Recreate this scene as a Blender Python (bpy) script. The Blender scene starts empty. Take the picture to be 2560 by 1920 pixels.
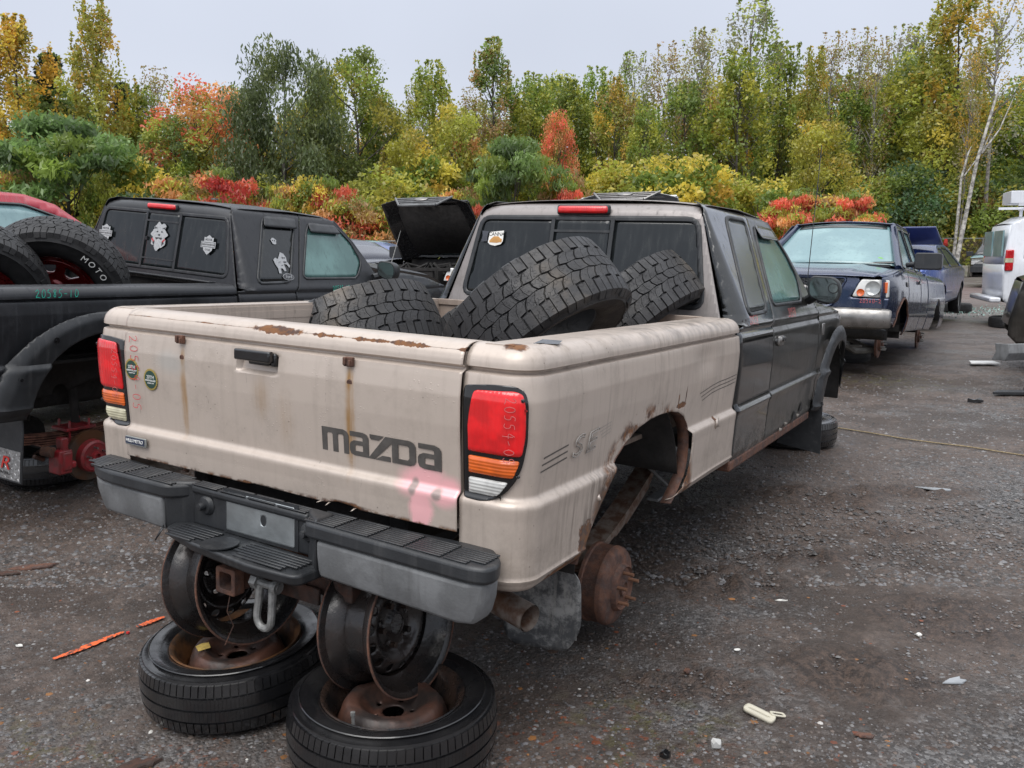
import bpy, bmesh, math, random
import numpy as np
from mathutils import Matrix, Vector, Euler
random.seed(7); RNG = np.random.default_rng(7)
SC = bpy.context.scene
COL = bpy.data.collections.new('Scene'); SC.collection.children.link(COL)
PI = math.pi
# ------------------------------------------------------------------ camera
CAMZ = 1.43; FPX = 2098.0; PITCH = math.atan(329/2098)
cd = bpy.data.cameras.new('camera'); cam = bpy.data.objects.new('camera', cd); COL.objects.link(cam)
cd.sensor_width = 36; cd.lens = 36*FPX/2560; cd.clip_start = .05; cd.clip_end = 3000
cam.location = (0, 0, CAMZ); cam.rotation_euler = (PI/2-PITCH, 0, 0); SC.camera = cam
# ------------------------------------------------------------------ world: overcast
SUN_EL, SUN_AZ = math.radians(58), math.radians(205)
W = bpy.data.worlds.new('World'); SC.world = W; W.use_nodes = True
nt = W.node_tree; nt.nodes.clear()
out = nt.nodes.new('ShaderNodeOutputWorld'); bg = nt.nodes.new('ShaderNodeBackground')
sky = nt.nodes.new('ShaderNodeTexSky'); sky.sky_type = 'NISHITA'; sky.sun_disc = False
sky.sun_elevation = SUN_EL; sky.sun_rotation = SUN_AZ
tc = nt.nodes.new('ShaderNodeTexCoord'); sep = nt.nodes.new('ShaderNodeSeparateXYZ')
nt.links.new(tc.outputs['Generated'], sep.inputs[0])
rp = nt.nodes.new('ShaderNodeValToRGB'); nt.links.new(sep.outputs['Z'], rp.inputs[0])
cr = rp.color_ramp; cr.interpolation = 'B_SPLINE'
for i, (p, c) in enumerate([(0, (5.35, 5.5, 5.85)), (.10, (4.7, 4.9, 5.4)), (.22, (3.85, 4.1, 4.8)), (.42, (4.8, 5.1, 5.7)), (1, (12.6, 12.8, 13.2))]):
    e = cr.elements[i] if i < 2 else cr.elements.new(p)
    e.position = p; e.color = (c[0]/14, c[1]/14, c[2]/14, 1)
vm = nt.nodes.new('ShaderNodeVectorMath'); vm.operation = 'SCALE'; vm.inputs['Scale'].default_value = 14
nt.links.new(rp.outputs[0], vm.inputs[0])
nz = nt.nodes.new('ShaderNodeTexNoise'); nz.inputs['Scale'].default_value = 2.2; nz.inputs['Detail'].default_value = 3
nt.links.new(tc.outputs['Generated'], nz.inputs['Vector'])
mr = nt.nodes.new('ShaderNodeMapRange'); mr.inputs['To Min'].default_value = .88; mr.inputs['To Max'].default_value = 1.12
nt.links.new(nz.outputs[0], mr.inputs[0])
vm2 = nt.nodes.new('ShaderNodeVectorMath'); vm2.operation = 'SCALE'
nt.links.new(vm.outputs[0], vm2.inputs[0]); nt.links.new(mr.outputs[0], vm2.inputs['Scale'])
mx = nt.nodes.new('ShaderNodeMixRGB'); mx.inputs[0].default_value = .93
nt.links.new(sky.outputs[0], mx.inputs[1]); nt.links.new(vm2.outputs[0], mx.inputs[2])
nt.links.new(mx.outputs[0], bg.inputs[0]); bg.inputs[1].default_value = .1
nt.links.new(bg.outputs[0], out.inputs[0])
sd = bpy.data.lights.new('sun', 'SUN'); sd.energy = 1.5; sd.angle = math.radians(50); sd.color = (1, .97, .93)
sun = bpy.data.objects.new('sun', sd); COL.objects.link(sun)
sun.rotation_euler = Vector((math.sin(SUN_AZ)*math.cos(SUN_EL), math.cos(SUN_AZ)*math.cos(SUN_EL), math.sin(SUN_EL))).to_track_quat('Z', 'Y').to_euler()
SC.view_settings.view_transform = 'Standard'; SC.view_settings.look = 'None'
SC.view_settings.exposure = 0.75; SC.view_settings.gamma = 1; SC.view_settings.use_curve_mapping = False

# ------------------------------------------------------------------ shader helpers
class NT:
    def __init__(s, name):
        s.m = bpy.data.materials.new(name); s.m.use_nodes = True; s.t = s.m.node_tree; s.t.nodes.clear()
        s.out = s.t.nodes.new('ShaderNodeOutputMaterial'); s.tc = None
    def n(s, ty, **k):
        o = s.t.nodes.new('ShaderNode'+ty)
        for a, b in k.items(): setattr(o, a, b)
        return o
    def put(s, sock, v):
        if v is None: return
        if isinstance(v, bpy.types.NodeSocket): s.t.links.new(v, sock)
        elif isinstance(v, (tuple, list)):
            sock.default_value = tuple(v) + ((1,) if len(v) == 3 and sock.type == 'RGBA' else ())
        else:
            sock.default_value = (v, v, v, 1) if sock.type == 'RGBA' else v
    def co(s, which='Object'):
        if s.tc is None: s.tc = s.n('TexCoord')
        return s.tc.outputs[which]
    def world(s):
        return s.n('NewGeometry').outputs['Position']
    def scale(s, v, k):
        o = s.n('VectorMath', operation='MULTIPLY'); s.put(o.inputs[0], v); o.inputs[1].default_value = k if isinstance(k, tuple) else (k, k, k); return o.outputs[0]
    def noise(s, sc, det=3, co=None, stretch=None, rough=.6, dist=0):
        c = co or s.co()
        if stretch: c = s.scale(c, stretch)
        o = s.n('TexNoise'); s.put(o.inputs['Vector'], c); o.inputs['Scale'].default_value = sc; o.inputs['Detail'].default_value = det; o.inputs['Roughness'].default_value = rough; o.inputs['Distortion'].default_value = dist
        return o.outputs[0]
    def voro(s, sc, co=None, feat='F1', outn='Distance'):
        o = s.n('TexVoronoi', feature=feat); s.put(o.inputs['Vector'], co or s.co()); o.inputs['Scale'].default_value = sc
        return o.outputs[outn]
    def mr(s, v, a, b, c=0., d=1., smooth=True):
        o = s.n('MapRange'); o.interpolation_type = 'SMOOTHSTEP' if smooth else 'LINEAR'
        s.put(o.inputs[0], v)
        for i, q in zip((1, 2, 3, 4), (a, b, c, d)): o.inputs[i].default_value = q
        return o.outputs[0]
    def m2(s, op, a, b=0.):
        o = s.n('Math', operation=op); s.put(o.inputs[0], a); s.put(o.inputs[1], b); return o.outputs[0]
    def mix(s, f, a, b, mode='MIX'):
        o = s.n('MixRGB', blend_type=mode); s.put(o.inputs[0], f); s.put(o.inputs[1], a); s.put(o.inputs[2], b); return o.outputs[0]
    def spot(s, c, r, soft=.5, jag=0., nsc=30, co=None):
        a = s.n('VectorMath', operation='SUBTRACT'); s.put(a.inputs[0], co or s.co()); a.inputs[1].default_value = c
        b = s.n('VectorMath', operation='DIVIDE'); s.t.links.new(a.outputs[0], b.inputs[0]); b.inputs[1].default_value = r
        l = s.n('VectorMath', operation='LENGTH'); s.t.links.new(b.outputs[0], l.inputs[0]); v = l.outputs['Value']
        if jag:
            v = s.m2('ADD', v, s.m2('MULTIPLY', s.m2('SUBTRACT', s.noise(nsc, 4), .5), jag))
        return s.mr(v, 1-soft, 1, 1, 0)
    def maxs(s, L):
        v = L[0]
        for q in L[1:]: v = s.m2('MAXIMUM', v, q)
        return v
    def bump(s, h, st=.3, dist=.01, nrm=None):
        o = s.n('Bump'); s.put(o.inputs['Height'], h); o.inputs['Strength'].default_value = st; o.inputs['Distance'].default_value = dist
        if nrm is not None: s.t.links.new(nrm, o.inputs['Normal'])
        return o.outputs[0]
    def bsdf(s, col, rough=.5, metal=0., nrm=None, coat=0., coatr=.1, spec=.5, trans=0., emis=None, alpha=None):
        p = s.n('BsdfPrincipled')
        s.put(p.inputs['Base Color'], col); s.put(p.inputs['Roughness'], rough); s.put(p.inputs['Metallic'], metal)
        s.put(p.inputs['Coat Weight'], coat); s.put(p.inputs['Coat Roughness'], coatr); s.put(p.inputs['Specular IOR Level'], spec)
        s.put(p.inputs['Transmission Weight'], trans)
        if alpha is not None: s.put(p.inputs['Alpha'], alpha)
        if nrm is not None: s.put(p.inputs['Normal'], nrm)
        s.t.links.new(p.outputs[0], s.out.inputs[0]); return s.m

def simple(name, col, rough=.5, metal=0., coat=0., var=.25, nsc=8, bump=0., bsc=60, col2=None, spec=.5, trans=0., streak=0., streakcol=None):
    s = NT(name)
    c2 = col2 or tuple(c*(1-var) for c in col)
    f = s.mr(s.noise(nsc, 5), .35, .65)
    c = s.mix(f, col, c2)
    if streak:
        k = s.mr(s.noise(9, 4, stretch=(3., 3., .16)), .5, .72, 0, streak)
        c = s.mix(k, c, streakcol or tuple(min(1, q*1.8+.03) for q in col))
    r = s.mr(s.noise(nsc*2.3, 4), .3, .7, max(.02, rough-.08), min(1, rough+.12))
    nr = s.bump(s.noise(bsc, 4), bump, .005) if bump else None
    return s.bsdf(c, r, metal, nr, coat, spec=spec, trans=trans)

def paint(name, col, dirt=(.16, .145, .13), dirtamt=.35, rough=.32, metal=.25, coat=.6, streak=.35, streakcol=None, drops=.12, lowdirt=.5, extra=None):
    s = NT(name)
    big = s.noise(1.7, 4); c = s.mix(s.mr(big, .3, .7, 0, .22), col, tuple(q*.72 for q in col))
    st = s.mr(s.noise(11, 5, stretch=(3.2, 3.2, .13)), .48, .74, 0, streak)
    c = s.mix(st, c, streakcol or dirt)
    dn = s.mr(s.noise(5, 7, rough=.7), .45, .75, 0, dirtamt); c = s.mix(dn, c, dirt)
    chp = s.m2('MULTIPLY', s.mr(s.voro(30), .05, .09, 1, 0), s.mr(s.noise(5, 3), .52, .56)); sc_ = s.m2('MULTIPLY', s.mr(s.noise(7, 3, stretch=(9, 9, .8), dist=1.2), .70, .73), .5); c = s.mix(s.m2('MULTIPLY', s.m2('MAXIMUM', chp, sc_), .6), c, tuple(q*.35 for q in dirt))
    z = s.n('SeparateXYZ'); s.put(z.inputs[0], s.co())
    low = s.m2('MULTIPLY', s.mr(z.outputs['Z'], .62, .30), s.mr(s.noise(14, 7, rough=.75), .36, .66, .15, 1)); low = s.m2('MULTIPLY', low, lowdirt)
    c = s.mix(low, c, dirt)
    fac = s.maxs([st, dn, low])
    r = s.mr(fac, 0, .6, rough, min(.85, rough+.35)); cw = s.mr(fac, 0, .5, coat, coat*.15)
    dr = s.voro(95); drm = s.m2('MULTIPLY', s.mr(dr, .10, .28, 1, 0), s.mr(s.noise(12, 2), .52, .6))
    nr = s.bump(s.m2('ADD', s.m2('MULTIPLY', drm, drops), s.m2('MULTIPLY', s.noise(160, 2), .03)), .5, .004)
    if extra: c, r, cw, nr = extra(s, c, r, cw, nr)
    return s.bsdf(c, r, metal, nr, cw, .08)

def rustmat(name, a=(.16, .065, .03), b=(.055, .03, .022), c3=(.10, .08, .07), rough=.85):
    s = NT(name)
    c = s.mix(s.mr(s.noise(18, 7, rough=.7), .35, .65), a, b)
    c = s.mix(s.mr(s.noise(55, 5, rough=.7), .52, .72, 0, .8), c, c3)
    return s.bsdf(c, s.mr(s.noise(30, 3), .3, .7, rough-.25, rough+.05), .15, s.bump(s.noise(90, 8, rough=.75), .7, .006))

# ------------------------------------------------------------------ mesh helpers
def mesh_from(name, V, F, smooth=35, cols=None, mi=None):
    me = bpy.data.meshes.new(name)
    V = np.asarray(V, dtype=np.float32)
    if isinstance(F, np.ndarray):
        k = F.shape[1]; nF = len(F)
        me.vertices.add(len(V)); me.vertices.foreach_set('co', V.ravel())
        me.loops.add(nF*k); me.loops.foreach_set('vertex_index', F.ravel().astype(np.int32))
        me.polygons.add(nF); me.polygons.foreach_set('loop_start', np.arange(0, nF*k, k, dtype=np.int32))
        me.update(calc_edges=True)
    else:
        me.from_pydata(V.tolist(), [], F); me.update()
    if cols is not None:
        at = me.color_attributes.new('Col', 'FLOAT_COLOR', 'POINT')
        c = np.ones((len(V), 4), np.float32); c[:, :3] = cols; at.data.foreach_set('color', c.ravel())
    if smooth:
        me.polygons.foreach_set('use_smooth', np.ones(len(me.polygons), bool))
        if smooth < 180: me.set_sharp_from_angle(angle=math.radians(smooth))
    return me
def link(name, me, mat=None, parent=None, loc=None, rot=None, kind=None, bevel=0, bseg=2, solid=0, offs=-1):
    o = bpy.data.objects.new(name, me); COL.objects.link(o)
    if mat is not None and len(me.materials) == 0: me.materials.append(mat)
    if parent is not None: o.parent = parent
    if loc is not None: o.location = loc
    if rot is not None: o.rotation_euler = rot
    if kind: o['kind'] = kind
    if solid:
        md = o.modifiers.new('s', 'SOLIDIFY'); md.thickness = solid; md.offset = offs
    if bevel:
        md = o.modifiers.new('b', 'BEVEL'); md.width = bevel; md.segments = bseg; md.limit_method = 'ANGLE'; md.angle_limit = math.radians(35); md.harden_normals = False
    return o
def thing(name, label, cat, M=None, group=None, loc=None, rz=0):
    o = bpy.data.objects.new(name, None); COL.objects.link(o); o.empty_display_size = .2
    if M is not None: o.matrix_world = M
    if loc is not None: o.location = loc; o.rotation_euler = (0, 0, rz)
    o['label'] = label; o['category'] = cat
    if group: o['group'] = group
    return o
def tag(o, label, cat, group=None):
    o['label'] = label; o['category'] = cat
    if group: o['group'] = group
    return o
def rotm(rx=0, ry=0, rz=0): return Euler((rx, ry, rz)).to_matrix().to_4x4()
def T(x, y, z): return Matrix.Translation((x, y, z))
class MB:
    def __init__(s): s.V = []; s.F = []
    def add(s, V, F, M=None):
        o = len(s.V)
        if M is not None: V = [tuple(M @ Vector(v)) for v in V]
        s.V += [tuple(v) for v in V]; s.F += [tuple(i+o for i in f) for f in F]; return s
    def box(s, c, d, M=None):
        x, y, z = c; a, b, h = d[0]/2, d[1]/2, d[2]/2
        V = [(x+i*a, y+j*b, z+k*h) for k in (-1, 1) for j in (-1, 1) for i in (-1, 1)]
        return s.add(V, [(0, 2, 3, 1), (4, 5, 7, 6), (0, 1, 5, 4), (2, 6, 7, 3), (0, 4, 6, 2), (1, 3, 7, 5)], M)
    def loft(s, loops, caps=True, M=None, closed=False):
        n = len(loops[0]); V = [p for L in loops for p in L]; F = []
        m = len(loops)
        for i in range(m if closed else m-1):
            for j in range(n):
                a = i*n+j; b = i*n+(j+1) % n; c = ((i+1) % m)*n+(j+1) % n; d = ((i+1) % m)*n+j
                F.append((a, b, c, d))
        if caps and not closed: F.append(tuple(reversed(range(n)))); F.append(tuple(range((m-1)*n, m*n)))
        return s.add(V, F, M)
    def prism(s, poly, z0, z1, M=None):   # poly ccw in xy
        return s.loft([[(x, y, z0) for x, y in poly], [(x, y, z1) for x, y in poly]], M=M)
    def prismx(s, poly, x0, x1, M=None):  # poly in (y,z)
        return s.loft([[(x0, y, z) for y, z in poly], [(x1, y, z) for y, z in poly]], M=M)
    def tube(s, pts, r, n=8, M=None, caps=True):
        pts = [Vector(p) for p in pts]; L = []; up = Vector((0, 0, 1)); prev = None
        for i, p in enumerate(pts):
            d = (pts[min(i+1, len(pts)-1)]-pts[max(i-1, 0)]).normalized()
            if prev is None: a = d.cross(up) if abs(d.z) < .95 else d.cross(Vector((1, 0, 0)))
            else: a = prev-d*prev.dot(d)
            a.normalize(); prev = a; b = d.cross(a); ri = r[i] if isinstance(r, (list, tuple)) else r
            L.append([tuple(p+(a*math.cos(2*PI*k/n)+b*math.sin(2*PI*k/n))*ri) for k in range(n)])
        return s.loft(L, caps, M)
    def lathe(s, prof, n=32, M=None, closed=False, a0=0, a1=2*PI):  # prof (r, x) about X axis
        L = []; full = abs(a1-a0-2*PI) < 1e-6
        V = []; F = []; m = len(prof); k = n if full else n+1
        for i in range(k):
            a = a0+(a1-a0)*i/n
            V += [(x, r*math.cos(a), r*math.sin(a)) for r, x in prof]
        for i in range(n):
            for j in range(m if closed else m-1):
                a = i*m+j; b = i*m+(j+1) % m; c = ((i+1) % k)*m+(j+1) % m; d = ((i+1) % k)*m+j
                F.append((a, d, c, b))
        return s.add(V, F, M)
    def build(s, name, mat, parent=None, smooth=35, **k):
        return link(name, mesh_from(name, s.V, s.F, smooth), mat, parent, **k)

def inside(P, poly):
    x, y = P[:, 0], P[:, 1]; r = np.zeros(len(P), bool); n = len(poly)
    for i in range(n):
        x1, y1 = poly[i]; x2, y2 = poly[(i+1) % n]
        if y1 == y2: continue
        c = ((y1 > y) != (y2 > y)) & (x < (x2-x1)*(y-y1)/(y2-y1)+x1); r ^= c
    return r
def nearest(P, polys):
    best = np.full(len(P), 1e9); Q = P.copy()
    for poly in polys:
        n = len(poly)
        for i in range(n):
            a = np.array(poly[i], float); b = np.array(poly[(i+1) % n], float); d = b-a; l = d@d
            if l < 1e-14: continue
            t = np.clip(((P-a)@d)/l, 0, 1); q = a+t[:, None]*d; ds = np.hypot(*(P-q).T)
            k = ds < best; best[k] = ds[k]; Q[k] = q[k]
    return best, Q
def panel_mesh(name, poly, surf, step, holes=(), mirror=False, smooth=35, flip=False):
    poly = [tuple(p) for p in poly]; A = np.array(poly); lo = A.min(0)-1e-6; hi = A.max(0)+1e-6
    sx, sy = step if isinstance(step, tuple) else (step, step)
    nx = max(2, int(math.ceil((hi[0]-lo[0])/sx))); ny = max(2, int(math.ceil((hi[1]-lo[1])/sy)))
    gx = np.linspace(lo[0], hi[0], nx+1); gy = np.linspace(lo[1], hi[1], ny+1); dx = gx[1]-gx[0]; dy = gy[1]-gy[0]
    X, Y = np.meshgrid(gx, gy); P = np.c_[X.ravel(), Y.ravel()]
    sc = np.array([1/dx, 1/dy]); polys = [[(p[0]*sc[0], p[1]*sc[1]) for p in q] for q in [poly]+list(holes)]
    Ps = P*sc
    def ins(Z):
        r = inside(Z, polys[0])
        for h in polys[1:]: r &= ~inside(Z, h)
        return r
    I = ins(Ps); D, Q = nearest(Ps, polys)
    idx = np.arange((nx+1)*(ny+1)).reshape(ny+1, nx+1)
    F = np.stack([idx[:-1, :-1], idx[:-1, 1:], idx[1:, 1:], idx[1:, :-1]], -1).reshape(-1, 4)
    cellin = I[F].any(1); touch = np.zeros(len(P), bool); touch[F[cellin].ravel()] = True
    snap = (~I & touch & (D < 1.45)) | (D < .38)
    Pn = Ps.copy(); Pn[snap] = Q[snap]
    for q in polys:
        n = len(q)
        for i in range(n):
            a, b, c = np.array(q[i-1]), np.array(q[i]), np.array(q[(i+1) % n])
            u, v = b-a, c-b; cs = (u@v)/(np.linalg.norm(u)*np.linalg.norm(v)+1e-12)
            if cs < .93:
                cand = np.where(np.hypot(*(Pn-b).T) < 1.2)[0]
                if len(cand): k = cand[np.argmin(np.hypot(*(Pn[cand]-b).T))]; Pn[k] = b; snap[k] = True
    ok = I | snap; cen = Pn[F].mean(1); keep = ok[F].all(1) & ins(cen)
    F = F[keep]; used = np.unique(F); mp = -np.ones(len(P), int); mp[used] = np.arange(len(used)); F = mp[F]
    U = Pn[used]/sc; V = surf(U[:, 0], U[:, 1]); V = np.asarray(V).T if np.asarray(V).shape[0] == 3 and len(U) != 3 else np.asarray(V)
    if mirror: V = V*[-1, 1, 1]
    if mirror != flip: F = F[:, ::-1]
    me = mesh_from(name, V, F, 0)
    bm = bmesh.new(); bm.from_mesh(me); bmesh.ops.dissolve_degenerate(bm, dist=1e-5, edges=bm.edges); bm.to_mesh(me); bm.free()
    me.polygons.foreach_set('use_smooth', np.ones(len(me.polygons), bool))
    if smooth < 180: me.set_sharp_from_angle(angle=math.radians(smooth))
    return me
def panel(name, poly, surf, step, mat, parent=None, thick=.003, holes=(), mirror=False, smooth=35, flip=False, **k):
    return link(name, panel_mesh(name, poly, surf, step, holes, mirror, smooth, flip), mat, parent, solid=thick, **k)
def circ(cx, cy, r, n=20, ry=None, a0=0.):
    ry = ry or r; return [(cx+r*math.cos(a0+2*PI*i/n), cy+ry*math.sin(a0+2*PI*i/n)) for i in range(n)]
def rrect(x0, y0, x1, y1, r, n=5):
    P = []
    for cx, cy, a in ((x1-r, y1-r, 0), (x0+r, y1-r, PI/2), (x0+r, y0+r, PI), (x1-r, y0+r, 1.5*PI)):
        P += [(cx+r*math.cos(a+PI/2*i/n), cy+r*math.sin(a+PI/2*i/n)) for i in range(n+1)]
    return P
def roundpoly(poly, r, n=4):
    P = []; m = len(poly)
    for i in range(m):
        a, b, c = Vector(poly[i-1]), Vector(poly[i]), Vector(poly[(i+1) % m])
        u = (a-b); v = (c-b); k = min(r, u.length*.45, v.length*.45); p0 = b+u.normalized()*k; p1 = b+v.normalized()*k
        for j in range(n+1):
            t = j/n; P.append(tuple(p0*(1-t)**2+b*2*t*(1-t)+p1*t*t))
    return P
# flat shapes / lettering: outlines (with holes) filled and given a little thickness
def shape_mesh(name, outlines, ext=.0006):
    cu = bpy.data.curves.new(name, 'CURVE'); cu.dimensions = '2D'; cu.fill_mode = 'BOTH'; cu.extrude = ext
    for o in outlines:
        sp = cu.splines.new('POLY'); sp.points.add(len(o)-1)
        for p, q in zip(sp.points, o): p.co = (q[0], q[1], 0, 1)
        sp.use_cyclic_u = True
    ob = bpy.data.objects.new(name, cu); me = bpy.data.meshes.new_from_object(ob); bpy.data.objects.remove(ob); me.name = name
    return me
def text_mesh(name, body, size, ext=.0006, align='CENTER', shear=0., spacing=1., sx=1., line=0.):
    cu = bpy.data.curves.new(name, 'FONT'); cu.body = body; cu.size = size; cu.extrude = ext; cu.align_x = align; cu.align_y = 'CENTER'; cu.shear = shear; cu.space_character = spacing; cu.resolution_u = 3
    if line: cu.fill_mode = 'NONE'; cu.extrude = 0; cu.bevel_depth = line; cu.bevel_resolution = 0
    ob = bpy.data.objects.new(name, cu); me = bpy.data.meshes.new_from_object(ob); bpy.data.objects.remove(ob); me.name = name
    if sx != 1: me.transform(Matrix.Diagonal((sx, 1, 1, 1)))
    return me
def frame(o, xd, yd):   # matrix whose x axis = xd, y axis = yd, at o
    x = Vector(xd).normalized(); y = Vector(yd); y = (y-x*y.dot(x)).normalized(); z = x.cross(y)
    M = Matrix.Identity(4)
    for i in range(3): M[i][0] = x[i]; M[i][1] = y[i]; M[i][2] = z[i]; M[i][3] = o[i]
    return M
def place(me, name, mat, parent, M):
    o = link(name, me, mat, parent); o.matrix_local = M if parent is None else M; return o
DIG = {'0': [[(.1, .5), (.25, .95), (.6, .9), (.7, .45), (.5, .05), (.2, .1), (.1, .5)]], '1': [[(.35, .95), (.3, .05)]], '2': [[(.05, .75), (.3, 1), (.6, .8), (.4, .4), (.05, .05), (.4, .15), (.75, .02)]],
       '4': [[(.5, 1), (.05, .45), (.7, .4)], [(.6, .8), (.5, -.1)]], '5': [[(.65, .98), (.2, .95), (.15, .55), (.5, .6), (.6, .25), (.35, 0), (.05, .1)]],
       '8': [[(.6, .85), (.35, 1), (.15, .75), (.6, .3), (.4, .02), (.12, .2), (.35, .5), (.6, .85)]], '-': [[(.1, .45), (.55, .5)]], '3': [[(.1, .9), (.5, .95), (.3, .55), (.6, .3), (.3, 0), (.05, .15)]], '6': [[(.55, .95), (.15, .45), (.3, .02), (.6, .2), (.4, .5), (.15, .35)]], ' ': []}
def script_mesh(txt, h, r, seed=0):
    b = MB(); rn = random.Random(seed); x = 0
    for ch in txt:
        for st in DIG[ch]:
            pts = [((x+px*.75+rn.uniform(-.03, .03))*h, (py+rn.uniform(-.04, .04))*h, 0) for px, py in st]
            # smooth
            for _ in range(2):
                q = [pts[0]]
                for a, c in zip(pts, pts[1:]):
                    q += [tuple(a[i]*.75+c[i]*.25 for i in range(3)), tuple(a[i]*.25+c[i]*.75 for i in range(3))]
                pts = q+[pts[-1]]
            b.tube(pts, r, 4)
        x += .72
    me = mesh_from('writing', np.array(b.V)*[1, 1, .25], b.F, 0); return me
# numpy value noise
_G = RNG.random((64, 64)).astype(np.float32)
def vnoise(x, y):
    xi = np.floor(x).astype(int); yi = np.floor(y).astype(int); fx = x-xi; fy = y-yi
    fx = fx*fx*(3-2*fx); fy = fy*fy*(3-2*fy)
    g = lambda a, b: _G[a % 64, b % 64]
    return (g(xi, yi)*(1-fx)+g(xi+1, yi)*fx)*(1-fy)+(g(xi, yi+1)*(1-fx)+g(xi+1, yi+1)*fx)*fy
def fbm(x, y, o=4):
    r = 0; a = .5
    for i in range(o): r = r+a*(vnoise(x*2**i+i*17.3, y*2**i+i*9.1)-.5); a *= .5
    return r
# real places of things, worked out from the camera: ground point under a picture point, and a point at a known distance
_cp, _sp = math.cos(PITCH), math.sin(PITCH)
def ray(x, y):
    a, b = (x-1280)/FPX, (y-960)/FPX
    return Vector((a, _cp-b*_sp, -_sp-b*_cp))
def gp(x, y, z=0.):
    d = ray(x, y); t = (z-CAMZ)/d.z; return Vector((d.x*t, d.y*t, z))
def at(x, y, Y):
    d = ray(x, y); t = Y/d.y; return Vector((d.x*t, Y, CAMZ+d.z*t))
# ------------------------------------------------------------------ materials used by many things
RUST = rustmat('rust', (.15, .068, .042), (.065, .038, .032), (.11, .085, .075)); RUSTD = rustmat('rust_dark', (.085, .038, .025), (.035, .024, .02), (.06, .05, .045))
RUBBER = simple('rubber', (.022, .022, .023), .55, var=.4, nsc=12, bump=.15, bsc=140, spec=.35)
def rubber_wet():
    s = NT('rubber_wet'); c = s.mix(s.mr(s.noise(7, 4), .4, .7, 0, .5), (.009, .009, .010), (.026, .025, .025))
    return s.bsdf(c, s.mr(s.noise(6, 3), .35, .65, .10, .34), 0, s.bump(s.noise(60, 3), .12, .004), coat=.3, coatr=.12, spec=.6)
WETRUB = rubber_wet()
def rubber_worn():
    s = NT('rubber_worn')
    c = s.mix(s.mr(s.noise(4, 6, rough=.7), .45, .75, 0, .55), (.028, .028, .03), (.085, .078, .07))
    c = s.mix(s.mr(s.noise(2.2, 5), .60, .72, 0, .75), c, (.15, .125, .10))
    ln = s.m2('MULTIPLY', s.mr(s.voro(72, feat='DISTANCE_TO_EDGE'), .0, .07, 1, 0), s.mr(s.noise(45, 2), .50, .58))
    c = s.mix(s.m2('MULTIPLY', ln, .8), c, (.006, .006, .006))
    return s.bsdf(c, s.mr(s.noise(9, 3), .3, .7, .35, .7), 0, s.bump(s.m2('SUBTRACT', s.noise(170, 4), ln), .5, .004), spec=.4)
TREAD = rubber_worn()
BLKPL = simple('black_plastic', (.022, .024, .027), .42, var=.3, nsc=6, bump=.12, bsc=200, streak=.25, streakcol=(.09, .09, .09))
BLK = simple('black_gloss', (.008, .008, .009), .15, coat=.5, var=.2)
DARK = simple('underbody', (.018, .016, .015), .8, var=.5, nsc=10, bump=.4, bsc=40)
GREYPL = simple('weathered_grey_plastic', (.17, .175, .18), .6, var=.35, nsc=9, bump=.2, bsc=120, streak=.5, streakcol=(.08, .08, .08))
CHROME = simple('dull_chrome', (.30, .29, .28), .34, .8, var=.3, nsc=7, bump=.08, bsc=90)
ALU = simple('aluminium', (.42, .45, .46), .38, .75, var=.3, nsc=5, bump=.1, bsc=60)
GALV = simple('galvanised', (.32, .32, .31), .55, .5, var=.4, nsc=40, bump=.4, bsc=90)
STEELBLK = simple('black_steel', (.013, .013, .014), .28, .3, var=.4, nsc=15, bump=.25, bsc=80, col2=(.05, .032, .025), spec=.6)
WHITE = simple('white_print', (.72, .72, .70), .45, var=.1); GREYP = simple('grey_print', (.28, .29, .30), .45, var=.15)
def tinted(name='tinted_glass', base=(.008, .010, .011), fog=(.04, .045, .045), fa=.5, rough=.06):
    s = NT(name)
    st = s.mr(s.noise(14, 5, stretch=(2.5, 2.5, .22)), .42, .75, 0, fa)
    dr = s.mr(s.voro(130), .08, .25, 1, 0)
    c = s.mix(st, base, fog)
    return s.bsdf(c, s.mr(st, 0, fa, rough, .3), 0, s.bump(dr, .12, .002), spec=.55)
TINT = tinted(fa=.28)
def foggy(name, a, b, c3):
    s = NT(name); z = s.n('SeparateXYZ'); s.put(z.inputs[0], s.co())
    c = s.mix(s.mr(s.noise(2.1, 4), .35, .62), a, b)
    c = s.mix(s.mr(s.noise(16, 5, stretch=(2, 2, .25)), .52, .75, 0, .5), c, c3)
    return s.bsdf(c, .14, 0, s.bump(s.voro(120), .1, .002), spec=.7)
FOG = foggy('mist_reflection_green_glass', (.11, .215, .20), (.06, .13, .12), (.02, .045, .042))  # teal base colour holds mist and a painted reflection of sky and trees
FOGD = foggy('misted_grey_glass', (.075, .085, .085), (.03, .036, .036), (.012, .015, .015))
PALEREFL = foggy('mist_reflection_pale_glass', (.22, .34, .35), (.15, .25, .27), (.10, .17, .18))  # pale version: mist with the sky's reflection put into the colour
def lens(name, col, ribs=(0, 0, 260), rough=.12, st=.5):
    s = NT(name); z = s.n('SeparateXYZ'); s.put(z.inputs[0], s.co())
    h = s.m2('SINE', s.m2('MULTIPLY', z.outputs['X'], 500.)) if ribs[0] else s.m2('SINE', s.m2('MULTIPLY', z.outputs['Z'], 700.))
    c = s.mix(s.mr(s.noise(18, 2), .35, .65, 0, .5), col, tuple(q*.45 for q in col))
    return s.bsdf(c, rough, 0, s.bump(h, st, .0008), .8, .03, spec=.6)
REDL = lens('red_lens', (.80, .010, .014), (1, 0, 0)); AMBL = lens('amber_lens', (.75, .13, .01)); CLRL = lens('clear_lens', (.55, .55, .53)); CREAML = lens('cream_lens', (.55, .52, .36))
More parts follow.
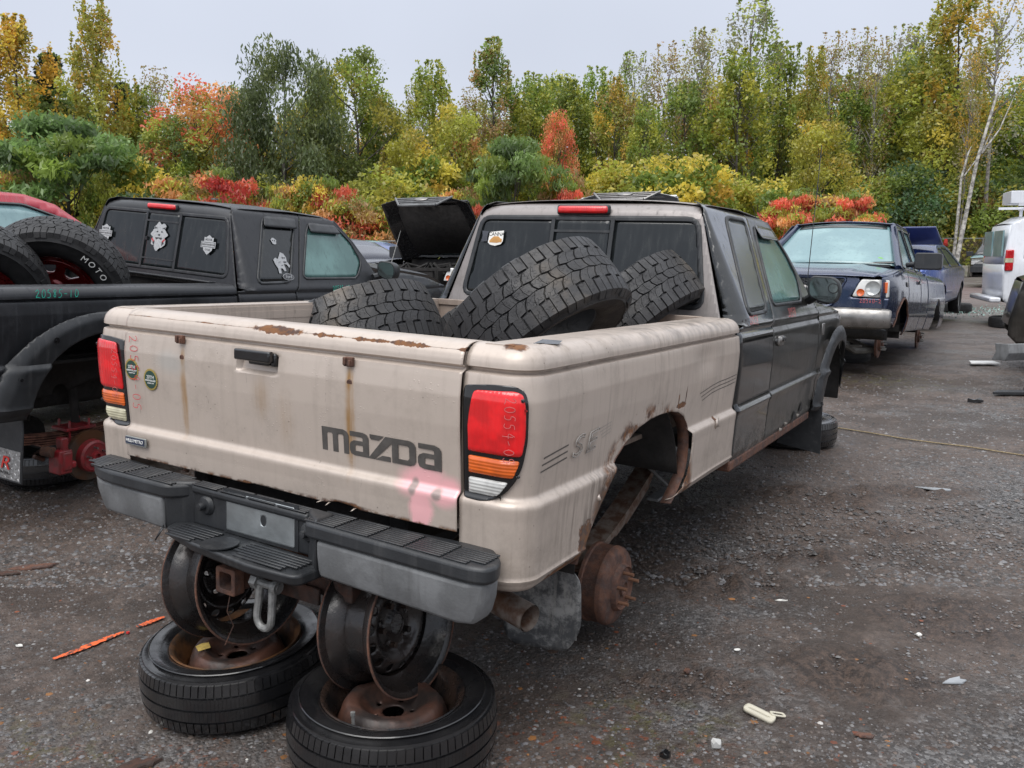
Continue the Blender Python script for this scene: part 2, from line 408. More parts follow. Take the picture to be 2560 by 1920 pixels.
PINKW = simple('red_wax_crayon', (.62, .03, .05), .6, var=.3, nsc=60); GREENW = simple('green_wax_crayon', (.02, .50, .36), .6, var=.3, nsc=60); PALEW = simple('pale_red_crayon', (.60, .13, .13), .6, var=.3, nsc=60)

# beige truck paint, with this truck's own rust, streaks and spray
BE = (.505, .432, .375); BD = (.21, .175, .145)
def rusty_layer(s, c, r, cw, spots, edge=True):
    k = s.maxs(spots)
    rc = s.mix(s.mr(s.noise(45, 5), .4, .62), (.19, .085, .035), (.085, .050, .040))
    return s.mix(k, c, rc), s.mix(k, r, .85), s.m2('MULTIPLY', cw, s.m2('SUBTRACT', 1, k)), k
def ex_gate(s, c, r, cw, nr):
    # soft ochre stains below the rusted bolts
    def st(x, z0, z1, w, a): return s.m2('MULTIPLY', s.m2('MULTIPLY', s.spot((x, 0, (z0+z1)/2), (w, 9, (z0-z1)/2), .9, .5, 25), a), s.mr(s.noise(30, 5, stretch=(3, 1, .1)), .3, .6, .35, 1))
    k = s.maxs([st(-.39, .93, .55, .022, .85), st(.31, .93, .55, .026, .95), st(.31, .93, .80, .02, 1.), st(-.39, .92, .80, .016, 1.), st(-.04, .87, .68, .05, .30), st(.06, .84, .60, .05, .18)])
    c = s.mix(k, c, (.30, .155, .035))
    pk = s.maxs([s.spot((.565, 0, .612), (.110, 9, .066), .6, .35, 16), s.spot((.64, 0, .600), (.07, 9, .055), .6, .3, 16)]); pk2 = s.maxs([s.spot((.565, 0, .545), (.050, 9, .075), .5, .5, 26), s.spot((.545, 0, .515), (.010, 9, .05), .4), s.spot((.578, 0, .51), (.010, 9, .05), .4)])
    pk = s.m2('MULTIPLY', s.maxs([pk, pk2]), .92); hole = s.maxs([s.spot((.535, 0, .598), (.018, 9, .030), .6), s.spot((.615, 0, .590), (.022, 9, .022), .6)])
    c = s.mix(s.m2('MULTIPLY', pk, s.m2('SUBTRACT', 1, s.m2('MULTIPLY', hole, .9))), c, (.88, .46, .48))
    c = s.mix(s.m2('MULTIPLY', hole, .5), c, (.16, .12, .13))
    z = s.n('SeparateXYZ'); s.put(z.inputs[0], s.co()); x = z.outputs['X']
    # chipped line along the top edge
    ln = s.m2('ABSOLUTE', s.m2('SUBTRACT', z.outputs['Z'], s.m2('ADD', .9795, s.m2('MULTIPLY', s.m2('SUBTRACT', s.noise(3, 3), .5), .012))))
    th = s.m2('MULTIPLY', s.mr(s.noise(9, 5, stretch=(1, .1, .1)), .42, .72, 0, .013), s.mr(x, -.25, .0, .15, 1))
    chip = s.mr(s.m2('SUBTRACT', ln, th), -.001, .0012, 1, 0)
    big = s.spot((.02, 0, .980), (.12, 9, .013), .25, 1.3, 34)
    bot = s.spot((.30, 0, .497), (.10, 9, .02), .3, .9, 30); b2 = s.spot((-.10, 0, .497), (.03, 9, .012), .3, .7, 40)
    edge = s.m2('MULTIPLY', s.mr(z.outputs['Z'], .512, .500), s.mr(s.noise(22, 5), .42, .58))
    c, r, cw, k = rusty_layer(s, c, r, cw, [chip, big, bot, b2, edge])
    gry = s.spot((-.45, 0, .84), (.10, 9, .055), .8, .5, 8); c = s.mix(s.m2('MULTIPLY', gry, .35), c, (.38, .42, .42))
    return c, r, cw, s.bump(s.m2('MULTIPLY', k, -1), .6, .002, nr)
def ex_side(s, c, r, cw, nr):
    A = s.spot((.88, .86, .67), (.4, .47, .335), .035, .035, 9)   # belt round the arch
    B = s.spot((.88, .84, .66), (.4, .42, .30), .02)
    ar = s.m2('MULTIPLY', s.spot((.88, .85, .36), (.3, .49, .41), .10, .10, 16), s.mr(s.noise(12, 5), .40, .56))
    sp = [ar, s.spot((.88, 1.20, .745), (.3, .007, .035), .4, .8, 40), s.spot((.88, 1.12, .735), (.3, .008, .03), .4, .9, 40), s.spot((.88, 1.16, .712), (.3, .06, .013), .3, 1.3, 40),
          s.spot((.88, .37, .425), (.3, .055, .055), .25, 1.5, 26), s.spot((.88, .30, .365), (.3, .20, .022), .25, 1.4, 26), s.spot((.88, 1.58, .585), (.3, .022, .03), .3, .8, 40),
          s.spot((.80, .06, .99), (.04, .03, .03), .3, .9, 40)]
    c, r, cw, k = rusty_layer(s, c, r, cw, sp)
    stn = s.m2('MULTIPLY', s.spot((.88, .45, .50), (.3, .36, .20), .8), s.mr(s.noise(26, 5, stretch=(1, 1.5, .12)), .42, .66, 0, .7))
    c = s.mix(stn, c, (.11, .09, .075))
    soot = s.m2('MULTIPLY', s.spot((.8, 1.3, 1.0), (.2, 1.3, .10), .9), s.mr(s.noise(16, 6, stretch=(1, 1, .2)), .38, .7, 0, .75)); c = s.mix(soot, c, (.10, .085, .075))
    return c, r, cw, s.bump(s.m2('MULTIPLY', k, -1), .6, .003, nr)
P_GATE = paint('beige_tailgate', BE, BD, .38, metal=.25, rough=.42, coat=.25, streak=.15, extra=ex_gate, lowdirt=.25, drops=.25)
P_SIDE = paint('beige_bedside', BE, BD, .38, metal=.25, rough=.42, coat=.25, streak=.40, extra=ex_side, lowdirt=.65)
P_BE = paint('beige_plain', BE, BD, .3, metal=.35, streak=.3)
P_BEIN = paint('beige_bed_inside', (.30, .24, .20), (.10, .07, .05), .7, metal=.1, rough=.6, coat=.1)
P_CABR = paint('grey_cab_rear', (.27, .245, .235), (.12, .11, .105), .5, metal=.3, rough=.42, coat=.25, streak=.5)
P_BLKD = paint('black_dusty', (.018, .019, .018), (.10, .095, .085), .40, metal=.1, rough=.28, coat=.45, streak=.34, streakcol=(.075, .075, .07), lowdirt=.7)
P_BLKG = paint('black_wet', (.005, .006, .007), (.05, .05, .045), .2, metal=.1, rough=.12, coat=.9, streak=.35, lowdirt=.6, drops=.5)
P_MATB = paint('black_satin', (.018, .019, .022), (.05, .05, .055), .4, metal=.2, rough=.42, coat=.12, streak=.6, streakcol=(.045, .048, .055), lowdirt=.3, drops=.35)

# ------------------------------------------------------------------ pickup geometry (x right, y forward, z up; y = 0 at the tailgate)
PRT = np.array([(.345, -.040, .352), (.355, -.022, .358), (.368, -.012, .368), (.383, -.006, .383), (.388, .002, .388), (.396, -.004, .396), (.45, -.004, .45), (.55, .0, .55), (.583, .003, .583), (.591, .002, .591), (.595, -.001, .595), (.604, -.015, .604), (.610, -.018, .610),
    (.68, -.012, .68), (.78, -.003, .78), (.86, 0, .86), (.905, -.005, .905), (.924, -.008, .924), (.928, -.027, .928), (.935, -.028, .935), (.940, -.009, .940), (.955, -.010, .955), (.97, -.015, .970), (.985, -.026, .984), (1.0, -.042, .994), (1.02, -.060, .9985), (1.04, -.080, 1.0), (1.07, -.110, 1.0), (1.08, -.118, .994), (1.09, -.12, .975)])
def prof(w): return np.interp(w, PRT[:, 0], PRT[:, 1]), np.interp(w, PRT[:, 0], PRT[:, 2])
BR = .09; BX0 = .686; BU1 = .109; BU2 = BU1+BR*PI/2
def uy(y): return BU2+(y-BR)
def bedsurf(u, w, e=0.):
    off, z = prof(w); off = off+e
    a = np.clip((u-BU1)/BR, 0, PI/2); s3 = np.maximum(u-BU2, 0); s1 = np.minimum(u, BU1)
    x = BX0+s1-.002+BR*np.sin(a); y = BR-BR*np.cos(a)+s3
    nx, ny = np.sin(a), -np.cos(a)
    # a push dent ahead of the wheel arch and slight waves in the sheet
    d = -.012*np.exp(-(((y-1.42)/.13)**2+((z-.86)/.05)**2)) - .006*np.exp(-(((y-1.62)/.06)**2+((z-.80)/.10)**2)) + .0015*np.sin(y*9+z*7)
    off = off+np.where(s3 > 0, d, 0)
    return np.stack([x+nx*off, y+ny*off, z], 1)
ARCH = [(.349, .345), (.375, .40), (.415, .452), (.465, .505), (.522, .555), (.59, .615), (.66, .652), (.757, .688), (.85, .703), (.94, .708), (1.05, .703), (1.14, .688), (1.21, .662), (1.255, .625), (1.28, .585), (1.29, .54), (1.285, .48), (1.263, .43), (1.20, .385), (1.134, .345)]
CXZ = np.array([(.30, .855), (.345, .862), (.385, .874), (.39, .880), (.40, .873), (.55, .880), (.575, .884), (.585, .892), (.597, .892), (.606, .880), (.62, .876), (.78, .882), (.90, .878), (.925, .872), (.933, .862), (.942, .862), (.950, .869), (.965, .868), (.985, .860), (1.0, .850), (1.03, .836), (1.48, .612), (1.495, .600), (1.51, .578), (1.522, .545), (1.53, .50)])
def yrear(z): return np.where(z > .968, 1.98+(z-.968)*.173, 1.885)
def cabsurf(y, z, e=0.):
    x = np.interp(z, CXZ[:, 0], CXZ[:, 1]); r = np.where(z > .968, np.interp(z, [.968, 1.46], [.105, .02]), .03)
    t = np.clip((y-yrear(z))/r, 0, 1); x = x-r*(1-np.sqrt(1-(1-t)**2))
    x = x-.07*np.clip((y-4.25)/.5, 0, 1)**2+e
    return np.stack([x, y, z], 1)
def grow(poly, d):
    A = np.array(poly); c = A.mean(0); n = len(A); out = []
    ar = sum(A[i-1][0]*A[i][1]-A[i][0]*A[i-1][1] for i in range(n)); sg = 1 if ar > 0 else -1
    for i in range(n):
        t = A[(i+1) % n]-A[i-1]; t = t/(np.linalg.norm(t)+1e-9); out.append((A[i][0]+sg*t[1]*d, A[i][1]-sg*t[0]*d))
    return out
QW = roundpoly([(2.10, 1.015), (2.44, 1.025), (2.72, 1.465), (2.38, 1.46)], .05)
DW = roundpoly([(2.61, 1.045), (3.30, 1.05), (3.44, 1.17), (3.37, 1.33), (3.24, 1.435), (2.90, 1.445), (2.84, 1.39)], .05)
RW = roundpoly([(-.66, 1.03), (.66, 1.03), (.590, 1.435), (-.590, 1.435)], .055)
def rearsurf(e=0.):
    def f(x, w):
        z = np.interp(w, [0, 1.455, 1.48, 1.50, 1.53, 1.60], [0, 1.455, 1.478, 1.492, 1.508, 1.52])
        y = 1.98+(w-.968)*.173+np.interp(w, [0, 1.455, 1.48, 1.50, 1.53, 1.60], [0, 0, .007, .018, .045, .11])
        return np.stack([x, y-e, z-.02*(np.abs(x)/.6)**6*(w > 1.45)], 1)
    return f
def ringpart(name, poly, surf, d, mat, par, e, thick=.006, step=.012, mirror=False, flip=False, din=-.002):
    return panel(name, grow(poly, d), lambda a, b: surf(a, b, e), step, mat, par, thick, holes=[grow(poly, din)], mirror=mirror, flip=flip)
def steel_rim(mat, R=.205, wd=.16, hub=None, name='steel_rim', parent=None, holes=14, M=None, hubmat=None):
    """wheel rim about the x axis; face towards +x"""
    b = MB(); h = wd/2
    b.lathe([(R, h), (R, h-.006), (R-.016, h-.012), (R-.022, h-.03), (R-.030, h-.045), (R-.052, h-.065), (R-.052, -h+.055), (R-.030, -h+.040), (R-.018, -h+.012), (R, -h+.006), (R, -h),
             (R-.004, -h), (R-.022, -h+.012), (R-.034, -h+.040), (R-.056, -h+.055), (R-.056, h-.065), (R-.034, h-.045), (R-.026, h-.03), (R-.019, h-.008), (R-.004, h)], 56, closed=True)
    me = mesh_from('barrel', b.V, b.F, 40)
    o = link('barrel', me, mat, parent); 
    if M is not None: o.matrix_local = M
    def ds(y, z):
        r = np.hypot(y, z); x = np.interp(r, [0, .033, .036, .075, .085, .11, .14, R-.054], [.052, .052, .040, .036, .048, .062, .045, .012])
        return np.stack([x-.02, y, z], 1)
    H = [circ(0, 0, .032, 20)]+[circ(.062*math.cos(a), .062*math.sin(a), .007, 8) for a in (i*2*PI/5 for i in range(5))]
    H += [circ(.128*math.cos(a), .128*math.sin(a), .0135, 12) for a in (i*2*PI/holes for i in range(holes))]
    d = panel('disc', circ(0, 0, R-.0545, 56), ds, .0085, hubmat or mat, parent, .004, holes=H, smooth=60)
    if M is not None: d.matrix_local = M
    return o, d
TYRES = {}
def tyre_mesh(R=.36, Ri=.205, W=.25, N=36, style='at', seed=3, Wi=None):
    key = (R, Ri, W, N, style)
    if key in TYRES: return TYRES[key]
    rn = random.Random(seed); h = W/2; b = MB(); wi = Wi or W*.80
    g = .011 if style == 'at' else .007
    tw = h*.88; crown = lambda s: R-.014*(abs(s)/h)**2.4
    base = lambda s: crown(s)-g
    P = [(Ri-.004, -wi/2+.012), (Ri+.008, -wi/2), (Ri+.03, -wi/2-.012), (Ri+(R-Ri)*.45, -h+.002), (Ri+(R-Ri)*.62, -h-.001), (Ri+(R-Ri)*.64, -h-.0035), (Ri+(R-Ri)*.66, -h-.001), (R-.045, -h+.004), (R-.028, -h+.012)]
    prof_ = P+[(base(s), s) for s in np.linspace(-tw, tw, 9)]+[(r, -x) for r, x in reversed(P)]
    inner = [(Ri-.004, wi/2-.02), (Ri+.03, wi/2), (R-.06, h-.02), (R-.035, 0), (R-.06, -h+.02), (Ri+.03, -wi/2), (Ri-.004, -wi/2+.02)]
    b.lathe(prof_+inner, 72, closed=True)
    def blk(poly, dh=0., outer=None):
        # poly of (theta, s); raised block with slightly tapering walls
        c = np.mean(np.array(poly), 0); top = []; bot = []
        for th, s in poly:
            r = crown(s)+dh; top.append((s, r*math.cos(th), r*math.sin(th)))
            th2 = th+(th-c[0])*.10; s2 = s+(s-c[1])*.06; r2 = base(s)-.002; bot.append((s2, r2*math.cos(th2), r2*math.sin(th2)))
        n = len(poly); b.add(bot+top, [(i, (i+1) % n, n+(i+1) % n, n+i) for i in range(n)]+[tuple(range(n, 2*n))])
    p = 2*PI/N; gp_ = .075
    if style in ('at', 'at2'):
        rows = [(-.86, -.50), (-.47, -.17), (-.14, .14), (.17, .47), (.50, .86)]
        for i in range(N):
            for k, (s0, s1) in enumerate(rows):
                t0 = (i+(.5 if k in (1, 4) else 0)+(.25 if k == 2 else 0))*p; a, c = t0, t0+p*(1-gp_*1.3)
                s0h, s1h = s0*h, s1*h; sh = p*.28*(1 if k in (1, 3) else -.5 if k == 2 else 0)
                j = .018*h
                if k in (0, 4):
                    sg = -1 if k == 0 else 1; so = sg*h*(.985 if i % 2 else .93); si = s1h if k == 0 else s0h
                    for q in (0, 1):
                        ta = a+(c-a)*(.0 if q == 0 else .52); tb = a+(c-a)*(.46 if q == 0 else 1)
                        jj = j*(1 if q else -1)
                        pts = [(ta, si+jj), (tb, si+jj*2), (tb, sg*h*.86), (ta, sg*h*.86)]
                        c0 = np.mean(np.array(pts), 0); n = 6
                        top = [(pts[0][1], crown(si), pts[0][0]), (pts[1][1], crown(si), pts[1][0]), (sg*h*.90, crown(.9*h), pts[2][0]), (so+sg*.004, R-.040, pts[2][0]-.002), (so+sg*.004, R-.040, pts[3][0]+.002), (sg*h*.90, crown(.9*h), pts[3][0])]
                        bot = [(pts[0][1], base(si)-.002, ta-.004), (pts[1][1], base(si)-.002, tb+.004), (sg*h*.88, R-.038, tb+.004), (so-sg*.008, R-.048, tb+.004), (so-sg*.008, R-.048, ta-.004), (sg*h*.88, R-.038, ta-.004)]
                        cv = lambda L: [(x, r*math.cos(t), r*math.sin(t)) for x, r, t in L]
                        F = [(0, 1, 7, 6), (1, 2, 8, 7), (2, 3, 9, 8), (3, 4, 10, 9), (4, 5, 11, 10), (5, 0, 6, 11), (6, 7, 8, 11), (8, 9, 10, 11)]
                        b.add(cv(bot)+cv(top), F)
                else:
                    m = (s0h+s1h)/2
                    for q in (0, 1):
                        ta = a+(c-a)*(.0 if q == 0 else .515); tb = a+(c-a)*(.485 if q == 0 else 1)
                        f = 1 if q == 0 else -1
                        blk([(ta-sh*.5, s0h+j*f), (tb-sh*.5+.0, s0h-j*f), (tb+p*.06, m), (tb+sh*.5, s1h+j*f), (ta+sh*.5, s1h-j*f), (ta+p*.06, m)], rn.uniform(-.0008, .0004))
    else:  # road tyre: ribs and small shoulder cuts
        for s0, s1 in ((-.80, -.45), (-.38, -.04), (.04, .38), (.45, .80)):
            M_ = N if abs(s0+s1) > 1 else N*2; q = 2*PI/(M_*2); gq = .010 if abs(s0+s1) > 1 else .0015
            for i in range(M_*2):
                a = i*q; blk([(a+gq, s0*h), (a+q-gq*.2, s0*h), (a+q-gq*.2+.006, s1*h), (a+gq+.006, s1*h)])
    me = mesh_from('tyre', b.V, b.F, 32); TYRES[key] = me; return me

def pickup(root, side='a'):
    A = side == 'a'
    body = P_SIDE if A else P_MATB; gate = P_GATE if A else P_MATB; cabm = P_BLKD if A else P_MATB; quart = P_BLKG if A else P_MATB
    # ---- bed
    sides = {}
    arch = [(uy(y), z) for y, z in ARCH] if A else [(uy(.80+.46*math.cos(a)), .30+.46*math.sin(a)) for a in np.linspace(PI-.1, .1, 20)]
    outl = [(0, 1.04), (0, .345)]+arch+[(uy(1.865), .345), (uy(1.865), 1.04)]
    for mir in (False, True):
        pn = panel('bed_side', outl, bedsurf, (.014, .0058), body, root, .0025, mirror=mir); sides[mir] = pn
        sg = -1 if mir else 1
        b = MB()
        b.prism([(.715*sg, .05), (.80*sg, .05), (.80*sg, 1.862), (.715*sg, 1.862)][::sg], .972, .9985); b.box((.712*sg, .21, .77), (.006, .32, .44)); b.box((.712*sg, .83, .885), (.006, .92, .21)); b.box((.712*sg, 1.57, .77), (.006, .56, .44)); b.box((.722*sg, .95, .955), (.03, 1.80, .03))
        b.build('bed_rail', P_BE if not A else P_SIDE, pn) if A else b.build('bed_rail', P_MATB, pn)
        # wheel-arch lip and inner well
        L = []; pts = [(y, z) for y, z in (ARCH if A else [(a[0]-BU2+BR, a[1]) for a in arch])]
        for y, z in pts: L.append(((.868*sg, y, z), (.825*sg, y, z-.004)))
        V = [p for q in L for p in q]; F = [(2*i, 2*i+1, 2*i+3, 2*i+2) for i in range(len(L)-1)]
        link('arch_lip', mesh_from('arch_lip', V, F, 60), RUST if A else DARK, pn, solid=.003)
        w = MB(); w.lathe([(.44, .84*sg), (.44, .50*sg), (.05, .50*sg)], 24, T(0, .83, .34), a0=.20, a1=PI+.1)
        w.build('wheel_well', DARK, pn, solid=.003)
    b = MB(); b.box((0, .95, .565), (1.42, 1.82, .02)); b.box((0, 1.855, .78), (1.42, .02, .42)); b.box((0, 1.85, .985), (1.42, .03, .03))
    for i in range(9): b.box((-.60+i*.15, .95, .580), (.06, 1.80, .012))
    b.build('bed_floor', P_BEIN if A else DARK, root, bevel=.003)
    # ---- tailgate
    def gs(x, w):
        off, z = prof(w); y = -off*.9-.010
        m = np.clip((x+.146)/.014, 0, 1)*np.clip((.032-x)/.014, 0, 1)*np.clip((z-.842)/.014, 0, 1)*np.clip((.912-z)/.014, 0, 1)
        m = m*m*(3-2*m); y = y+.028*m*(.55+.45*np.clip((z-.842)/.07, 0, 1)) + .001*np.sin(x*8+z*5)
        return np.stack([x, y, z], 1)
    gpoly = [(-.681, .500), (-.10, .4985), (-.07, .503), (.22, .4985), (.27, .509), (.33, .505), (.36, .4985), (.681, .500), (.681, 1.085), (-.681, 1.085)]
    tg = panel('tailgate', gpoly, gs, (.012, .0042), gate, root, .0025, flip=False)
    b = MB(); b.box((0, .075, .74), (1.352, .012, .48)); b.box((0, .045, .51), (1.35, .06, .014))
    for sx in (-1, 1): b.box((.676*sx, .045, .74), (.006, .06, .47))
    b.build('tailgate_inner', P_BE if A else P_MATB, tg)
    if A:
        b = MB(); b.box((-.053, -.022, .901), (.150, .022, .034)); b.box((-.035, -.012, .882), (.085, .02, .018)); b.box((.018, -.004, .892), (.022, .022, .04))
        b.build('handle', BLK, tg, bevel=.006, bseg=3)
        for x, z in ((-.392, .921), (.310, .916)):
            b = MB(); b.box((x, -.012, z), (.030, .014, .026)); b.box((x-.008, -.020, z+.002), (.010, .010, .022)); b.box((x+.009, -.018, z-.003), (.006, .012, .018)); b.build('rusted_latch', RUST, tg, bevel=.002)
            MB().tube([(x, -.002, z-.058), (x, -.010, z-.060)], .011, 8).build('rusted_bolt', RUST, tg, bevel=.002)
        # torn flakes along the bottom edge
        b = MB(); rn = random.Random(4)
        for i in range(3):
            x = rn.uniform(.20, .38); w = rn.uniform(.006, .022)
            b.add([(x, -.016, .503), (x+w, -.015, .504), (x+w*.6, -.030-rn.random()*.012, .496+rn.random()*.01)], [(0, 1, 2)])
        b.build('paint_flakes', P_BE, tg, solid=.001, kind='stuff')
        # MAZDA lettering, one part per letter
        GL = simple('dark_grey_decal', (.085, .078, .072), .45, var=.3, nsc=30)
        k_, hz_ = .42/1065, .0700
        m_ = [[(0, 0), (50, 0), (50, .72), (60, .78), (95, .78), (103, .72), (103, 0), (153, 0), (153, .72), (163, .78), (198, .78), (206, .72), (206, 0), (253, 0), (253, .80), (237, .93), (205, 1), (0, 1)]]
        a_ = lambda x0, q: [[(x0+x*q, y) for x, y in ((5, 1), (5, .80), (110, .80), (122, .76), (122, .63), (40, .63), (10, .54), (0, .42), (0, .20), (12, .06), (45, 0), (175, 0), (175, .80), (160, .93), (125, 1))], [(x0+x*q, y) for x, y in ((52, .20), (52, .41), (60, .45), (122, .45), (122, .20))]]
        zd = [[(450, 1), (575, 1), (528, .80), (462, .80), (450, .86)], [(430, 0), (490, 0), (645, .78), (645, 0), (800, 0), (835, .07), (850, .2), (850, .8), (835, .93), (800, 1), (590, 1)], [(700, .2), (700, .78), (780, .78), (795, .72), (795, .28), (780, .2)], [(495, 0), (630, 0), (630, .20), (558, .20)]]
        for nm, ol in (('letter_m', m_), ('letter_a', a_(262, 1)), ('letters_z_d', zd), ('letter_a', a_(868, 1.12))):
            place(shape_mesh(nm, [[(px*k_, py*hz_) for px, py in o] for o in ol], .0005), nm, GL, tg, frame((.203, .0022, .6505), (1, 0, 0), (0, -.0064, .07)))
        # round seals with scalloped gold edge
        GOLD = simple('gold_foil', (.55, .42, .12), .35, .6); GRN = simple('dark_green_print', (.02, .06, .045), .4)
        for k, (x, z) in enumerate(((-.645, .80), (-.548, .775))):
            r = .034; sc = [((r+.0015*math.cos(26*a))*math.cos(a), (r+.0015*math.cos(26*a))*math.sin(a)*1.05) for a in np.linspace(0, 2*PI, 104, endpoint=False)]
            st = place(shape_mesh('seal_sticker', [sc], .0004), 'seal_sticker', GOLD, tg, frame((x, -.0098, z), (1, 0, 0), (0, -.05, 1)))
            place(shape_mesh('disc', [circ(0, 0, r-.0055, 40, (r-.0055)*1.05)], .0005), 'sticker_field', GRN, st, T(0, 0, .0004))
            place(text_mesh('t', '20TH', .016), 'print', WHITE, st, T(0, .0075, .0010)); place(text_mesh('t', 'ANNIVERSARY', .0085), 'print', WHITE, st, T(0, -.004, .0010)); place(text_mesh('t', 'CELEBRATION', .005), 'print', WHITE, st, T(0, -.0125, .0010))
        bdg = MB(); bdg.box((-.615, -.021, .558), (.108, .006, .030)); dl = bdg.build('dealer_badge', simple('badge_plate', (.30, .31, .30), .4, .5), tg, bevel=.002)
        pb = MB(); pb.box((-.618, -.0245, .559), (.098, .002, .021)); pb.build('badge_field', simple('navy_print', (.025, .035, .07), .4), dl)
        o = place(text_mesh('t', 'HILLS METRO', .0155, spacing=.95), 'badge_text', WHITE, dl, frame((-.618, -.0262, .559), (1, 0, 0), (0, 0, 1)))
        o = place(script_mesh('20554-05', .045, .0011, 2), 'crayon_number', PINKW, tg, frame((-.655, -.0120, .915), (0.06, 0, -1), (1, 0, .06)))
    # ---- tail lamps
    TL = [(.004, .600), (.06, .598), (.10, .604), (.135, .625), (.163, .66), (.178, .70), (.186, .76), (.184, .85), (.177, .888), (.15, .903), (.09, .902), (.004, .893)]
    RL = roundpoly([(.020, .722), (.172, .722), (.180, .78), (.176, .85), (.168, .884), (.150, .890), (.040, .884), (.026, .82), (.020, .78)], .012)
    AL = roundpoly([(.021, .664), (.152, .664), (.170, .712), (.021, .712)], .010); CL = roundpoly([(.021, .609), (.09, .609), (.115, .618), (.142, .654), (.021, .654)], .010)
    if A:
        TL = roundpoly(TL, .014, 3)
        for mir in (False, True):
            h = panel('tail_lamp', TL, lambda a, b: bedsurf(a, b, .004+.004*np.clip(np.minimum(a/.01, 1), 0, 1)), .0042, BLK, root, .01, mirror=mir)
            for nm, pl, m_ in (('red_lens', RL, REDL), ('amber_lens', AL, AMBL), ('reverse_lens', CL, CREAML if mir else CLRL)):
                c = np.array(pl).mean(0); lo = np.array(pl).min(0); hi = np.array(pl).max(0)
                def lsf(a, b, lo=lo, hi=hi):
                    m = np.clip((a-lo[0])/.012, 0, 1)*np.clip((hi[0]-a)/.012, 0, 1)*np.clip((b-lo[1])/.012, 0, 1)*np.clip((hi[1]-b)/.012, 0, 1)
                    return bedsurf(a, b, .009+.006*np.sqrt(m))
                panel(nm, pl, lsf, .0042, m_, h, .006, mirror=mir)
            b = MB(); sgn = -1 if mir else 1
            for u_, z_ in ((.168, .868), (.166, .672)):
                p = bedsurf(np.array([u_]), np.array([z_]), .014)[0]; b.add(*_ico(.006, (p[0]*sgn, p[1], p[2])))
            b.build('lamp_screw', BLK, h)
            pc = bedsurf(np.array([.128]), np.array([.875]), .0165)[0]; o = place(script_mesh('20554-05', .030, .0009, 5), 'crayon_number', PALEW, h, frame(tuple(pc), (0.02, -.02, -1), (.93, .32, 0)) if not mir else frame((-.745, -.0165, .862), (0, 0, -1), (1, 0, 0)))
    # ---- body-side stripes and letters
    if A:
        GD = simple('thin_grey_decal', (.10, .09, .08), .5); GL2 = simple('faded_silver_decal', (.30, .28, .26), .4)
        def stripe(y0, z0, y1, z1, t, m, nm='stripe'):
            n = 14; P = [(y0+(y1-y0)*i/n, z0+(z1-z0)*i/n) for i in range(n+1)]
            V = []; 
            for y, z in P:
                for dz in (-t/2, t/2):
                    q = bedsurf(np.array([uy(y)]), np.array([z+dz]), .0008)[0]; V.append(tuple(q))
            link(nm, mesh_from(nm, V, [(2*i, 2*i+2, 2*i+3, 2*i+1) for i in range(n)], 60), m, sides[False])
        for i in range(3): stripe(.10-.004*i, .708-.018*i, .235, .722-.018*i, .0045, GD)
        for i in range(4): stripe(.43+.01*i, .735-.010*i, .52, .745-.010*i, .0018, GL2)
        for i in range(3):
            z0 = .742-.016*i
            stripe(1.37+.02*i, z0-.012, 1.52, z0+.006, .0035, GD); stripe(1.52, z0+.006, 1.85, z0+.018, .0035, GD)
        for ch, y in (('S', .285), ('E', .372)):
            def rg(k, d): return [(px*k, py*k) for px, py in d]
            me = text_mesh('letter', ch, .085, sx=1.7, shear=.2, line=.0016)
            o = place(me, 'letter_'+ch.lower(), GL2, sides[False], frame((.8795, y, .706), (0, 1, .09), (.10, 0, 1)))
        b = MB(); rn = random.Random(3)
        for y, z in ((.43, .535),):
            b.add([(.880, y, z), (.882, y+.012, z+.006), (.893, y+.008, z-.012), (.878, y+.003, z-.016)], [(0, 1, 2, 3)])
        b.add([(.886, 1.565, .60), (.886, 1.60, .605), (.896, 1.59, .57), (.884, 1.57, .565)], [(0, 1, 2, 3)])
        b.build('torn_flakes', P_BE, sides[False], solid=.001, kind='stuff')
        b = MB(); b.add([(.81, .13, .9995), (.85, .20, .997), (.84, .24, 1.003), (.80, .20, 1.006)], [(0, 1, 2, 3)]); b.box((.815, .17, .998), (.02, .06, .004)); b.build('torn_flap', BLK, sides[False])
    # ---- cab
    rs = rearsurf()
    rp_ = panel('cab_rear', [(-.764, .955), (.764, .955), (.745, 1.0), (.736, 1.03), (.604, 1.46), (.592, 1.50), (.575, 1.53), (.55, 1.56), (-.55, 1.56), (-.575, 1.53), (-.592, 1.50), (-.604, 1.46), (-.736, 1.03), (-.745, 1.0)], rs, .014, P_CABR if A else P_MATB, root, .003, holes=[RW])
    f1 = rearsurf(); f2 = lambda x, w, e: f1(x, w)-np.array([0, e, 0])
    ringpart('window_seal', RW, lambda x, w, e: f2(x, w, e), .012, BLKPL, rp_, .003, .008, .010, din=-.012)
    # three panes: left, sliding middle, right
    def pane(x0, x1, nm, dz=0, e=-.004):
        hw = lambda z: .655-(z-1.03)*.17
        q = [(max(-hw(1.03), x0), 1.034), (min(hw(1.03), x1), 1.034), (min(hw(1.433), x1), 1.433), (max(-hw(1.433), x0), 1.433)]
        return panel(nm, q, lambda x, w: f2(x, w, e), .03, TINT, rp_, .004)
    pane(-1, -.17, 'pane'); pane(.17, 1, 'pane'); pane(-.15, .15, 'pane', e=.002)
    b = MB()
    for x in (-.163, .163): b.loft([[tuple(f2(np.array([x+dx]), np.array([z]), e)[0]) for dx, e in ((-.010, -.006), (.010, -.006), (.010, .006), (-.010, .006))] for z in (1.034, 1.433)])
    for z, h in ((1.37, .012), (1.10, .010)): b.loft([[tuple(f2(np.array([x]), np.array([z+dz]), e)[0]) for dz, e in ((-h/2, -.002), (h/2, -.002), (h/2, .008), (-h/2, .008))] for x in (-.155, .155)])
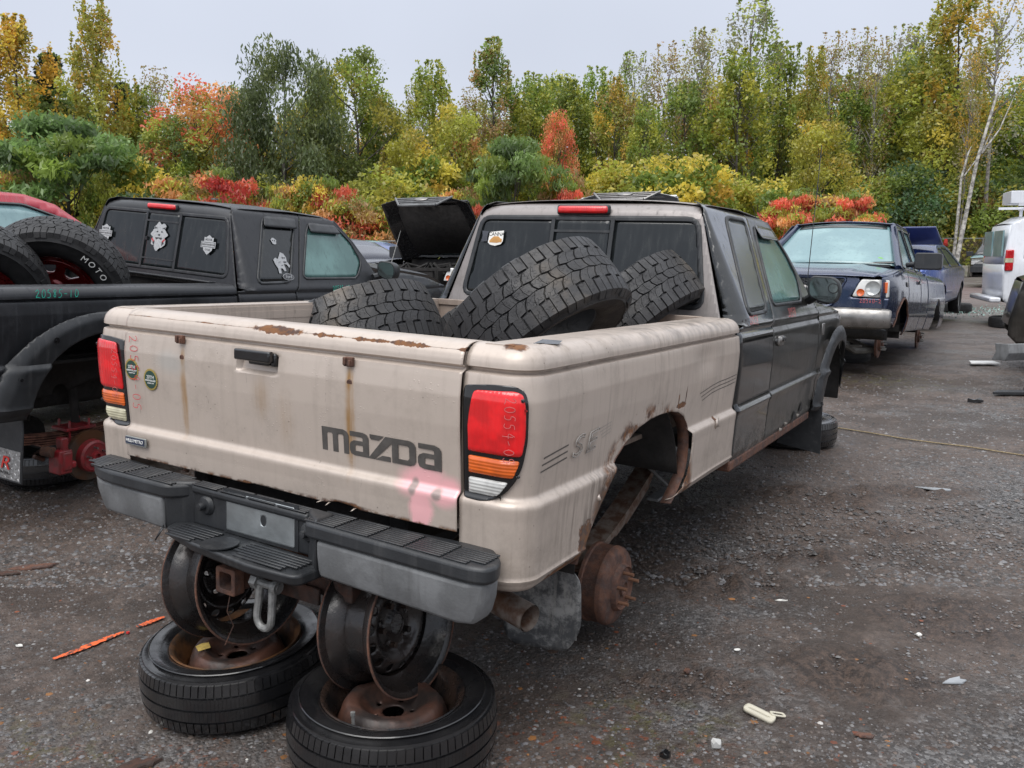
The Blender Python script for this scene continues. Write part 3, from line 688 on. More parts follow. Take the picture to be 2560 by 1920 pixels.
    b.box((-.13, 2.022, 1.24), (.02, .02, .025)); b.build('slider_frame', BLKPL, rp_)
    # high brake lamp
    b = MB(); b.box((.0 if A else -.02, 2.052, 1.475), (.275, .03, .038)); b.build('high_brake_lamp', REDL, root, bevel=.014, bseg=3)
    b = MB(); b.box((.0 if A else -.02, 2.060, 1.475), (.29, .03, .050)); b.build('lamp_surround', BLKPL, root, bevel=.012)
    def roofs(x, y):
        e = np.interp(y, [2.07, 2.12, 2.2, 2.7, 3.1, 3.25, 3.32], [1.488, 1.500, 1.508, 1.52, 1.506, 1.47, 1.44])
        return np.stack([x, y, e+.028*(1-np.abs(x/.60)**3)], 1)
    panel('roof', roundpoly([(-.595, 2.125), (.595, 2.125), (.592, 3.28), (-.592, 3.28)], .05), roofs, .04, P_CABR if A else P_MATB, root, .003, smooth=60)
    ex = [(1.888, .345), (1.888, .955), (1.981, .97), (1.981+.49*.173, 1.46), (2.085, 1.50), (2.12, 1.522), (2.80, 1.528), (2.802, 1.49), (2.526, .99), (2.480, .944), (2.474, .345)]
    dr = [(2.482, .345), (2.488, .944), (2.534, .99), (2.810, 1.49), (2.812, 1.528), (3.10, 1.515), (3.27, 1.475), (3.42, 1.33), (3.56, 1.12), (3.63, 1.0), (3.642, .944), (3.642, .42), (3.56, .345)]
    fd = [(3.650, .42), (3.650, .95), (3.58, 1.08), (3.66, 1.03), (4.05, .995), (4.35, .955), (4.58, .89), (4.70, .78), (4.72, .60)]+[(4.19+.46*math.cos(a), .36+.44*math.sin(a)) for a in np.linspace(.25, PI-.12, 20)]
    if not A: fd = [(3.650, .42), (3.650, .95), (3.60, 1.07), (3.68, 1.10), (4.05, 1.085), (4.45, 1.045), (4.85, .97), (4.98, .84), (4.98, .60), (4.64, .50)]+fd[9:]
    hup = 0. if A else .10
    for mir in (False, True):
        q = panel('extended_cab_side', ex, cabsurf, .013, quart, root, .003, holes=[QW], mirror=mir, flip=False)
        ringpart('window_seal', QW, cabsurf, .016, BLKPL, q, .006, .012, .010, mirror=mir)
        panel('pane', grow(QW, -.004), lambda a, b: cabsurf(a, b, .002), .03, FOGD if A else TINT, q, .004, mirror=mir)
        d = panel('door', dr, cabsurf, .014, cabm, root, .003, holes=[DW], mirror=mir)
        ringpart('window_seal', DW, cabsurf, .013, BLKPL, d, .006, .012, .010, mirror=mir)
        panel('pane', grow(DW, -.002), lambda a, b: cabsurf(a, b, -.004), .03, FOG, d, .004, mirror=mir)
        vis = [(2.86, 1.385), (3.255, 1.385), (3.22, 1.452), (2.88, 1.455)]
        panel('window_visor', roundpoly(vis, .02), lambda a, b: cabsurf(a, b, .010+.22*np.clip(1.452-b, 0, .1)), .02, BLK if A else BLKPL, d, .003, mirror=mir)
        if not A:
            panel('window_visor', roundpoly([(2.33, 1.40), (2.70, 1.40), (2.735, 1.475), (2.38, 1.472)], .02), lambda a, b: cabsurf(a, b, .012+.22*np.clip(1.47-b, 0, .1)), .02, BLKPL, q, .003, mirror=mir)
        sg = -1 if mir else 1
        b = MB(); b.box((.886*sg, 2.60, .862), (.018, .10, .05)); b.box((.893*sg, 2.60, .868), (.018, .085, .030)); b.build('door_handle', CHROME if A else BLKPL, d, bevel=.008)
        b = MB(); b.box((.900*sg, 2.60, .872), (.014, .06, .026)); b.tube([(.86*sg, 2.53, .862), (.887*sg, 2.53, .862)], .014, 12); b.build('handle_grip', BLK, d, bevel=.005)
        f = panel('front_fender', fd, cabsurf, .02, cabm, root, .003, mirror=mir)
        ann = [(4.19+.60*math.cos(a), .35+.52*math.sin(a)) for a in np.linspace(.1, PI-.02, 26)]+[(4.19+.44*math.cos(a), .35+.42*math.sin(a)) for a in np.linspace(PI-.02, .1, 26)]
        def fl(y, z):
            r = np.hypot((y-4.19)/.52, (z-.35)/.47); e = .045*np.clip((1.16-r)/.13, 0, 1)**.5+.004
            return cabsurf(y, np.minimum(z, .93), 0)*[1, 1, 0]+np.stack([e, 0*e, z], 1)
        panel('fender_flare', ann, fl, .016, BLKPL, f, .004, mirror=mir)
        w = MB(); w.lathe([(.45, .87*sg), (.45, .5*sg), (.05, .5*sg)], 20, T(0, 4.19, .36), a0=-.1, a1=PI+.1); w.build('wheel_well', DARK, f, solid=.003)
        b = MB(); b.box((.80*sg, 2.75, .335), (.14, 1.72, .05)); b.box((.83*sg, 2.75, .355), (.05, 1.72, .04)); b.build('rocker', RUST if A else DARK, root, bevel=.01)
        b = MB(); b.prism([(-.16, 0.02), (.11, -.02), (.10, .32), (-.06, .34)], -.004, .004); b.build('front_mudflap', BLKPL, root).matrix_local = frame((.83*sg, 3.72, .095), (1*sg, .05, 0), (0, -.1, 1))
        # mirror
        b = MB(); my = 0. if A else .27
        lp = lambda sc, y_: [(px_, y_+my, pz_) for px_, _q, pz_ in lp0(sc, y_)]
        lp0 = lambda sc, y: [(.955*sg+sg*(px-.955)*sc, y, 1.118+(pz-1.118)*sc) for px, pz in roundpoly([(.858, 1.165), (.885, 1.195), (.995, 1.192), (1.035, 1.165), (1.045, 1.10), (1.02, 1.04), (.95, 1.040), (.865, 1.075)], .03)]
        b.loft([lp(.93, 3.27), lp(1, 3.275), lp(1, 3.31), lp(.92, 3.36), lp(.55, 3.395)]); b.tube([(.84*sg, 3.44+my*.3, 1.05), (.90*sg, 3.36+my, 1.085)], .03, 8)
        mo = b.build('door_mirror', BLKPL, d, bevel=.004)
        pl = lp(.86, 3.268); MG = simple('mirror_glass', (.16, .19, .19), .06, .8, var=.1)
        link('mirror_glass', mesh_from('mg', pl, [tuple(range(len(pl)))], 0), MG, mo)
        if A and not mir:
            b = MB(); b.add(*_disc((1.005, 3.263, 1.128), .026, (0, -1, 0))); b.tube([(1.005, 3.266, 1.128), (1.005, 3.255, 1.128)], .029, 20); b.build('blind_spot_mirror', BLK, mo); 
            b = MB(); b.add(*_disc((1.005, 3.2535, 1.128), .024, (0, -1, 0))); b.build('round_glass', MG, mo)
            place(text_mesh('t', 'OBJECTS IN MIRROR ARE\nCLOSER THAN THEY APPEAR', .011), 'mirror_text', BLK, mo, frame((.955, 3.2655, 1.072), (1, 0, 0), (0, 0, 1)))
    # windshield, hood, nose
    wsf = lambda x, t: np.stack([x*(.585+.20*t), 3.27+.42*t+.0*x-.05*np.abs(x)**2*.8+.02, 1.465-.43*t], 1)
    ws = panel('windshield', [(-1, 0), (1, 0), (1, 1), (-1, 1)], wsf, .12, PALEREFL, root, .005, flip=True, smooth=180)
    for sg in (-1, 1):
        MB().tube([(.592*sg, 3.24, 1.475), (.68*sg, 3.42, 1.30), (.80*sg, 3.62, 1.04)], .024, 8).build('windshield_pillar', cabm, root)
    hz = lambda x, y: np.stack([x, y+hup*3*np.clip(y-3.8, 0, 1), hup+np.interp(y, [3.6, 4.0, 4.4, 4.6, 4.74], [1.045, 1.03, .985, .93, .85])+.015*np.sqrt(np.clip(1-(x/.8)**2, 0, 1))-.03*(np.abs(x)/.78)**6], 1)
    panel('hood', roundpoly([(-.78, 3.64), (.78, 3.64), (.76, 4.4), (.70, 4.74), (-.70, 4.74), (-.76, 4.4)], .06), hz, .05, cabm, root, .004, smooth=60)
    b = MB(); b.box((0, 4.74, .70), (1.42, .06, .32)); b.build('front_panel', cabm, root, bevel=.03)
    b = MB(); b.box((0, 4.775, .72), (.80, .02, .16))
    for i in range(5): b.box((0, 4.79, .66+.03*i), (.78, .012, .008))
    b.build('grille', BLKPL, root)
    for sg in (-1, 1): MB().box((.56*sg, 4.77, .73), (.28, .03, .15)).build('headlight', CLRL, root, bevel=.012)
    b = MB(); b.box((0, 4.82, .47), (1.66, .14, .18)); b.build('front_bumper', BLKPL, root, bevel=.03)
    # inside of the cab
    b = MB(); b.box((0, 2.9, .42), (1.66, 2.0, .06)); b.box((0, 3.6, .93), (1.5, .30, .22)); b.box((0, 2.4, .7), (1.5, .06, .5))
    b.build('cab_floor', DARK, root)
    for sg in (-1, 1): MB().box((.38*sg, 2.68, .90), (.50, .14, .62), ).box((.38*sg, 2.95, .62), (.50, .5, .16)).box((.38*sg, 2.66, 1.27), (.24, .09, .16)).build('seat', simple('seat_cloth', (.10, .10, .10), .9), root, bevel=.03)
    MB().lathe([(.19, -.012), (.20, 0), (.19, .012)], 24, T(0, 0, 0), closed=True).build('steering_wheel', BLKPL, root, loc=(-.38, 3.28, .98), rot=(0, -1.2, PI/2))
    # ---- frame and running gear
    b = MB()
    for sg in (-1, 1): b.box((.42*sg, 2.38, .43), (.07, 4.6, .10))
    for y in (.14, 1.0, 1.9, 3.0, 4.2): b.box((0, y, .43), (.84, .08, .08))
    b.box((0, 1.6, .36), (.5, .5, .16)); b.box((0, 3.4, .42), (.5, .9, .25))
    b.build('chassis_frame', DARK, root, bevel=.01)
    MB().tube([(0, 1.0, .33), (0, 2.6, .42)], .035, 10).tube([(0, .9, .30), (0, 1.06, .30)], .13, 14).build('driveshaft', DARK, root)
    return sides, tg
def _ico(r, c):
    bm = bmesh.new(); bmesh.ops.create_icosphere(bm, subdivisions=1, radius=r); V = [tuple(Vector(c)+v.co) for v in bm.verts]; F = [tuple(v.index for v in f.verts) for f in bm.faces]; bm.free(); return V, F
def _disc(c, r, n, k=20):
    n = Vector(n).normalized(); a = n.orthogonal().normalized(); b = n.cross(a)
    return [tuple(Vector(c)+(a*math.cos(2*PI*i/k)+b*math.sin(2*PI*i/k))*r) for i in range(k)], [tuple(range(k))]
# ------------------------------------------------------------------ ground
def ground():
    def graded(a, b, fine0, fine1, st, k):
        L = list(np.arange(fine0, fine1, st)); q = st; v = fine1
        while v < b: L.append(v); q *= k; v += q
        L.append(b); q = st; v = fine0-st; P = []
        while v > a: P.append(v); q *= k; v -= q
        P.append(a); return np.array(sorted(P)+L)
    xs = graded(-400, 400, -3.2, 5.5, .035, 1.045); ys = graded(-60, 700, 1.5, 11, .035, 1.03)
    X, Y = np.meshgrid(xs, ys); Z = .010*fbm(X*2.1, Y*2.1, 5)*2 + .05*fbm(X*.35, Y*.35, 3) + .008*fbm(X*11, Y*11, 3)
    # churned mud patches and a rut
    k_ = 2560/2212; MP = [(gp(x*k_, y*k_), a, b_) for x, y, a, b_ in ((1800, 1080, .36, .20), (1935, 1145, .26, .15), (1850, 1450, .30, .20), (1700, 1060, .30, .14), (1740, 1200, .35, .12), (1560, 1250, .35, .22), (2050, 1330, .30, .25), (1500, 1480, .30, .12), (1960, 1060, .5, .15))]
    for cx, cy, rx, ry, h in [(p.x, p.y, a, b_, .085) for p, a, b_ in MP]+[(1.2, 4.2, .8, .5, .02), (3.0, 4.3, .7, .5, .02)]:
        m = np.exp(-(((X-cx)/rx)**2+((Y-cy)/ry)**2)); Z += m*h*np.abs(fbm(X*9+cx, Y*9, 4))*2.2-.012*m
    k = np.clip((np.hypot(X, Y)-25)/60, 0, 1); Z *= 1-k; Z -= .012
    n, m = X.shape; idx = np.arange(n*m).reshape(n, m)
    F = np.stack([idx[:-1, :-1], idx[:-1, 1:], idx[1:, 1:], idx[1:, :-1]], -1).reshape(-1, 4)
    V = np.c_[X.ravel(), Y.ravel(), Z.ravel()]
    s = NT('wet_gravel'); co = s.world()
    v1 = s.n('TexVoronoi'); s.put(v1.inputs['Vector'], co); v1.inputs['Scale'].default_value = 75
    v2 = s.n('TexVoronoi'); s.put(v2.inputs['Vector'], co); v2.inputs['Scale'].default_value = 34
    g1 = s.n('SeparateColor'); s.put(g1.inputs[0], v1.outputs['Color']); g2 = s.n('SeparateColor'); s.put(g2.inputs[0], v2.outputs['Color'])
    peb = s.mix(s.mr(g1.outputs[0], .35, 1, 0, 1), (.050, .047, .046), (.165, .160, .158)); peb = s.mix(s.mr(g2.outputs[1], .86, 1.0, 0, .4), peb, (.18, .17, .165))
    peb = s.mix(s.mr(g2.outputs[0], .9, 1., 0, .8), peb, (.11, .055, .03))
    mud = s.mix(s.mr(s.noise(22, 7, co, rough=.75), .3, .7), (.050, .036, .029), (.125, .092, .075))
    pat = s.mr(s.m2('ADD', s.noise(.75, 6, co, rough=.65), s.m2('MULTIPLY', s.m2('SUBTRACT', s.noise(9, 4, co), .5), .25)), .36, .56)
    z = s.n('SeparateXYZ'); s.put(z.inputs[0], co); far = s.mr(z.outputs['Y'], 8, 26)
    pat = s.m2('MULTIPLY', pat, s.mr(z.outputs['Y'], 7, 30, 1, .55))
    c = s.mix(s.m2('MULTIPLY', pat, .92), peb, mud)
    wd_ = s.mr(s.m2('ADD', s.noise(1.9, 7, co, rough=.7), s.m2('MULTIPLY', s.m2('SUBTRACT', s.noise(.33, 3, co), .5), .9)), .48, .60, 0, .75); c = s.mix(wd_, c, (.038, .027, .021))
    c = s.mix(s.mr(z.outputs['Y'], 7, 26, 0, .55), c, s.mix(s.mr(s.noise(.4, 6, co, stretch=(.5, 1.6, 1)), .4, .6), s.mix(s.mr(s.noise(38, 4, co, rough=.9), .40, .60), (.24, .228, .22), (.10, .086, .080)), s.mix(s.mr(s.noise(26, 6, co, rough=.85), .38, .62), (.135, .108, .098), (.062, .048, .042))))
    red = s.m2('MULTIPLY', s.spot((17, 31, 0), (14, 10, 5), .8, .5, .6, co), .55); c = s.mix(red, c, (.15, .095, .09))
    # green-yellow moss and rust crumbs near the wheels
    ms = s.maxs([s.spot((.42, 2.35, 0), (.40, .5, 9), .9, .7, 5, co), s.spot((-1.45, 2.15, 0), (.55, .45, 9), .9, .7, 5, co), s.spot((4.3, 9.5, 0), (1.0, 1.2, 9), .9, .6, 3, co)])
    ms = s.m2('MULTIPLY', ms, s.mr(s.noise(11, 6, co, rough=.7), .48, .66)); c = s.mix(s.m2('MULTIPLY', ms, .75), c, (.085, .080, .018))
    rc = s.m2('MULTIPLY', s.maxs([s.spot((.2, 2.25, 0), (.65, .45, 9), .9, .5, 5, co), s.spot((-1.1, 2.1, 0), (.8, .3, 9), .9, .5, 5, co)]), s.mr(s.noise(34, 4, co), .58, .64)); c = s.mix(rc, c, (.16, .05, .022))
    dark_spots = s.maxs([s.spot((-.6, 4.2, 0), (1.6, 1.6, 9), .9, .5, 2, co), s.spot((.9, 5.6, 0), (1.2, 1.6, 9), .9, .5, 2, co), s.spot((-3.5, 6, 0), (1.5, 2.5, 9), .9, .5, 2, co), s.spot((.2, 3.2, 0), (.8, .9, 9), .9, .5, 2, co)]); c = s.mix(s.m2('MULTIPLY', dark_spots, .55), c, (.014, .011, .010))  # broad dark spots on the ground under and around the pickups
    mp = s.m2('MULTIPLY', s.maxs([s.spot((p.x, p.y, 0), (a*1.25, b_*1.3, 9), .55, .9, 7, co) for p, a, b_ in MP]), .85); c = s.mix(mp, c, s.mix(s.mr(s.noise(30, 6, co, rough=.8), .42, .6), (.022, .015, .012), (.085, .056, .042)))
    wet = s.mr(s.noise(1.3, 5, co), .35, .65, .34, .72)
    h = s.m2('ADD', s.m2('MULTIPLY', s.mr(v1.outputs['Distance'], 0, .55, 1, 0), s.m2('SUBTRACT', 1.0, s.m2('MULTIPLY', pat, .7))), s.m2('MULTIPLY', s.mr(v2.outputs['Distance'], 0, .5, 1, 0), .5))
    h = s.m2('ADD', h, s.m2('MULTIPLY', s.noise(60, 6, co, rough=.8), 1.2))
    mt = s.bsdf(c, wet, 0, s.bump(h, .75, .010), spec=.45)
    o = link('ground', mesh_from('ground', V, F, 180), mt, kind='structure')
    return mt
ground()
def stones(name, n, region, smin, smax, cols, label=None, flat=.85, seed=1, dens=None, zoff=0.):
    r = np.random.default_rng(seed); x0, x1, y0, y1 = region
    y = y0+(y1-y0)*r.random(n)**1.5; x = (x0+(x1-x0)*r.random(n))*(1 if dens is None else 1)
    if dens is not None: x = x*(y*dens)      # keep inside the view's width at every distance
    s = smin*(smax/smin)**(r.random(n)**2.2); z = .010*fbm(x*2.1, y*2.1, 5)*2+.05*fbm(x*.35, y*.35, 3)+.008*fbm(x*11, y*11, 3)-.012+zoff
    B = np.array([(1, 0, 0), (.3, .9, 0), (-.8, .6, 0), (-.7, -.7, 0), (.4, -.9, 0), (.1, .1, .75), (0, 0, -.4)])
    Fb = np.array([(0, 1, 5), (1, 2, 5), (2, 3, 5), (3, 4, 5), (4, 0, 5)])
    V = B[None]*(1+.35*(r.random((n, 7, 3))-.5)); V[:, :, 2] *= flat
    a = r.random(n)*2*PI; ca, sa = np.cos(a), np.sin(a); Vx = V[..., 0]*ca[:, None]-V[..., 1]*sa[:, None]; Vy = V[..., 0]*sa[:, None]+V[..., 1]*ca[:, None]
    st = .7+.6*r.random(n)
    V = np.stack([Vx*s[:, None]*st[:, None]+x[:, None], Vy*s[:, None]+y[:, None], V[..., 2]*s[:, None]+z[:, None]], -1)
    F = (Fb[None]+7*np.arange(n)[:, None, None]).reshape(-1, 3)
    C = np.array(cols)[r.integers(0, len(cols), n)]*(.6+.8*r.random((n, 1))); C = np.repeat(C[:, None], 7, 1).reshape(-1, 3)
    me = mesh_from(name, V.reshape(-1, 3), F, 0, C)
    return link(name, me, COLMAT, kind='stuff')
def colmat(name, rough=.55, trans=0., sat=None):
    s = NT(name); a = s.n('Attribute'); a.attribute_name = 'Col'
    return s.bsdf(a.outputs['Color'], rough, spec=.45)
COLMAT = colmat('stone_chips')
G1 = [(.09, .086, .088), (.115, .112, .116), (.062, .057, .055), (.145, .14, .138), (.042, .038, .036), (.095, .074, .063), (.075, .062, .055)]
stones('gravel', 46000, (-.74, .74, 1.75, 6.0), .0028, .0095, G1, seed=11, dens=1.)
stones('gravel_far', 42000, (-.70, .70, 3.5, 17), .006, .017, G1, seed=12, dens=1.)
stones('rust_flakes', 520, (-.7, .55, 1.8, 3.4), .004, .016, [(.15, .045, .02), (.10, .04, .025), (.20, .09, .03)], flat=.3, seed=13, dens=1.)
stones('pale_pebbles', 130, (-.7, .7, 1.8, 12), .004, .012, [(.35, .34, .32), (.42, .40, .38)], seed=14, dens=1.)

# ------------------------------------------------------------------ the beige and black pickup
MA = Matrix(((.86049, .50793, .03953, -.74817), (-.50864, .86092, .00984, 2.46368), (-.02903, -.02857, .99917, .22431), (0, 0, 0, 1)))
truck = thing('pickup_truck', 'beige bed pickup with black extended cab propped on rims, tailgate facing the viewer', 'pickup truck', MA)
pickup(truck, 'a')
# rear bumper
def bumper():
    par = MB().add([], []).build('rear_bumper', BLKPL, truck) if False else None
    YF = -.137; ZT = .497
    top = MB()
    def slab(poly, z0, z1, dz=lambda x: 0.): top.loft([[(x, y, z0+dz(x)) for x, y in poly], [(x, y, z1+dz(x)) for x, y in poly]])
    tilt = lambda x: -.014-.014*max(0, x)
    Lp = roundpoly([(-.805, .02), (-.800, -.03), (-.765, -.080), (-.685, -.122), (-.60, YF), (-.315, YF), (-.265, -.075), (-.265, -.036)], .03)[::1]
    Rp = roundpoly([(.225, -.036), (.225, -.075), (.265, YF), (.80, YF), (.848, -.122), (.858, -.085), (.842, -.04), (.80, .0), (.78, .02)], .02)
    slab(Lp, .452, ZT, tilt); slab(Rp, .452, ZT, tilt)
    slab([(-.265, -.085), (.225, -.085), (.225, -.036), (-.265, -.036)], .47, ZT, tilt)
    b = top.build('rear_bumper', BLKPL, truck, bevel=.010, bseg=3)
    # wall of the middle recess with sloping cheeks
    m = MB(); m.box((-.02, -.060, .415), (.50, .03, .125)); 
    m.loft([[(-.335, YF+.006, .335), (-.335, YF+.006, .49), (-.255, -.07, .49), (-.255, -.07, .335)], [(-.335, -.05, .335), (-.335, -.05, .49), (-.255, -.045, .49), (-.255, -.045, .335)]])
    m.loft([[(.215, -.07, .335), (.215, -.07, .49), (.300, YF+.006, .49), (.300, YF+.006, .335)], [(.215, -.045, .335), (.215, -.045, .49), (.300, -.05, .49), (.300, -.05, .335)]])
    m.build('bumper_middle', BLKPL, b, bevel=.010, bseg=3)
    st = MB(); sp = roundpoly([(-.315, -.10), (-.30, -.155), (-.12, -.205), (.14, -.225), (.30, -.205), (.300, -.07), (-.315, -.06)], .03)
    st.loft([[(x, y+.01, .325-.03*max(0, x)) for x, y in sp], [(x, y, .358-.03*max(0, x)) for x, y in sp]]); st.build('bumper_step', BLKPL, b, bevel=.008, bseg=3)
    MB().add([(-.335, -.13, .35), (-.30, -.16, .35), (-.33, -.165, .31), (-.35, -.14, .315)], [(0, 1, 2, 3)]).build('torn_corner', BLKPL, b, solid=.004)
    # raised tread lines
    t = MB()
    for x0, x1, n in ((-.765, -.30, 4), (.25, .835, 5)):
        w = (x1-x0)/n
        for i in range(n):
            for j in range(8):
                y = -.122+j*.0128; a, c = x0+i*w+.004, x0+(i+1)*w-.004
                if j < 2 and (i == 0 and x0 < -.5): a += .05
                if j < 2 and (i == n-1 and x0 > 0): c -= .04
                if y > -.04 and abs((a+c)/2) > 2: continue
                t.box(((a+c)/2, y, ZT+tilt((a+c)/2)+.0022), (c-a, .0085, .0045))
    for i in range(4):
        for j in range(4): t.box((-.205+i*.122, -.080+j*.012, ZT+.002+tilt(-.205+i*.122)), (.112, .008, .004))
    for x0, x1 in ((-.27, -.10), (.02, .27)):
        for j in range(7): t.box(((x0+x1)/2, -.195+j*.0155, .3605-.03*max(0, (x0+x1)/2)), (x1-x0-(.06 if j < 2 else 0), .009, .005))
    t.build('tread_ridges', BLKPL, b, bevel=.0012, bseg=1, kind='stuff')
    MB().tube([(-.04, -.165, .360), (-.04, -.165, .3635)], .055, 24).build('step_pad', BLKPL, b)
    # grey lower skins
    for sg, x0, x1, nm in ((-1, -.785, -.345, 'lower_skin'), (1, .300, .880, 'lower_skin')):
        if sg < 0: P0 = [(-.79, .0), (-.79, -.03), (-.755, -.078), (-.68, YF+.020), (-.345, YF+.006), (-.345, -.03)]; P1 = [(-.76, .02), (-.76, -.01), (-.725, -.060), (-.66, -.100), (-.345, -.112), (-.345, -.02)]
        else: P0 = [(.300, -.03), (.300, YF+.006), (.79, YF+.006), (.838, -.112), (.842, -.05), (.80, .0)]; P1 = [(.300, -.02), (.300, -.115), (.76, -.115), (.800, -.095), (.80, -.03), (.77, .02)]
        g = MB(); L = []
        for t_, zz in ((0, .451), (.35, .405), (.7, .365), (1, .340)):
            drop = 0.
            L.append([(a[0]*(1-t_**2)+c[0]*t_**2, a[1]*(1-t_**2)+c[1]*t_**2, zz+tilt(a[0])-.018*sg*(a[0]-.3)*(t_)*(1 if sg > 0 else 0)) for a, c in zip(P0, P1)])
        g.loft(L); g.build(nm, GREYPL, b, bevel=.012, bseg=3)
    # knobs
    for x in (-.20, .228):
        k = MB(); y0 = -.076; k.lathe([(0, .034), (.010, .033), (.013, .024), (.013, .014), (.024, .012), (.032, .002), (.032, 0)], 24, frame((x, y0, .427), (0, -1, 0), (1, 0, 0))); k.build('plate_knob', BLKPL, b)
    # plate
    def pl(x, z): return np.stack([x, 0*x-.0775, z], 1)
    lp = panel('licence_plate', rrect(-.113, .366, .170, .487, .006), pl, .005, ALU, b, .002, holes=[circ(.045, .424, .0125, 14, .017)], flip=False)
    MB().box((.03, -.0760, .427), (.31, .002, .14)).build('plate_backing', BLKPL, b)
    # hitch and shackle
    h = MB(); c = (-.075, -.115, .222); o, i = .041, .026
    for k in range(1): h.loft([rr(c, o, -.0), rr(c, o, .04), rr(c, o*.88, .042), rr(c, o*.88, .34)]) if False else None
    def sq(cx, cz, s_, y, r_=.008): return [(x, y, z) for x, z in rrect(cx-s_, cz-s_, cx+s_, cz+s_, r_)]
    h.loft([sq(-.075, .222, i, .10), sq(-.075, .222, i, -.118), sq(-.075, .222, o, -.118), sq(-.075, .222, o, -.078), sq(-.075, .222, o-.006, -.076), sq(-.075, .222, o-.006, .30)])
    h.build('hitch_receiver', RUST, truck, bevel=.003)
    MB().box((.02, .02, .24), (.62, .06, .055)).box((.10, -.03, .215), (.25, .012, .05)).build('hitch_crossbar', RUSTD, truck, bevel=.004)
    s_ = MB(); cx, cz = .055, .225
    pts = [(cx-.026, -.075, cz), (cx-.028, -.080, cz-.05)]+[(cx+.030*math.cos(a), -.085, cz-.095+.034*math.sin(a)) for a in np.linspace(PI, 2*PI, 9)]+[(cx+.028, -.080, cz-.05), (cx+.026, -.075, cz)]
    s_.tube(pts, [.013, .012]+[.0115]*9+[.012, .013], 10); s_.tube([(cx-.05, -.075, cz+.005), (cx+.055, -.075, cz+.005)], .012, 10); s_.tube([(cx-.055, -.075, cz+.005), (cx-.030, -.075, cz+.005)], .022, 6); s_.tube([(cx+.03, -.075, cz+.005), (cx+.05, -.075, cz+.005)], .020, 12)
    sh = s_.build('tow_shackle', GALV, truck); sh.rotation_euler = (0, 0, 0)
    MB().tube([(-.07, -.10, .19), (-.065, -.12, .13), (-.06, -.10, .08), (-.075, -.12, .02)], .0015, 4).build('dangling_wire', RUST, truck)
bumper()
def running_gear():
    e = MB(); P = [(.30, 1.0, .31), (.36, .70, .31), (.42, .40, .275), (.50, .29, .255), (.62, .235, .240), (.805, .190, .222)]
    e.tube(P, .040, 20, caps=False); e.tube(P, .0365, 20, caps=False); o = e.build('exhaust_pipe', simple('exhaust_steel', (.30, .26, .23), .55, .5, var=.5, nsc=14, bump=.3, bsc=60, col2=(.12, .06, .035)), truck)
    e = MB(); L = [(.036, 0), (.036, .01)]
    mf = roundpoly([(.585, .055), (.61, .005), (.80, .012), (.842, .10), (.835, .255), (.79, .295), (.60, .30)], .035)
    fm = NT('dusty_mudflap'); cc = fm.mix(fm.mr(fm.noise(9, 7, rough=.75), .42, .6), (.05, .052, .055), (.25, .25, .245)); cc = fm.mix(fm.m2('MULTIPLY', fm.spot((.79, .43, .15), (.09, 1, .2), .8), fm.mr(fm.noise(30, 5, stretch=(2, 1, .3)), .5, .62, 0, .6)), cc, (.28, .27, .25))
    FM = fm.bsdf(cc, .6)
    panel('mudflap', mf, lambda x, z: np.stack([x, .43+.02*np.sin(x*9)+.12*(z-.3)**2, z], 1), .02, FM, truck, .006)
    MB().box((.70, .43, .33), (.22, .02, .08)).build('flap_bracket', RUST, truck)
    b = MB(); C = T(.75, 1.01, .030)
    b.lathe([(.0, .0), (.020, .001), (.022, .008), (.030, .008), (.032, -.001), (.074, -.002), (.080, .006), (.083, .003), (.090, -.014), (.118, -.018), (.138, -.024), (.146, -.034), (.148, -.05), (.145, -.055), (.145, -.105), (.150, -.110), (.150, -.122), (.10, -.126), (.0, -.126)], 48, C)
    dr = b.build('brake_drum', RUST, truck)
    for i in range(5):
        a = .3+i*2*PI/5; MB().tube([(-.01, .057*math.cos(a), .057*math.sin(a)), (.038, .057*math.cos(a), .057*math.sin(a))], .0068, 8, C).build('wheel_stud', simple('rusty_stud', (.20, .10, .06), .7, .3), dr)
    MB().tube([(.63, 1.01, .03), (.30, 1.0, .05), (-.62, .98, .10)], [.045, .04, .04], 12).tube([(.1, 1.0, .06), (-.12, 1.0, .07)], .12, 14).build('rear_axle', DARK, truck)
    # leaf pack hanging at an angle
    l = MB()
    A0, A1 = Vector((.56, 1.70, .355)), Vector((.56, .95, .080))
    for k in range(5):
        s0 = .0+.03*k; s1 = 1-.14*k; L = []
        for i in range(9):
            t = s0+(s1-s0)*i/8; p = A0.lerp(A1, t); p.z += -.03*math.sin(t*PI)-.011*k
            L.append([(p.x-.042, p.y, p.z), (p.x+.042, p.y, p.z), (p.x+.042, p.y, p.z-.009), (p.x-.042, p.y, p.z-.009)])
        l.loft(L)
    l.tube([(.51, 1.70, .36), (.61, 1.70, .36)], .028, 12); l.build('leaf_spring', simple('dusty_spring_steel', (.19, .155, .13), .7, .2, var=.4, nsc=25, bump=.3, bsc=80, col2=(.10, .05, .03)), truck)
    MB().box((.56, 1.70, .39), (.10, .10, .08)).build('spring_hanger', DARK, truck, bevel=.008)
    MB().tube([(.60, 1.30, .50), (.60, 1.86, .21)], .007, 8).build('brake_rod', GREYPL, truck)
    MB().box((.62, 1.72, .205), (.05, .22, .012)).build('hanging_bracket', GREYPL, truck)
    MB().tube([(.45, .82, .46), (.50, 1.0, .06)], .022, 10).tube([(.45, .82, .46), (.475, .9, .26)], .03, 10).build('shock_absorber', DARK, truck)
    # radio aerial
    MB().tube([(.72, 3.95, 1.0), (.72, 3.95, 1.04)], .012, 8).tube([(.72, 3.95, 1.03), (.73, 3.98, 2.02)], .0028, 5).build('aerial', BLK, truck)
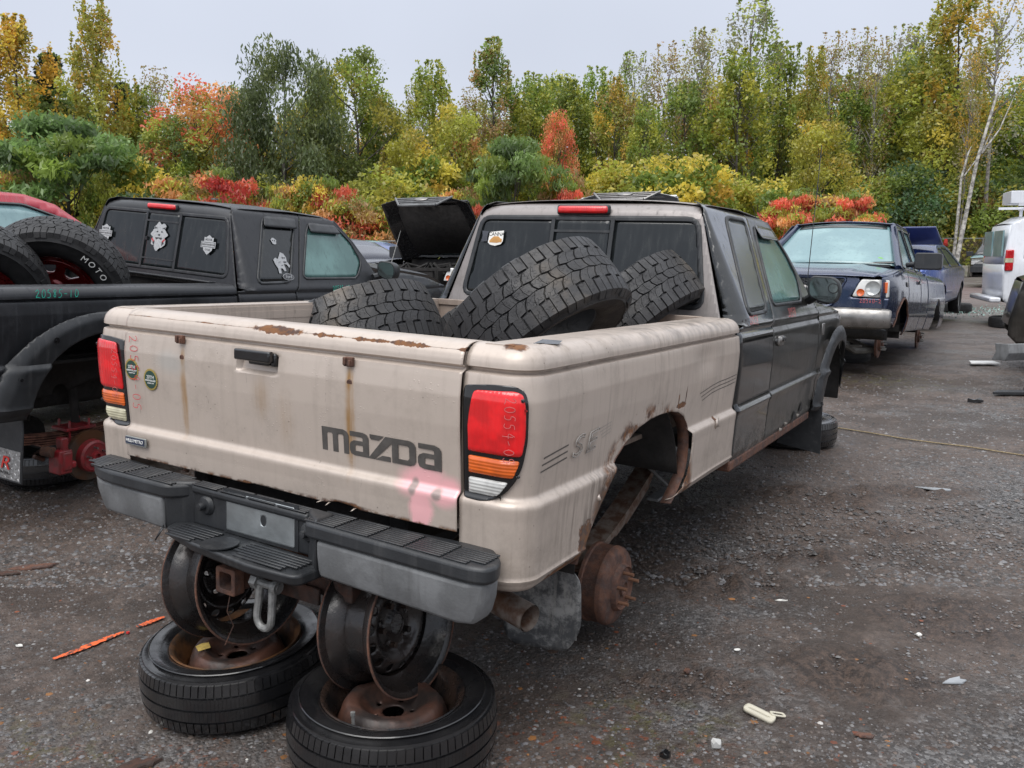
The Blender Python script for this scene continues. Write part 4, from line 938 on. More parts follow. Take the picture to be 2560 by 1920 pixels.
    MB().box((.878, 3.78, .862), (.008, .075, .075)).build('fender_badge', CHROME, truck, bevel=.012)
    place(script_mesh('20554', .05, .0022, 9), 'crayon_number', PALEW, truck, frame((.874, 2.80, .972), (0, 1, 0), (-.2, 0, 1)))
    place(script_mesh('20554', .04, .0018, 10), 'crayon_number', PALEW, truck, frame((.878, 2.02, .968), (0, 1, 0), (-.2, 0, 1)))
    # torn rocker metal at the cab corner
    j = MB(); rn = random.Random(8)
    for (y, z) in ((2.78, .365), (2.90, .38), (3.2, .385)):
        j.add([(.879, y, z-.01), (.879, y+.06, z-.006), (.888, y+.03, z+.008), (.877, y+.01, z+.014)], [(0, 1, 2, 3)])
    j.build('torn_sill', simple('bare_crumpled_metal', (.30, .27, .24), .5, .4, var=.5), truck, solid=.001)
    hm = MB(); 
    for y, z, s_ in ((3.13, .385, .06), (3.30, .415, .05)): hm.add([(.8795, y-s_, z-.02), (.8795, y+s_*.8, z-.008), (.8795, y+s_*.5, z+.03), (.8795, y-s_*.1, z+.045), (.8795, y-s_*.7, z+.01)], [(0, 1, 2, 3, 4)])
    hm.build('rust_hole', DARK, truck)
running_gear()
# a plain sticker with a car on it, lower left of the window
CARD = simple('sticker_white', (.75, .74, .70), .4, var=.08); ORG = simple('sticker_orange', (.55, .28, .08), .4)
def wframe(x, z, e=.010): return frame((x, 1.98+(z-.968)*.173-e, z), (1, -.0, 0), (0, .17, 1))
st = place(shape_mesh('car_sticker', [[(-.058, -.03), (-.04, -.045), (.0, -.052), (.045, -.04), (.058, -.02), (.058, .052), (-.052, .04)]], .0005), 'window_sticker', CARD, truck, wframe(-.49, 1.325) @ Matrix.Scale(.78, 4))
place(text_mesh('t', 'CANNA', .035, spacing=.95), 'sticker_print', BLK, st, T(.003, .026, .0009))
place(shape_mesh('c', [[(-.048, -.018), (-.03, .0), (-.015, .012), (.02, .012), (.035, .0), (.05, -.006), (.05, -.026), (.01, -.032), (-.045, -.030)]], .0005), 'sticker_car', ORG, st, T(0, 0, .0009))
for x, z, sh in ((-.525, 1.40, .9),): place(shape_mesh('residue', [[(-.02, -.03), (.02, -.028), (.017, 0), (.022, .025), (-.018, .028), (-.013, 0)]], .0004), 'sticker_residue', simple('glue_residue', (.05, .055, .07), .5), truck, wframe(-.56, 1.335))

# ------------------------------------------------------------------ what the truck stands on
TYR = tyre_mesh(.302, .198, .19, 40, 'road', Wi=.16)
def flat_wheel(loc, spin, tilt, label, mt, dm):
    t = thing('scrap_wheel', label, 'wheel', T(*loc) @ rotm(0, -PI/2, 0).inverted() @ T(0, 0, 0) if False else T(*loc) @ Matrix.Rotation(tilt[0], 4, 'X') @ Matrix.Rotation(tilt[1], 4, 'Y') @ Matrix.Rotation(spin, 4, 'Z') @ Matrix.Rotation(-PI/2, 4, 'Y'), 'steel wheels stacked under the beige pickup')
    link('tyre', TYR, WETRUB, t)
    b = MB(); R = .205
    b.lathe([(.198, .082), (.205, .086), (.207, .082), (.200, .076), (.192, .070), (.186, .045), (.172, .02), (.168, -.03), (.19, -.075), (.198, -.08), (.194, -.082), (.164, -.03), (.164, .018), (.182, .045), (.188, .072)], 56, closed=True)
    b.build('barrel', mt, t)
    def ds(y, z):
        r = np.hypot(y, z); a = np.arctan2(z, y); w = .018*np.clip(np.cos(4*a), -.2, 1)*np.clip((r-.10)/.05, 0, 1)
        return np.stack([np.interp(r, [0, .03, .034, .06, .075, .10, .13, .145, .16], [.018, .018, .022, .022, .035, .062, .064, .045, .0])-w*.8, y, z], 1)
    H = [circ(0, 0, .031, 18)]+[circ(.055*math.cos(a), .055*math.sin(a), .007, 8) for a in (i*2*PI/5 for i in range(5))]
    panel('disc', circ(0, 0, .163, 60), ds, .007, dm, t, .004, holes=H, smooth=70)
    MB().tube([(.05, .15, .05), (.085, .152, .052)], .005, 8).tube([(.08, .152, .052), (.09, .152, .052)], .007, 8).build('valve', GALV, t)
    return t
DISCR = simple('rusty_brown_disc', (.12, .055, .038), .45, .35, var=.5, nsc=7, bump=.35, bsc=50, col2=(.035, .028, .026)); LIPR = simple('rust_orange_barrel', (.18, .08, .03), .5, .4, var=.6, nsc=10, bump=.3, bsc=60, col2=(.03, .025, .022))
fw_ = flat_wheel((-.905, 2.60, .097), .4, (.03, -.02), 'flat tyred steel wheel on the ground under the left upright rim, orange rusty inner edge', LIPR, DISCR)
flat_wheel((-.345, 2.26, .094), 2.2, (-.01, .02), 'brown disc wheel with flat tyre at the bottom edge, under the right upright rim', STEELBLK, DISCR)
lm = place(shape_mesh('l', [[(-.022, -.014), (.018, -.016), (.024, .010), (.004, .016), (-.02, .012)]], .0006), 'label_remnant', simple('faded_yellow_label', (.50, .36, .10), .5, var=.3, nsc=60), fw_, fw_.matrix_basis.inverted() @ frame((-1.005, 2.565, .163), (.6, .6, .0), (-.6, .6, .25)))
BRL = simple('black_rusty_barrel', (.014, .014, .015), .24, .2, var=.5, nsc=5, bump=.25, bsc=50, col2=(.028, .022, .020), streak=.22, streakcol=(.055, .028, .020), spec=.6)
def up_rim(c, n, tilt, label, flip=False):
    n = Vector(n).normalized(); t = thing('steel_rim', label, 'wheel rim', frame(c, n, (0, 0, 1)) , 'bare rims standing between the wheels and the bumper')
    o, d = steel_rim(BRL, .207, .185, parent=t, holes=14)
    if flip: d.matrix_local = T(-.09, 0, 0)
    L = MB(); 
    for x in (-.0925, .0925): L.lathe([(.208, x-.003), (.2095, x), (.208, x+.003), (.204, x+.003), (.204, x-.003)], 56, closed=True)
    L.build('rusty_lip', RUST, t)
    for i in range(5):
        if not flip: a = i*2*PI/5+.3; MB().tube([(.015, .062*math.cos(a), .062*math.sin(a)), (.035, .062*math.cos(a), .062*math.sin(a))], .010, 6).build('lug_nut', STEELBLK, t)
    return t
up_rim((-.370, 2.385, .330), (.86, -.50, .10), 0, 'black steel rim standing upright under the right half of the bumper, round hand holes showing')
up_rim((-.905, 2.62, .385), (.80, -.58, .14), 0, 'black steel rim standing upright behind the tow hook, hollow side open', flip=True)
flat = thing('scrap_wheel', 'tyre lying flat under the black cab, behind the front mudflap', 'wheel', T(2.14, 6.32, .10) @ Matrix.Rotation(-PI/2, 4, 'Y')); link('tyre', tyre_mesh(.34, .20, .20, 40, 'road', Wi=.17), WETRUB, flat)
MB().lathe([(.20, .08), (.17, .02), (.05, .05), (.0, .05)], 32).build('disc', DISCR, flat)

# ------------------------------------------------------------------ worn tyres in the bed
BT = tyre_mesh(.37, .215, .275, 30, 'at')
_CR = Matrix(((1, 0, 0), (0, -_sp, -_cp), (0, _cp, -_sp))).transposed()   # camera axes -> world directions
def bedtyre(c, acam, spin, label, me, mat, grp, W_=.275, edge=True, sc=1.):
    a = (_CR @ Vector(acam)).normalized(); c = Vector(c)-a*(W_/2 if edge else 0)
    t = thing('worn_tyre', label, 'tyre', frame(c, a, (0, 0, 1)) @ Matrix.Rotation(spin, 4, 'X') @ Matrix.Scale(sc, 4), grp)
    link('tyre_tread', me, mat, t); 
    b = MB()
    for sg in (-1, 1): b.lathe([(.315, sg*.1385), (.317, sg*.1415), (.321, sg*.1385)], 64)
    b.build('sidewall_rib', mat, t)
    return t
g1 = 'worn tyres lying in the beige truck bed'
bedtyre((.170, 3.19, 1.055), (.54, .80, -.27), .2, 'largest looking worn off road tyre in the beige bed, brown dirt on its upper tread', BT, TREAD, g1)
bedtyre((.672, 3.985, 1.004), (.60, .76, -.27), 1.1, 'worn off road tyre in the beige bed next to the black cab corner', BT, TREAD, g1)
bedtyre((-.735, 3.97, .985), (.38, .90, -.20), 2.0, 'leftmost worn tyre in the beige bed, only tread showing above the tailgate', BT, TREAD, g1, edge=False, sc=1.14)
bedtyre((-.10, 4.20, .98), (.50, .82, -.27), .6, 'worn off road tyre mostly hidden between the other tyres in the beige bed', BT, TREAD, g1, edge=False)
# ------------------------------------------------------------------ the black pickup on the left
MBX = Matrix(((.90642, .4128, .08941, -3.488), (-.41351, .91043, -.01133, 4.329), (-.08608, -.0267, .99593, .342), (0, 0, 0, 1)))
tb = thing('pickup_truck', 'satin black pickup on the left with dog stickers and wide fender flares', 'pickup truck', MBX)
sdB, tgB = pickup(tb, 'b')
def ranger_b():
    # wide rear flare with bolts
    for mir in (False, True):
        an = [(.80+.68*math.cos(a), .30+.57*math.sin(a)) for a in np.linspace(.12, PI-.05, 30)]+[(.80+.475*math.cos(a), .30+.455*math.sin(a)) for a in np.linspace(PI-.05, .12, 30)]
        def fl(y, z):
            u = uy(y); P = bedsurf(u, np.minimum(z, .93), 0); r = np.hypot((y-.80)/.575, (z-.30)/.51); e = .062*np.clip((1.17-r)/.13, 0, 1)**.5+.004
            return np.stack([P[:, 0]+e, y, z], 1)
        f = panel('fender_flare', an, fl, .014, BLKPL, tb, .004, mirror=mir)
        if not mir:
            for a in (.55, 1.05, 1.57, 2.15, 2.65):
                y, z = .80+.60*math.cos(a), .30+.515*math.sin(a)
                MB().tube([(.925, y, z), (.944, y, z)], .016, 12).tube([(.940, y, z), (.950, y, z)], .009, 6).build('flare_bolt', BLK, f)
    # mudflap with a checker-plate end
    fp = MB(); fp.prism([(-.17, 0), (.115, 0), (.105, .28), (.075, .45), (.02, .60), (-.10, .62), (-.17, .45)], -.005, .005)
    fo = fp.build('mudflap', BLKPL, tb, bevel=.004); fo.matrix_local = frame((.79, .30, -.02), (1, 0, 0), (0, .06, 1))
    pm = MB(); pm.prism([(-.165, .012), (.105, .012), (.100, .17), (-.165, .17)], .006, .009); 
    DP = simple('checker_plate', (.45, .45, .45), .35, .8, var=.4, nsc=40); po = pm.build('checker_plate', DP, fo); po.matrix_local = T(0, 0, 0) @ Matrix.Identity(4)
    po.rotation_euler = (0, 0, 0)
    for o_ in (po,): o_.matrix_local = Matrix.Rotation(PI, 4, 'Y') @ T(0, 0, -.0) if False else T(0, 0, 0)
    d = MB(); rn = random.Random(2)
    for i in range(11):
        for j in range(6):
            a = .8 if (i+j) % 2 else -.8; cx, cy = -.155+i*.025, .022+j*.026; dx, dy = math.cos(a)*.009, math.sin(a)*.009; nx, ny = -math.sin(a)*.003, math.cos(a)*.003
            d.add([(cx-dx, cy-dy, .009), (cx+nx, cy+ny, .009), (cx+dx, cy+dy, .009), (cx-nx, cy-ny, .009), (cx, cy, .0115)], [(0, 1, 4), (1, 2, 4), (2, 3, 4), (3, 0, 4)])
    dd = d.build('plate_studs', DP, po, smooth=0, kind='stuff')
    place(text_mesh('t', 'R', .10, shear=.2, sx=1.3), 'letter_r', simple('red_decal', (.55, .03, .02), .4), po, T(-.01, .095, .013))
    place(text_mesh('t', 'RACING', .022), 'small_print', BLK, po, T(-.01, .045, .013))
    # red brake drum-in-disc with caliper
    REDP = simple('red_brake_paint', (.27, .018, .024), .4, var=.45, nsc=20, bump=.2, bsc=60, col2=(.16, .03, .03))
    C = T(.72, .885, -.015)
    b = MB(); b.lathe([(.06, -.03), (.150, -.03), (.152, -.036), (.152, -.052), (.150, -.058), (.06, -.058)], 56, C); ds = b.build('brake_disc', simple('disc_face', (.085, .075, .065), .5, .6, col2=(.13, .06, .03), nsc=6), tb)
    b = MB(); b.lathe([(0, .018), (.018, .018), (.020, .036), (.032, .036), (.034, .014), (.075, .012), (.082, .016), (.095, .006), (.098, -.03)], 48, C); hb = b.build('hub', REDP, tb)
    for i in range(5):
        a = .5+i*2*PI/5; MB().tube([(.0, .057*math.cos(a), .057*math.sin(a)), (.045, .057*math.cos(a), .057*math.sin(a))], .0065, 8, C).build('wheel_stud', CHROME, hb)
    b = MB(); b.box((.71, .672, -.005), (.095, .085, .14)); b.box((.75, .68, .0), (.03, .06, .11)); b.box((.70, .69, .085), (.05, .05, .09)); b.box((.73, .70, -.03), (.05, .09, .04)); b.build('brake_caliper', REDP, tb, bevel=.010)
    MB().tube([(.66, .60, .06), (.72, .62, .055)], .03, 12).tube([(.64, .56, .03), (.64, .62, .0)], .012, 8).build('parking_brake_arm', RUST, tb)
    MB().tube([(.68, .885, -.015), (-.68, .885, -.01)], .042, 12).tube([(.13, .885, 0), (-.13, .885, 0)], .13, 14).build('rear_axle', DARK, tb)
    RS = simple('rusty_spring', (.24, .11, .075), .65, .3, var=.5, nsc=16, bump=.3, bsc=60, col2=(.07, .03, .022))
    for sx in (.55, -.55):
        l = MB()
        for k in range(5):
            h = .72-.12*k; L = []
            for i in range(13):
                y = .88-h+2*h*i/12; z = .115-.014*k+.10*((y-.88)/.72)**2
                L.append([(sx-.033, y, z), (sx+.033, y, z), (sx+.033, y, z-.009), (sx-.033, y, z-.009)])
            l.loft(L)
        sp_ = l.build('leaf_spring', RS, tb)
        u = MB(); 
        for y in (.82, .95):
            for dx in (-.045, .045): u.tube([(sx+dx, y, -.03), (sx+dx, y, .185)], .008, 8)
        u.box((sx, .885, .135), (.13, .20, .018)); u.box((sx, .885, .0), (.12, .14, .03)); u.build('spring_clamp', REDP if sx > 0 else RS, sp_, bevel=.003)
    MB().tube([(.42, .95, .60), (.50, .94, .10)], .026, 10).build('shock_absorber', DARK, tb)
    MB().box((-.05, 1.30, .36), (.9, 1.5, .26)).build('fuel_tank', DARK, tb, bevel=.03)
    # corrugated front wall of the bed
    r = MB()
    for i in range(56): r.tube([(-.70+i*.0255, 1.84, .985), (-.70+i*.0255, 1.83, 1.005)], .0085, 6)
    r.build('bed_front_ribs', P_MATB, tb, kind='stuff')
    MB().box((0, 1.79, 1.004), (1.44, .05, .012)).build('bed_rail_cap', P_MATB, tb, bevel=.004)
    # stickers
    SIL = simple('silver_print', (.42, .43, .44), .4, var=.25, nsc=60); DK = simple('dark_print', (.04, .04, .045), .4); PNK = simple('red_print', (.45, .05, .06), .4)
    def shield(M_, par):
        s = place(shape_mesh('shield', [[(0, .068), (.028, .05), (.042, .052), (.042, .022), (.066, .022), (.066, -.022), (.042, -.022), (.040, -.038), (0, -.072), (-.040, -.038), (-.042, -.022), (-.066, -.022), (-.066, .022), (-.042, .022), (-.042, .052), (-.028, .05)]], .0004), 'shield_sticker', SIL, par, M_)
        place(shape_mesh('b', [[(-.061, -.017), (.061, -.017), (.061, .017), (-.061, .017)], [(-.058, .014), (.058, .014), (.058, -.014), (-.058, -.014)]], .0004), 'bar_outline', DK, s, T(0, 0, .0008))
        place(text_mesh('t', 'HARLEY-DAVIDSON', .0145, sx=.88), 'sticker_text', DK, s, T(0, 0, .0010)); place(text_mesh('t', 'MOTOR', .021, sx=.8), 'sticker_text', DK, s, T(0, .034, .0010)); place(text_mesh('t', 'CYCLES', .018, sx=.75), 'sticker_text', DK, s, T(0, -.036, .0010))
    shield(wframe(-.545, 1.245, .014), tb); shield(wframe(.462, 1.24, .014), tb)
    def dog(M_, par, k=1., run=False):
        rn = random.Random(5 if run else 6)
        if run: ol = [(-.07, .0), (-.075, .03), (-.05, .045), (-.03, .035), (-.01, .055), (.015, .085), (.045, .075), (.06, .05), (.055, .02), (.075, -.01), (.06, -.025), (.04, -.0), (.015, .0), (.02, -.045), (.0, -.05), (-.01, -.03), (-.03, -.03), (-.035, -.065), (-.06, -.065), (-.055, -.03)]
        else: ol = [((.075+.012*math.sin(9*a)+.006*math.sin(17*a))*math.cos(a)*.82, (.085+.010*math.sin(7*a+1))*math.sin(a)) for a in np.linspace(0, 2*PI, 60, endpoint=False)]
        s = place(shape_mesh('dog', [[(x*k, y*k) for x, y in ol]], .0004), 'dog_sticker', SIL, par, M_)
        parts = []
        if run: parts = [circ(.022, .045, .010, 10, .006), circ(.040, .045, .006, 8), [(.015, .02), (.05, .02), (.045, .01), (.02, .008)], [(-.04, .01), (-.01, .02), (-.012, .014)], [(-.02, -.01), (.0, -.005), (-.002, -.012)]]
        else: parts = [circ(-.018, .028, .008, 10, .005), circ(.020, .028, .008, 10, .005), circ(.0, .008, .010, 10, .006), [(-.03, -.008), (.03, -.008), (.022, -.022), (0, -.014), (-.022, -.022)], [(-.05, -.04), (-.03, -.03), (-.032, -.06)], [(.05, -.04), (.03, -.03), (.032, -.06)], [(-.045, .06), (-.02, .05), (-.04, .045)], [(.045, .06), (.02, .05), (.04, .045)]]
        place(shape_mesh('marks', [[(x*k, y*k) for x, y in q] for q in parts], .0004), 'dark_marks', DK, s, T(0, 0, .0009))
        if not run: place(shape_mesh('collar', [[(-.055*k, -.012*k), (-.035*k, -.030*k), (-.04*k, -.040*k), (-.06*k, -.022*k)], [(.03*k, -.030*k), (.05*k, -.012*k), (.055*k, -.022*k), (.036*k, -.042*k)]], .0004), 'red_collar', PNK, s, T(0, 0, .0009))
    dog(wframe(-.008, 1.262, .014), tb, 1.15)
    def qframe(y, z, e=.008):
        x = float(np.interp(z, CXZ[:, 0], CXZ[:, 1]))+e; return frame((x, y, z), (0, 1, 0), (-.5, 0, 1))
    dog(qframe(2.41, 1.14), tb, 1.1, True)
    s = place(shape_mesh('oval', [circ(0, 0, .062, 40, .026)], .0004), 'oval_badge', SIL, tb, qframe(2.43, 1.052, .010)); place(shape_mesh('o', [circ(0, 0, .058, 40, .0225)], .0004), 'oval_field', DK, s, T(0, 0, .0008)); place(text_mesh('t', 'Ford', .036, shear=.35), 'badge_text', SIL, s, T(0, 0, .0014))
    place(shape_mesh('skull', [[((.028+.004*math.sin(5*a))*math.cos(a), .026*math.sin(a)) for a in np.linspace(0, 2*PI, 30, endpoint=False)], circ(-.009, .003, .006, 10)[::-1], circ(.011, .003, .006, 10)[::-1]], .0004), 'small_round_sticker', SIL, tb, qframe(2.40, 1.30))
    place(script_mesh('20585-10', .045, .0018, 3), 'crayon_number', GREENW, tb, frame((.8765, .40, .945), (0, 1, 0), (0, 0, 1)))
    place(script_mesh('20585-10', .040, .0018, 4), 'crayon_number', GREENW, tb, frame((.8725, 2.93, .948), (0, 1, .02), (-.2, 0, 1)))
    MB().tube([(-.05, 2.6, 1.565), (-.05, 2.6, 1.578)], [.03, .022], 14).build('aerial_base', BLKPL, tb)
    MB().tube([(.70, 3.9, 1.02), (.70, 3.9, 1.05)], .012, 8).build('aerial_stub', BLK, tb)
ranger_b()
# support under the black truck
st = thing('scrap_wheel', 'bare wheel supporting the rear frame of the satin black pickup', 'wheel', T(-2.95, 5.2, .12) @ Matrix.Rotation(-PI/2, 4, 'Y')); link('tyre', TYR, WETRUB, st); MB().lathe([(.198, .07), (.17, .02), (.0, .04)], 32).build('disc', DISCR, st)
# tyres with red wheels in its bed
BT2 = tyre_mesh(.42, .252, .28, 36, 'at2', seed=9)
REDW = simple('dark_red_wheel', (.20, .008, .010), .25, .4, coat=.5, var=.5, nsc=4)
def redwheel(c, acam, spin, label, moto=True):
    a = (_CR @ Vector(acam)).normalized(); c = Vector(c)-a*.13
    t = thing('mounted_tyre', label, 'tyre', frame(c, a, (0, 0, 1)) @ Matrix.Rotation(spin, 4, 'X'), 'tyres on red wheels in the black truck bed')
    link('tyre_tread', BT2, RUBBER, t); KS = 1.135
    w = MB(); w.lathe([(.222, .12), (.226, .125), (.220, .118), (.205, .10), (.190, .06), (.185, -.10), (.22, -.12), (.216, -.125), (.18, -.10), (.184, .06), (.20, .10)], 56, closed=True)
    w.V = [(x, y*KS, z*KS) for x, y, z in w.V]; wl = w.build('alloy_barrel', REDW, t)
    def ds(y, z): r = np.hypot(y, z); return np.stack([np.interp(r, [0, .05, .06, .12, .19], [.05, .05, .03, .05, .085]), y*1.135, z*1.135], 1)
    H = []
    for i in range(8):
        a0 = i*PI/4; H.append(roundpoly([(r*math.cos(a0+d), r*math.sin(a0+d)) for r, d in ((.10, -.16), (.165, -.25), (.165, .25), (.10, .16))], .012))
    panel('spokes', circ(0, 0, .189, 60), ds, .008, REDW, t, .02, holes=H, smooth=60)
    if moto:
        s_ = MB()
        for k, ch in enumerate('MOTO'):
            an = -.72-.15*k
            me = text_mesh('t', ch, .05, .0008); R = .325
            p = (.1425, R*math.cos(an), R*math.sin(an))
            place(me, 'sidewall_letter', WHITE, t, frame(p, (0, math.sin(an), -math.cos(an)), (0, math.cos(an), math.sin(an))))
    b = MB()
    for sg in (-1, 1): b.lathe([(.357, sg*.139), (.359, sg*.1435), (.363, sg*.139)], 64)
    b.build('sidewall_rib', RUBBER, t)
def dep(x, y, D): return CAMP+(_CR @ Vector(((x-1280)/FPX, -(0), 0)))*0 if False else Vector((0, 0, CAMZ))+ray(x, y)*D
_CR3 = Matrix(((1, 0, 0), (0, -_sp, _cp), (0, -_cp, -_sp)))   # columns: camera right, down, forward in world axes
def camdir(a, b, c): return _CR3 @ Vector((a, b, c))
redwheel(dep(128, 742, 5.0), (.26, .52, -.80), .0, 'tyre with white sidewall lettering on a red wheel, leaning in the satin black truck bed')
redwheel(dep(-78, 765, 4.6), (.50, .52, -.66), .5, 'tyre cut by the left picture edge, standing in the satin black truck bed', False)
redwheel(dep(75, 840, 5.5), (.9, .2, -.3), .9, 'tyre seen low between the two others in the satin black truck bed', False)

# ------------------------------------------------------------------ full-size pickups facing the viewer
FS = np.array([(.40, .90), (.46, .94), (.55, .965), (.66, .985), (.68, .975), (.80, .985), (.95, .98), (1.08, .965), (1.16, .945), (1.21, .90), (1.24, .865), (1.80, .655), (1.84, .62), (1.86, .56)])
def fsurf(y, z, e=0.):
    x = np.interp(z, FS[:, 0], FS[:, 1])-.13*np.clip((y+1.0)/1.0, 0, 1)**2.6+e
    return np.stack([x, y, z], 1)
def fullsize(root, pm, glass, hood=0., detail=True, badge=False):
    fl = .03
    P = {}
    arch = lambda cy, r: [(cy+r*math.cos(a), .40+r*math.sin(a)) for a in np.linspace(0, PI, 16)]
    fen = [(-.02, .80), (-.02, 1.02), (-.12, 1.09), (-.7, 1.16), (-1.26, 1.21), (-1.27, .42)]+[(y, z) for y, z in reversed(arch(-.95, .43)) if y > -1.27][::1]
    fen = [(-.03, .84), (-.08, 1.07), (-.7, 1.165), (-1.22, 1.20), (-1.27, 1.15), (-1.27, .46), (-1.33, .42)]+[(-.93+.42*math.cos(a), .42+.44*math.sin(a)) for a in np.linspace(PI, .25, 16)]+[(-.47, .555), (-.13, .555), (-.09, .84)]
    d1 = [(-1.28, .46), (-1.28, 1.20), (-1.62, 1.50), (-2.0, 1.81), (-2.32, 1.83), (-2.36, .46)]
    d2 = [(-2.375, .46), (-2.375, 1.83), (-2.9, 1.83), (-3.0, 1.80), (-3.06, 1.2), (-3.06, .46)]
    w1 = roundpoly([(-1.40, 1.24), (-1.65, 1.48), (-1.98, 1.74), (-2.26, 1.76), (-2.30, 1.24)], .04); w2 = roundpoly([(-2.44, 1.24), (-2.44, 1.76), (-2.86, 1.76), (-2.96, 1.24)], .04)
    bed = [(-3.12, .46), (-3.12, 1.24), (-5.2, 1.24), (-5.25, .46)]+[(-4.35+.44*math.cos(a), .44+.44*math.sin(a)) for a in np.linspace(PI, 0, 14)]
    for mir in (False, True):
        f = panel('front_fender', fen, fsurf, .03, pm, root, .004, mirror=mir, flip=True)
        g_ = -1 if mir else 1; V = []; ys = [-.10, -.25, -.45, -.7, -.95, -1.22]; zt = np.interp([-y for y in ys], [.08, .7, 1.22], [1.07, 1.165, 1.20])
        for y, z in zip(ys, zt):
            xo = float(fsurf(np.array([y]), np.array([z]))[0][0]); xi = float(np.interp(y, [-1.27, -.5, -.09], [.885, .845, .805])); zi = float(np.interp(y, [-1.28, -.9, -.35, -.12, -.05], [1.255, 1.24, 1.175, 1.135, 1.09]))-.05*max(0, (xi-.45)/.42)**1.6
            for t_ in (0, .3, .65, 1): V.append((g_*(xo+(xi-xo)*t_), y, z+(zi-z)*t_+.012*math.sin(PI*t_)))
        link('fender_top', mesh_from('fender_top', V, [(4*i+j, 4*i+j+1, 4*i+j+5, 4*i+j+4) for i in range(5) for j in range(3)], 60), pm, f, solid=.003)
        d = panel('door', d1, fsurf, .03, pm, root, .004, holes=[w1], mirror=mir, flip=True); ringpart('window_seal', w1, fsurf, .02, BLK, d, .005, .01, .02, mirror=mir, flip=True)
        panel('pane', grow(w1, -.002), lambda a, b: fsurf(a, b, -.006), .06, glass, d, .004, mirror=mir, flip=True)
        e = panel('rear_door', d2, fsurf, .03, pm, root, .004, holes=[w2], mirror=mir, flip=True); ringpart('window_seal', w2, fsurf, .02, BLK, e, .005, .01, .02, mirror=mir, flip=True)
        panel('pane', grow(w2, -.002), lambda a, b: fsurf(a, b, -.006), .06, glass, e, .004, mirror=mir, flip=True)
        panel('bed_side', bed, fsurf, .04, pm, root, .004, mirror=mir, flip=True)
        sg = -1 if mir else 1
        lip = MB(); ap = [(sg*float(fsurf(np.array([y]), np.array([z]), .006)[0][0]), y, z) for y, z in [(-.93+.42*math.cos(a), .42+.44*math.sin(a)) for a in np.linspace(PI, .25, 16)]]
        lip.tube(ap, .012, 6).build('arch_lip', RUST, f)
        wl = MB(); wl.lathe([(.45, .90*sg), (.45, .5*sg), (.05, .5*sg)], 20, T(0, -.93, .42), a0=-.1, a1=PI+.1); wl.build('wheel_well', DARK, f, solid=.004)
        MB().box((.985*sg, -2.15, 1.08), (.02, .14, .05)).build('door_handle', BLK, d, bevel=.01); MB().box((.982*sg, -1.12, 1.03), (.012, .09, .06)).build('fender_badge', CHROME, f, bevel=.01)
        MB().box((.985*sg, -2.2, .67), (.02, 1.75, .02)).build('side_moulding', CHROME if detail else pm, root)
        m = MB(); m.tube([(.90*sg, -1.45, 1.27), (1.02*sg, -1.42, 1.29)], .035, 8); m.loft([[(x*sg, y, z) for x, z in rrect(1.00, 1.22, 1.30, 1.42, .035)] for y in (-1.34, -1.50)][::1]); mo = m.build('door_mirror', BLKPL, d, bevel=.012)
    # hood
    hz = lambda x, y: np.stack([x, y, np.interp(y, [-1.28, -.9, -.35, -.12, -.05], [1.255, 1.24, 1.175, 1.135, 1.09])-.035*np.clip((np.abs(x)-.52)/.38, 0, 1)**1.5*1.3+.018*np.clip((.50-np.abs(x))/.08, 0, 1)*np.clip((-.1-y)/.5, 0, 1), 1]) if False else np.stack([x, y, np.interp(y, [-1.28, -.9, -.35, -.12, -.05], [1.255, 1.24, 1.175, 1.135, 1.09])-(.15 if hood else .05)*np.clip((np.abs(x)-(.30 if hood else .45))/(.57 if hood else .42), 0, 1)**1.6+.015*np.clip((.55-np.abs(x))/.08, 0, 1)*np.clip((-.1-y)/.5, 0, 1)], 1)
    hp = roundpoly([(-.88, -1.27), (.88, -1.27), (.84, -.5), (.80, -.09), (.52, -.045), (-.52, -.045), (-.80, -.09), (-.84, -.5)], .03)
    ho = panel('hood', hp, hz, .035, pm, root, .006, smooth=60)
    if hood:
        R_ = T(0, -1.26, 1.25) @ Matrix.Rotation(hood, 4, 'X') @ T(0, 1.26, -1.25); ho.matrix_local = R_
        u = MB(); u.add([(-.76, -1.18, 1.20), (.76, -1.18, 1.20), (.72, -.2, 1.10), (-.72, -.2, 1.10)], [(0, 3, 2, 1)]); u.build('hood_liner', pm if detail else DARK, ho, solid=.02)
        bb = MB()
        for sx in (-1, 1): bb.tube([(.78*sx, -1.2, 1.205), (.76*sx, -.15, 1.10)], .018, 6)
        bb.tube([(-.76, -.13, 1.10), (.76, -.13, 1.10)], .02, 6); bb.build('hood_frame', pm, ho)
        # grille carried on the hood
        g = MB(); 
        for k in range(4): g.box((0, -.035, 1.06-.055*k), (1.0-.10*k, .025, .022))
        g.box((0, -.03, .845), (.66, .03, .03)); 
        for sx in (-1, 1): g.tube([(.53*sx, -.03, 1.08), (.34*sx, -.03, .845)], .02, 6)
        g.build('grille', GREYPL if not detail else CHROME, ho, bevel=.006)
        ov = MB(); ov.add([(x, -.018, 1.0+z) for x, z in circ(0, 0, .12, 28, .05)], [tuple(range(28))]); ov.build('oval_badge', CHROME, ho, solid=.01)
        e = MB(); rn = random.Random(3)
        e.box((0, -.08, 1.03), (1.35, .05, .05)); e.box((0, -.10, .82), (.74, .06, .40)); e.box((0, -.7, .85), (.6, .7, .35))
        for i in range(9): e.tube([(rn.uniform(-.6, .6), rn.uniform(-.9, -.2), .95), (rn.uniform(-.6, .6), rn.uniform(-.9, -.2), 1.12), (rn.uniform(-.6, .6), rn.uniform(-.9, -.2), .98)], .025, 6)
        e.box((.55, -.6, 1.0), (.28, .3, .2)); e.box((-.5, -.7, 1.0), (.3, .35, .16)); e.build('engine_bay', DARK, root, bevel=.01)
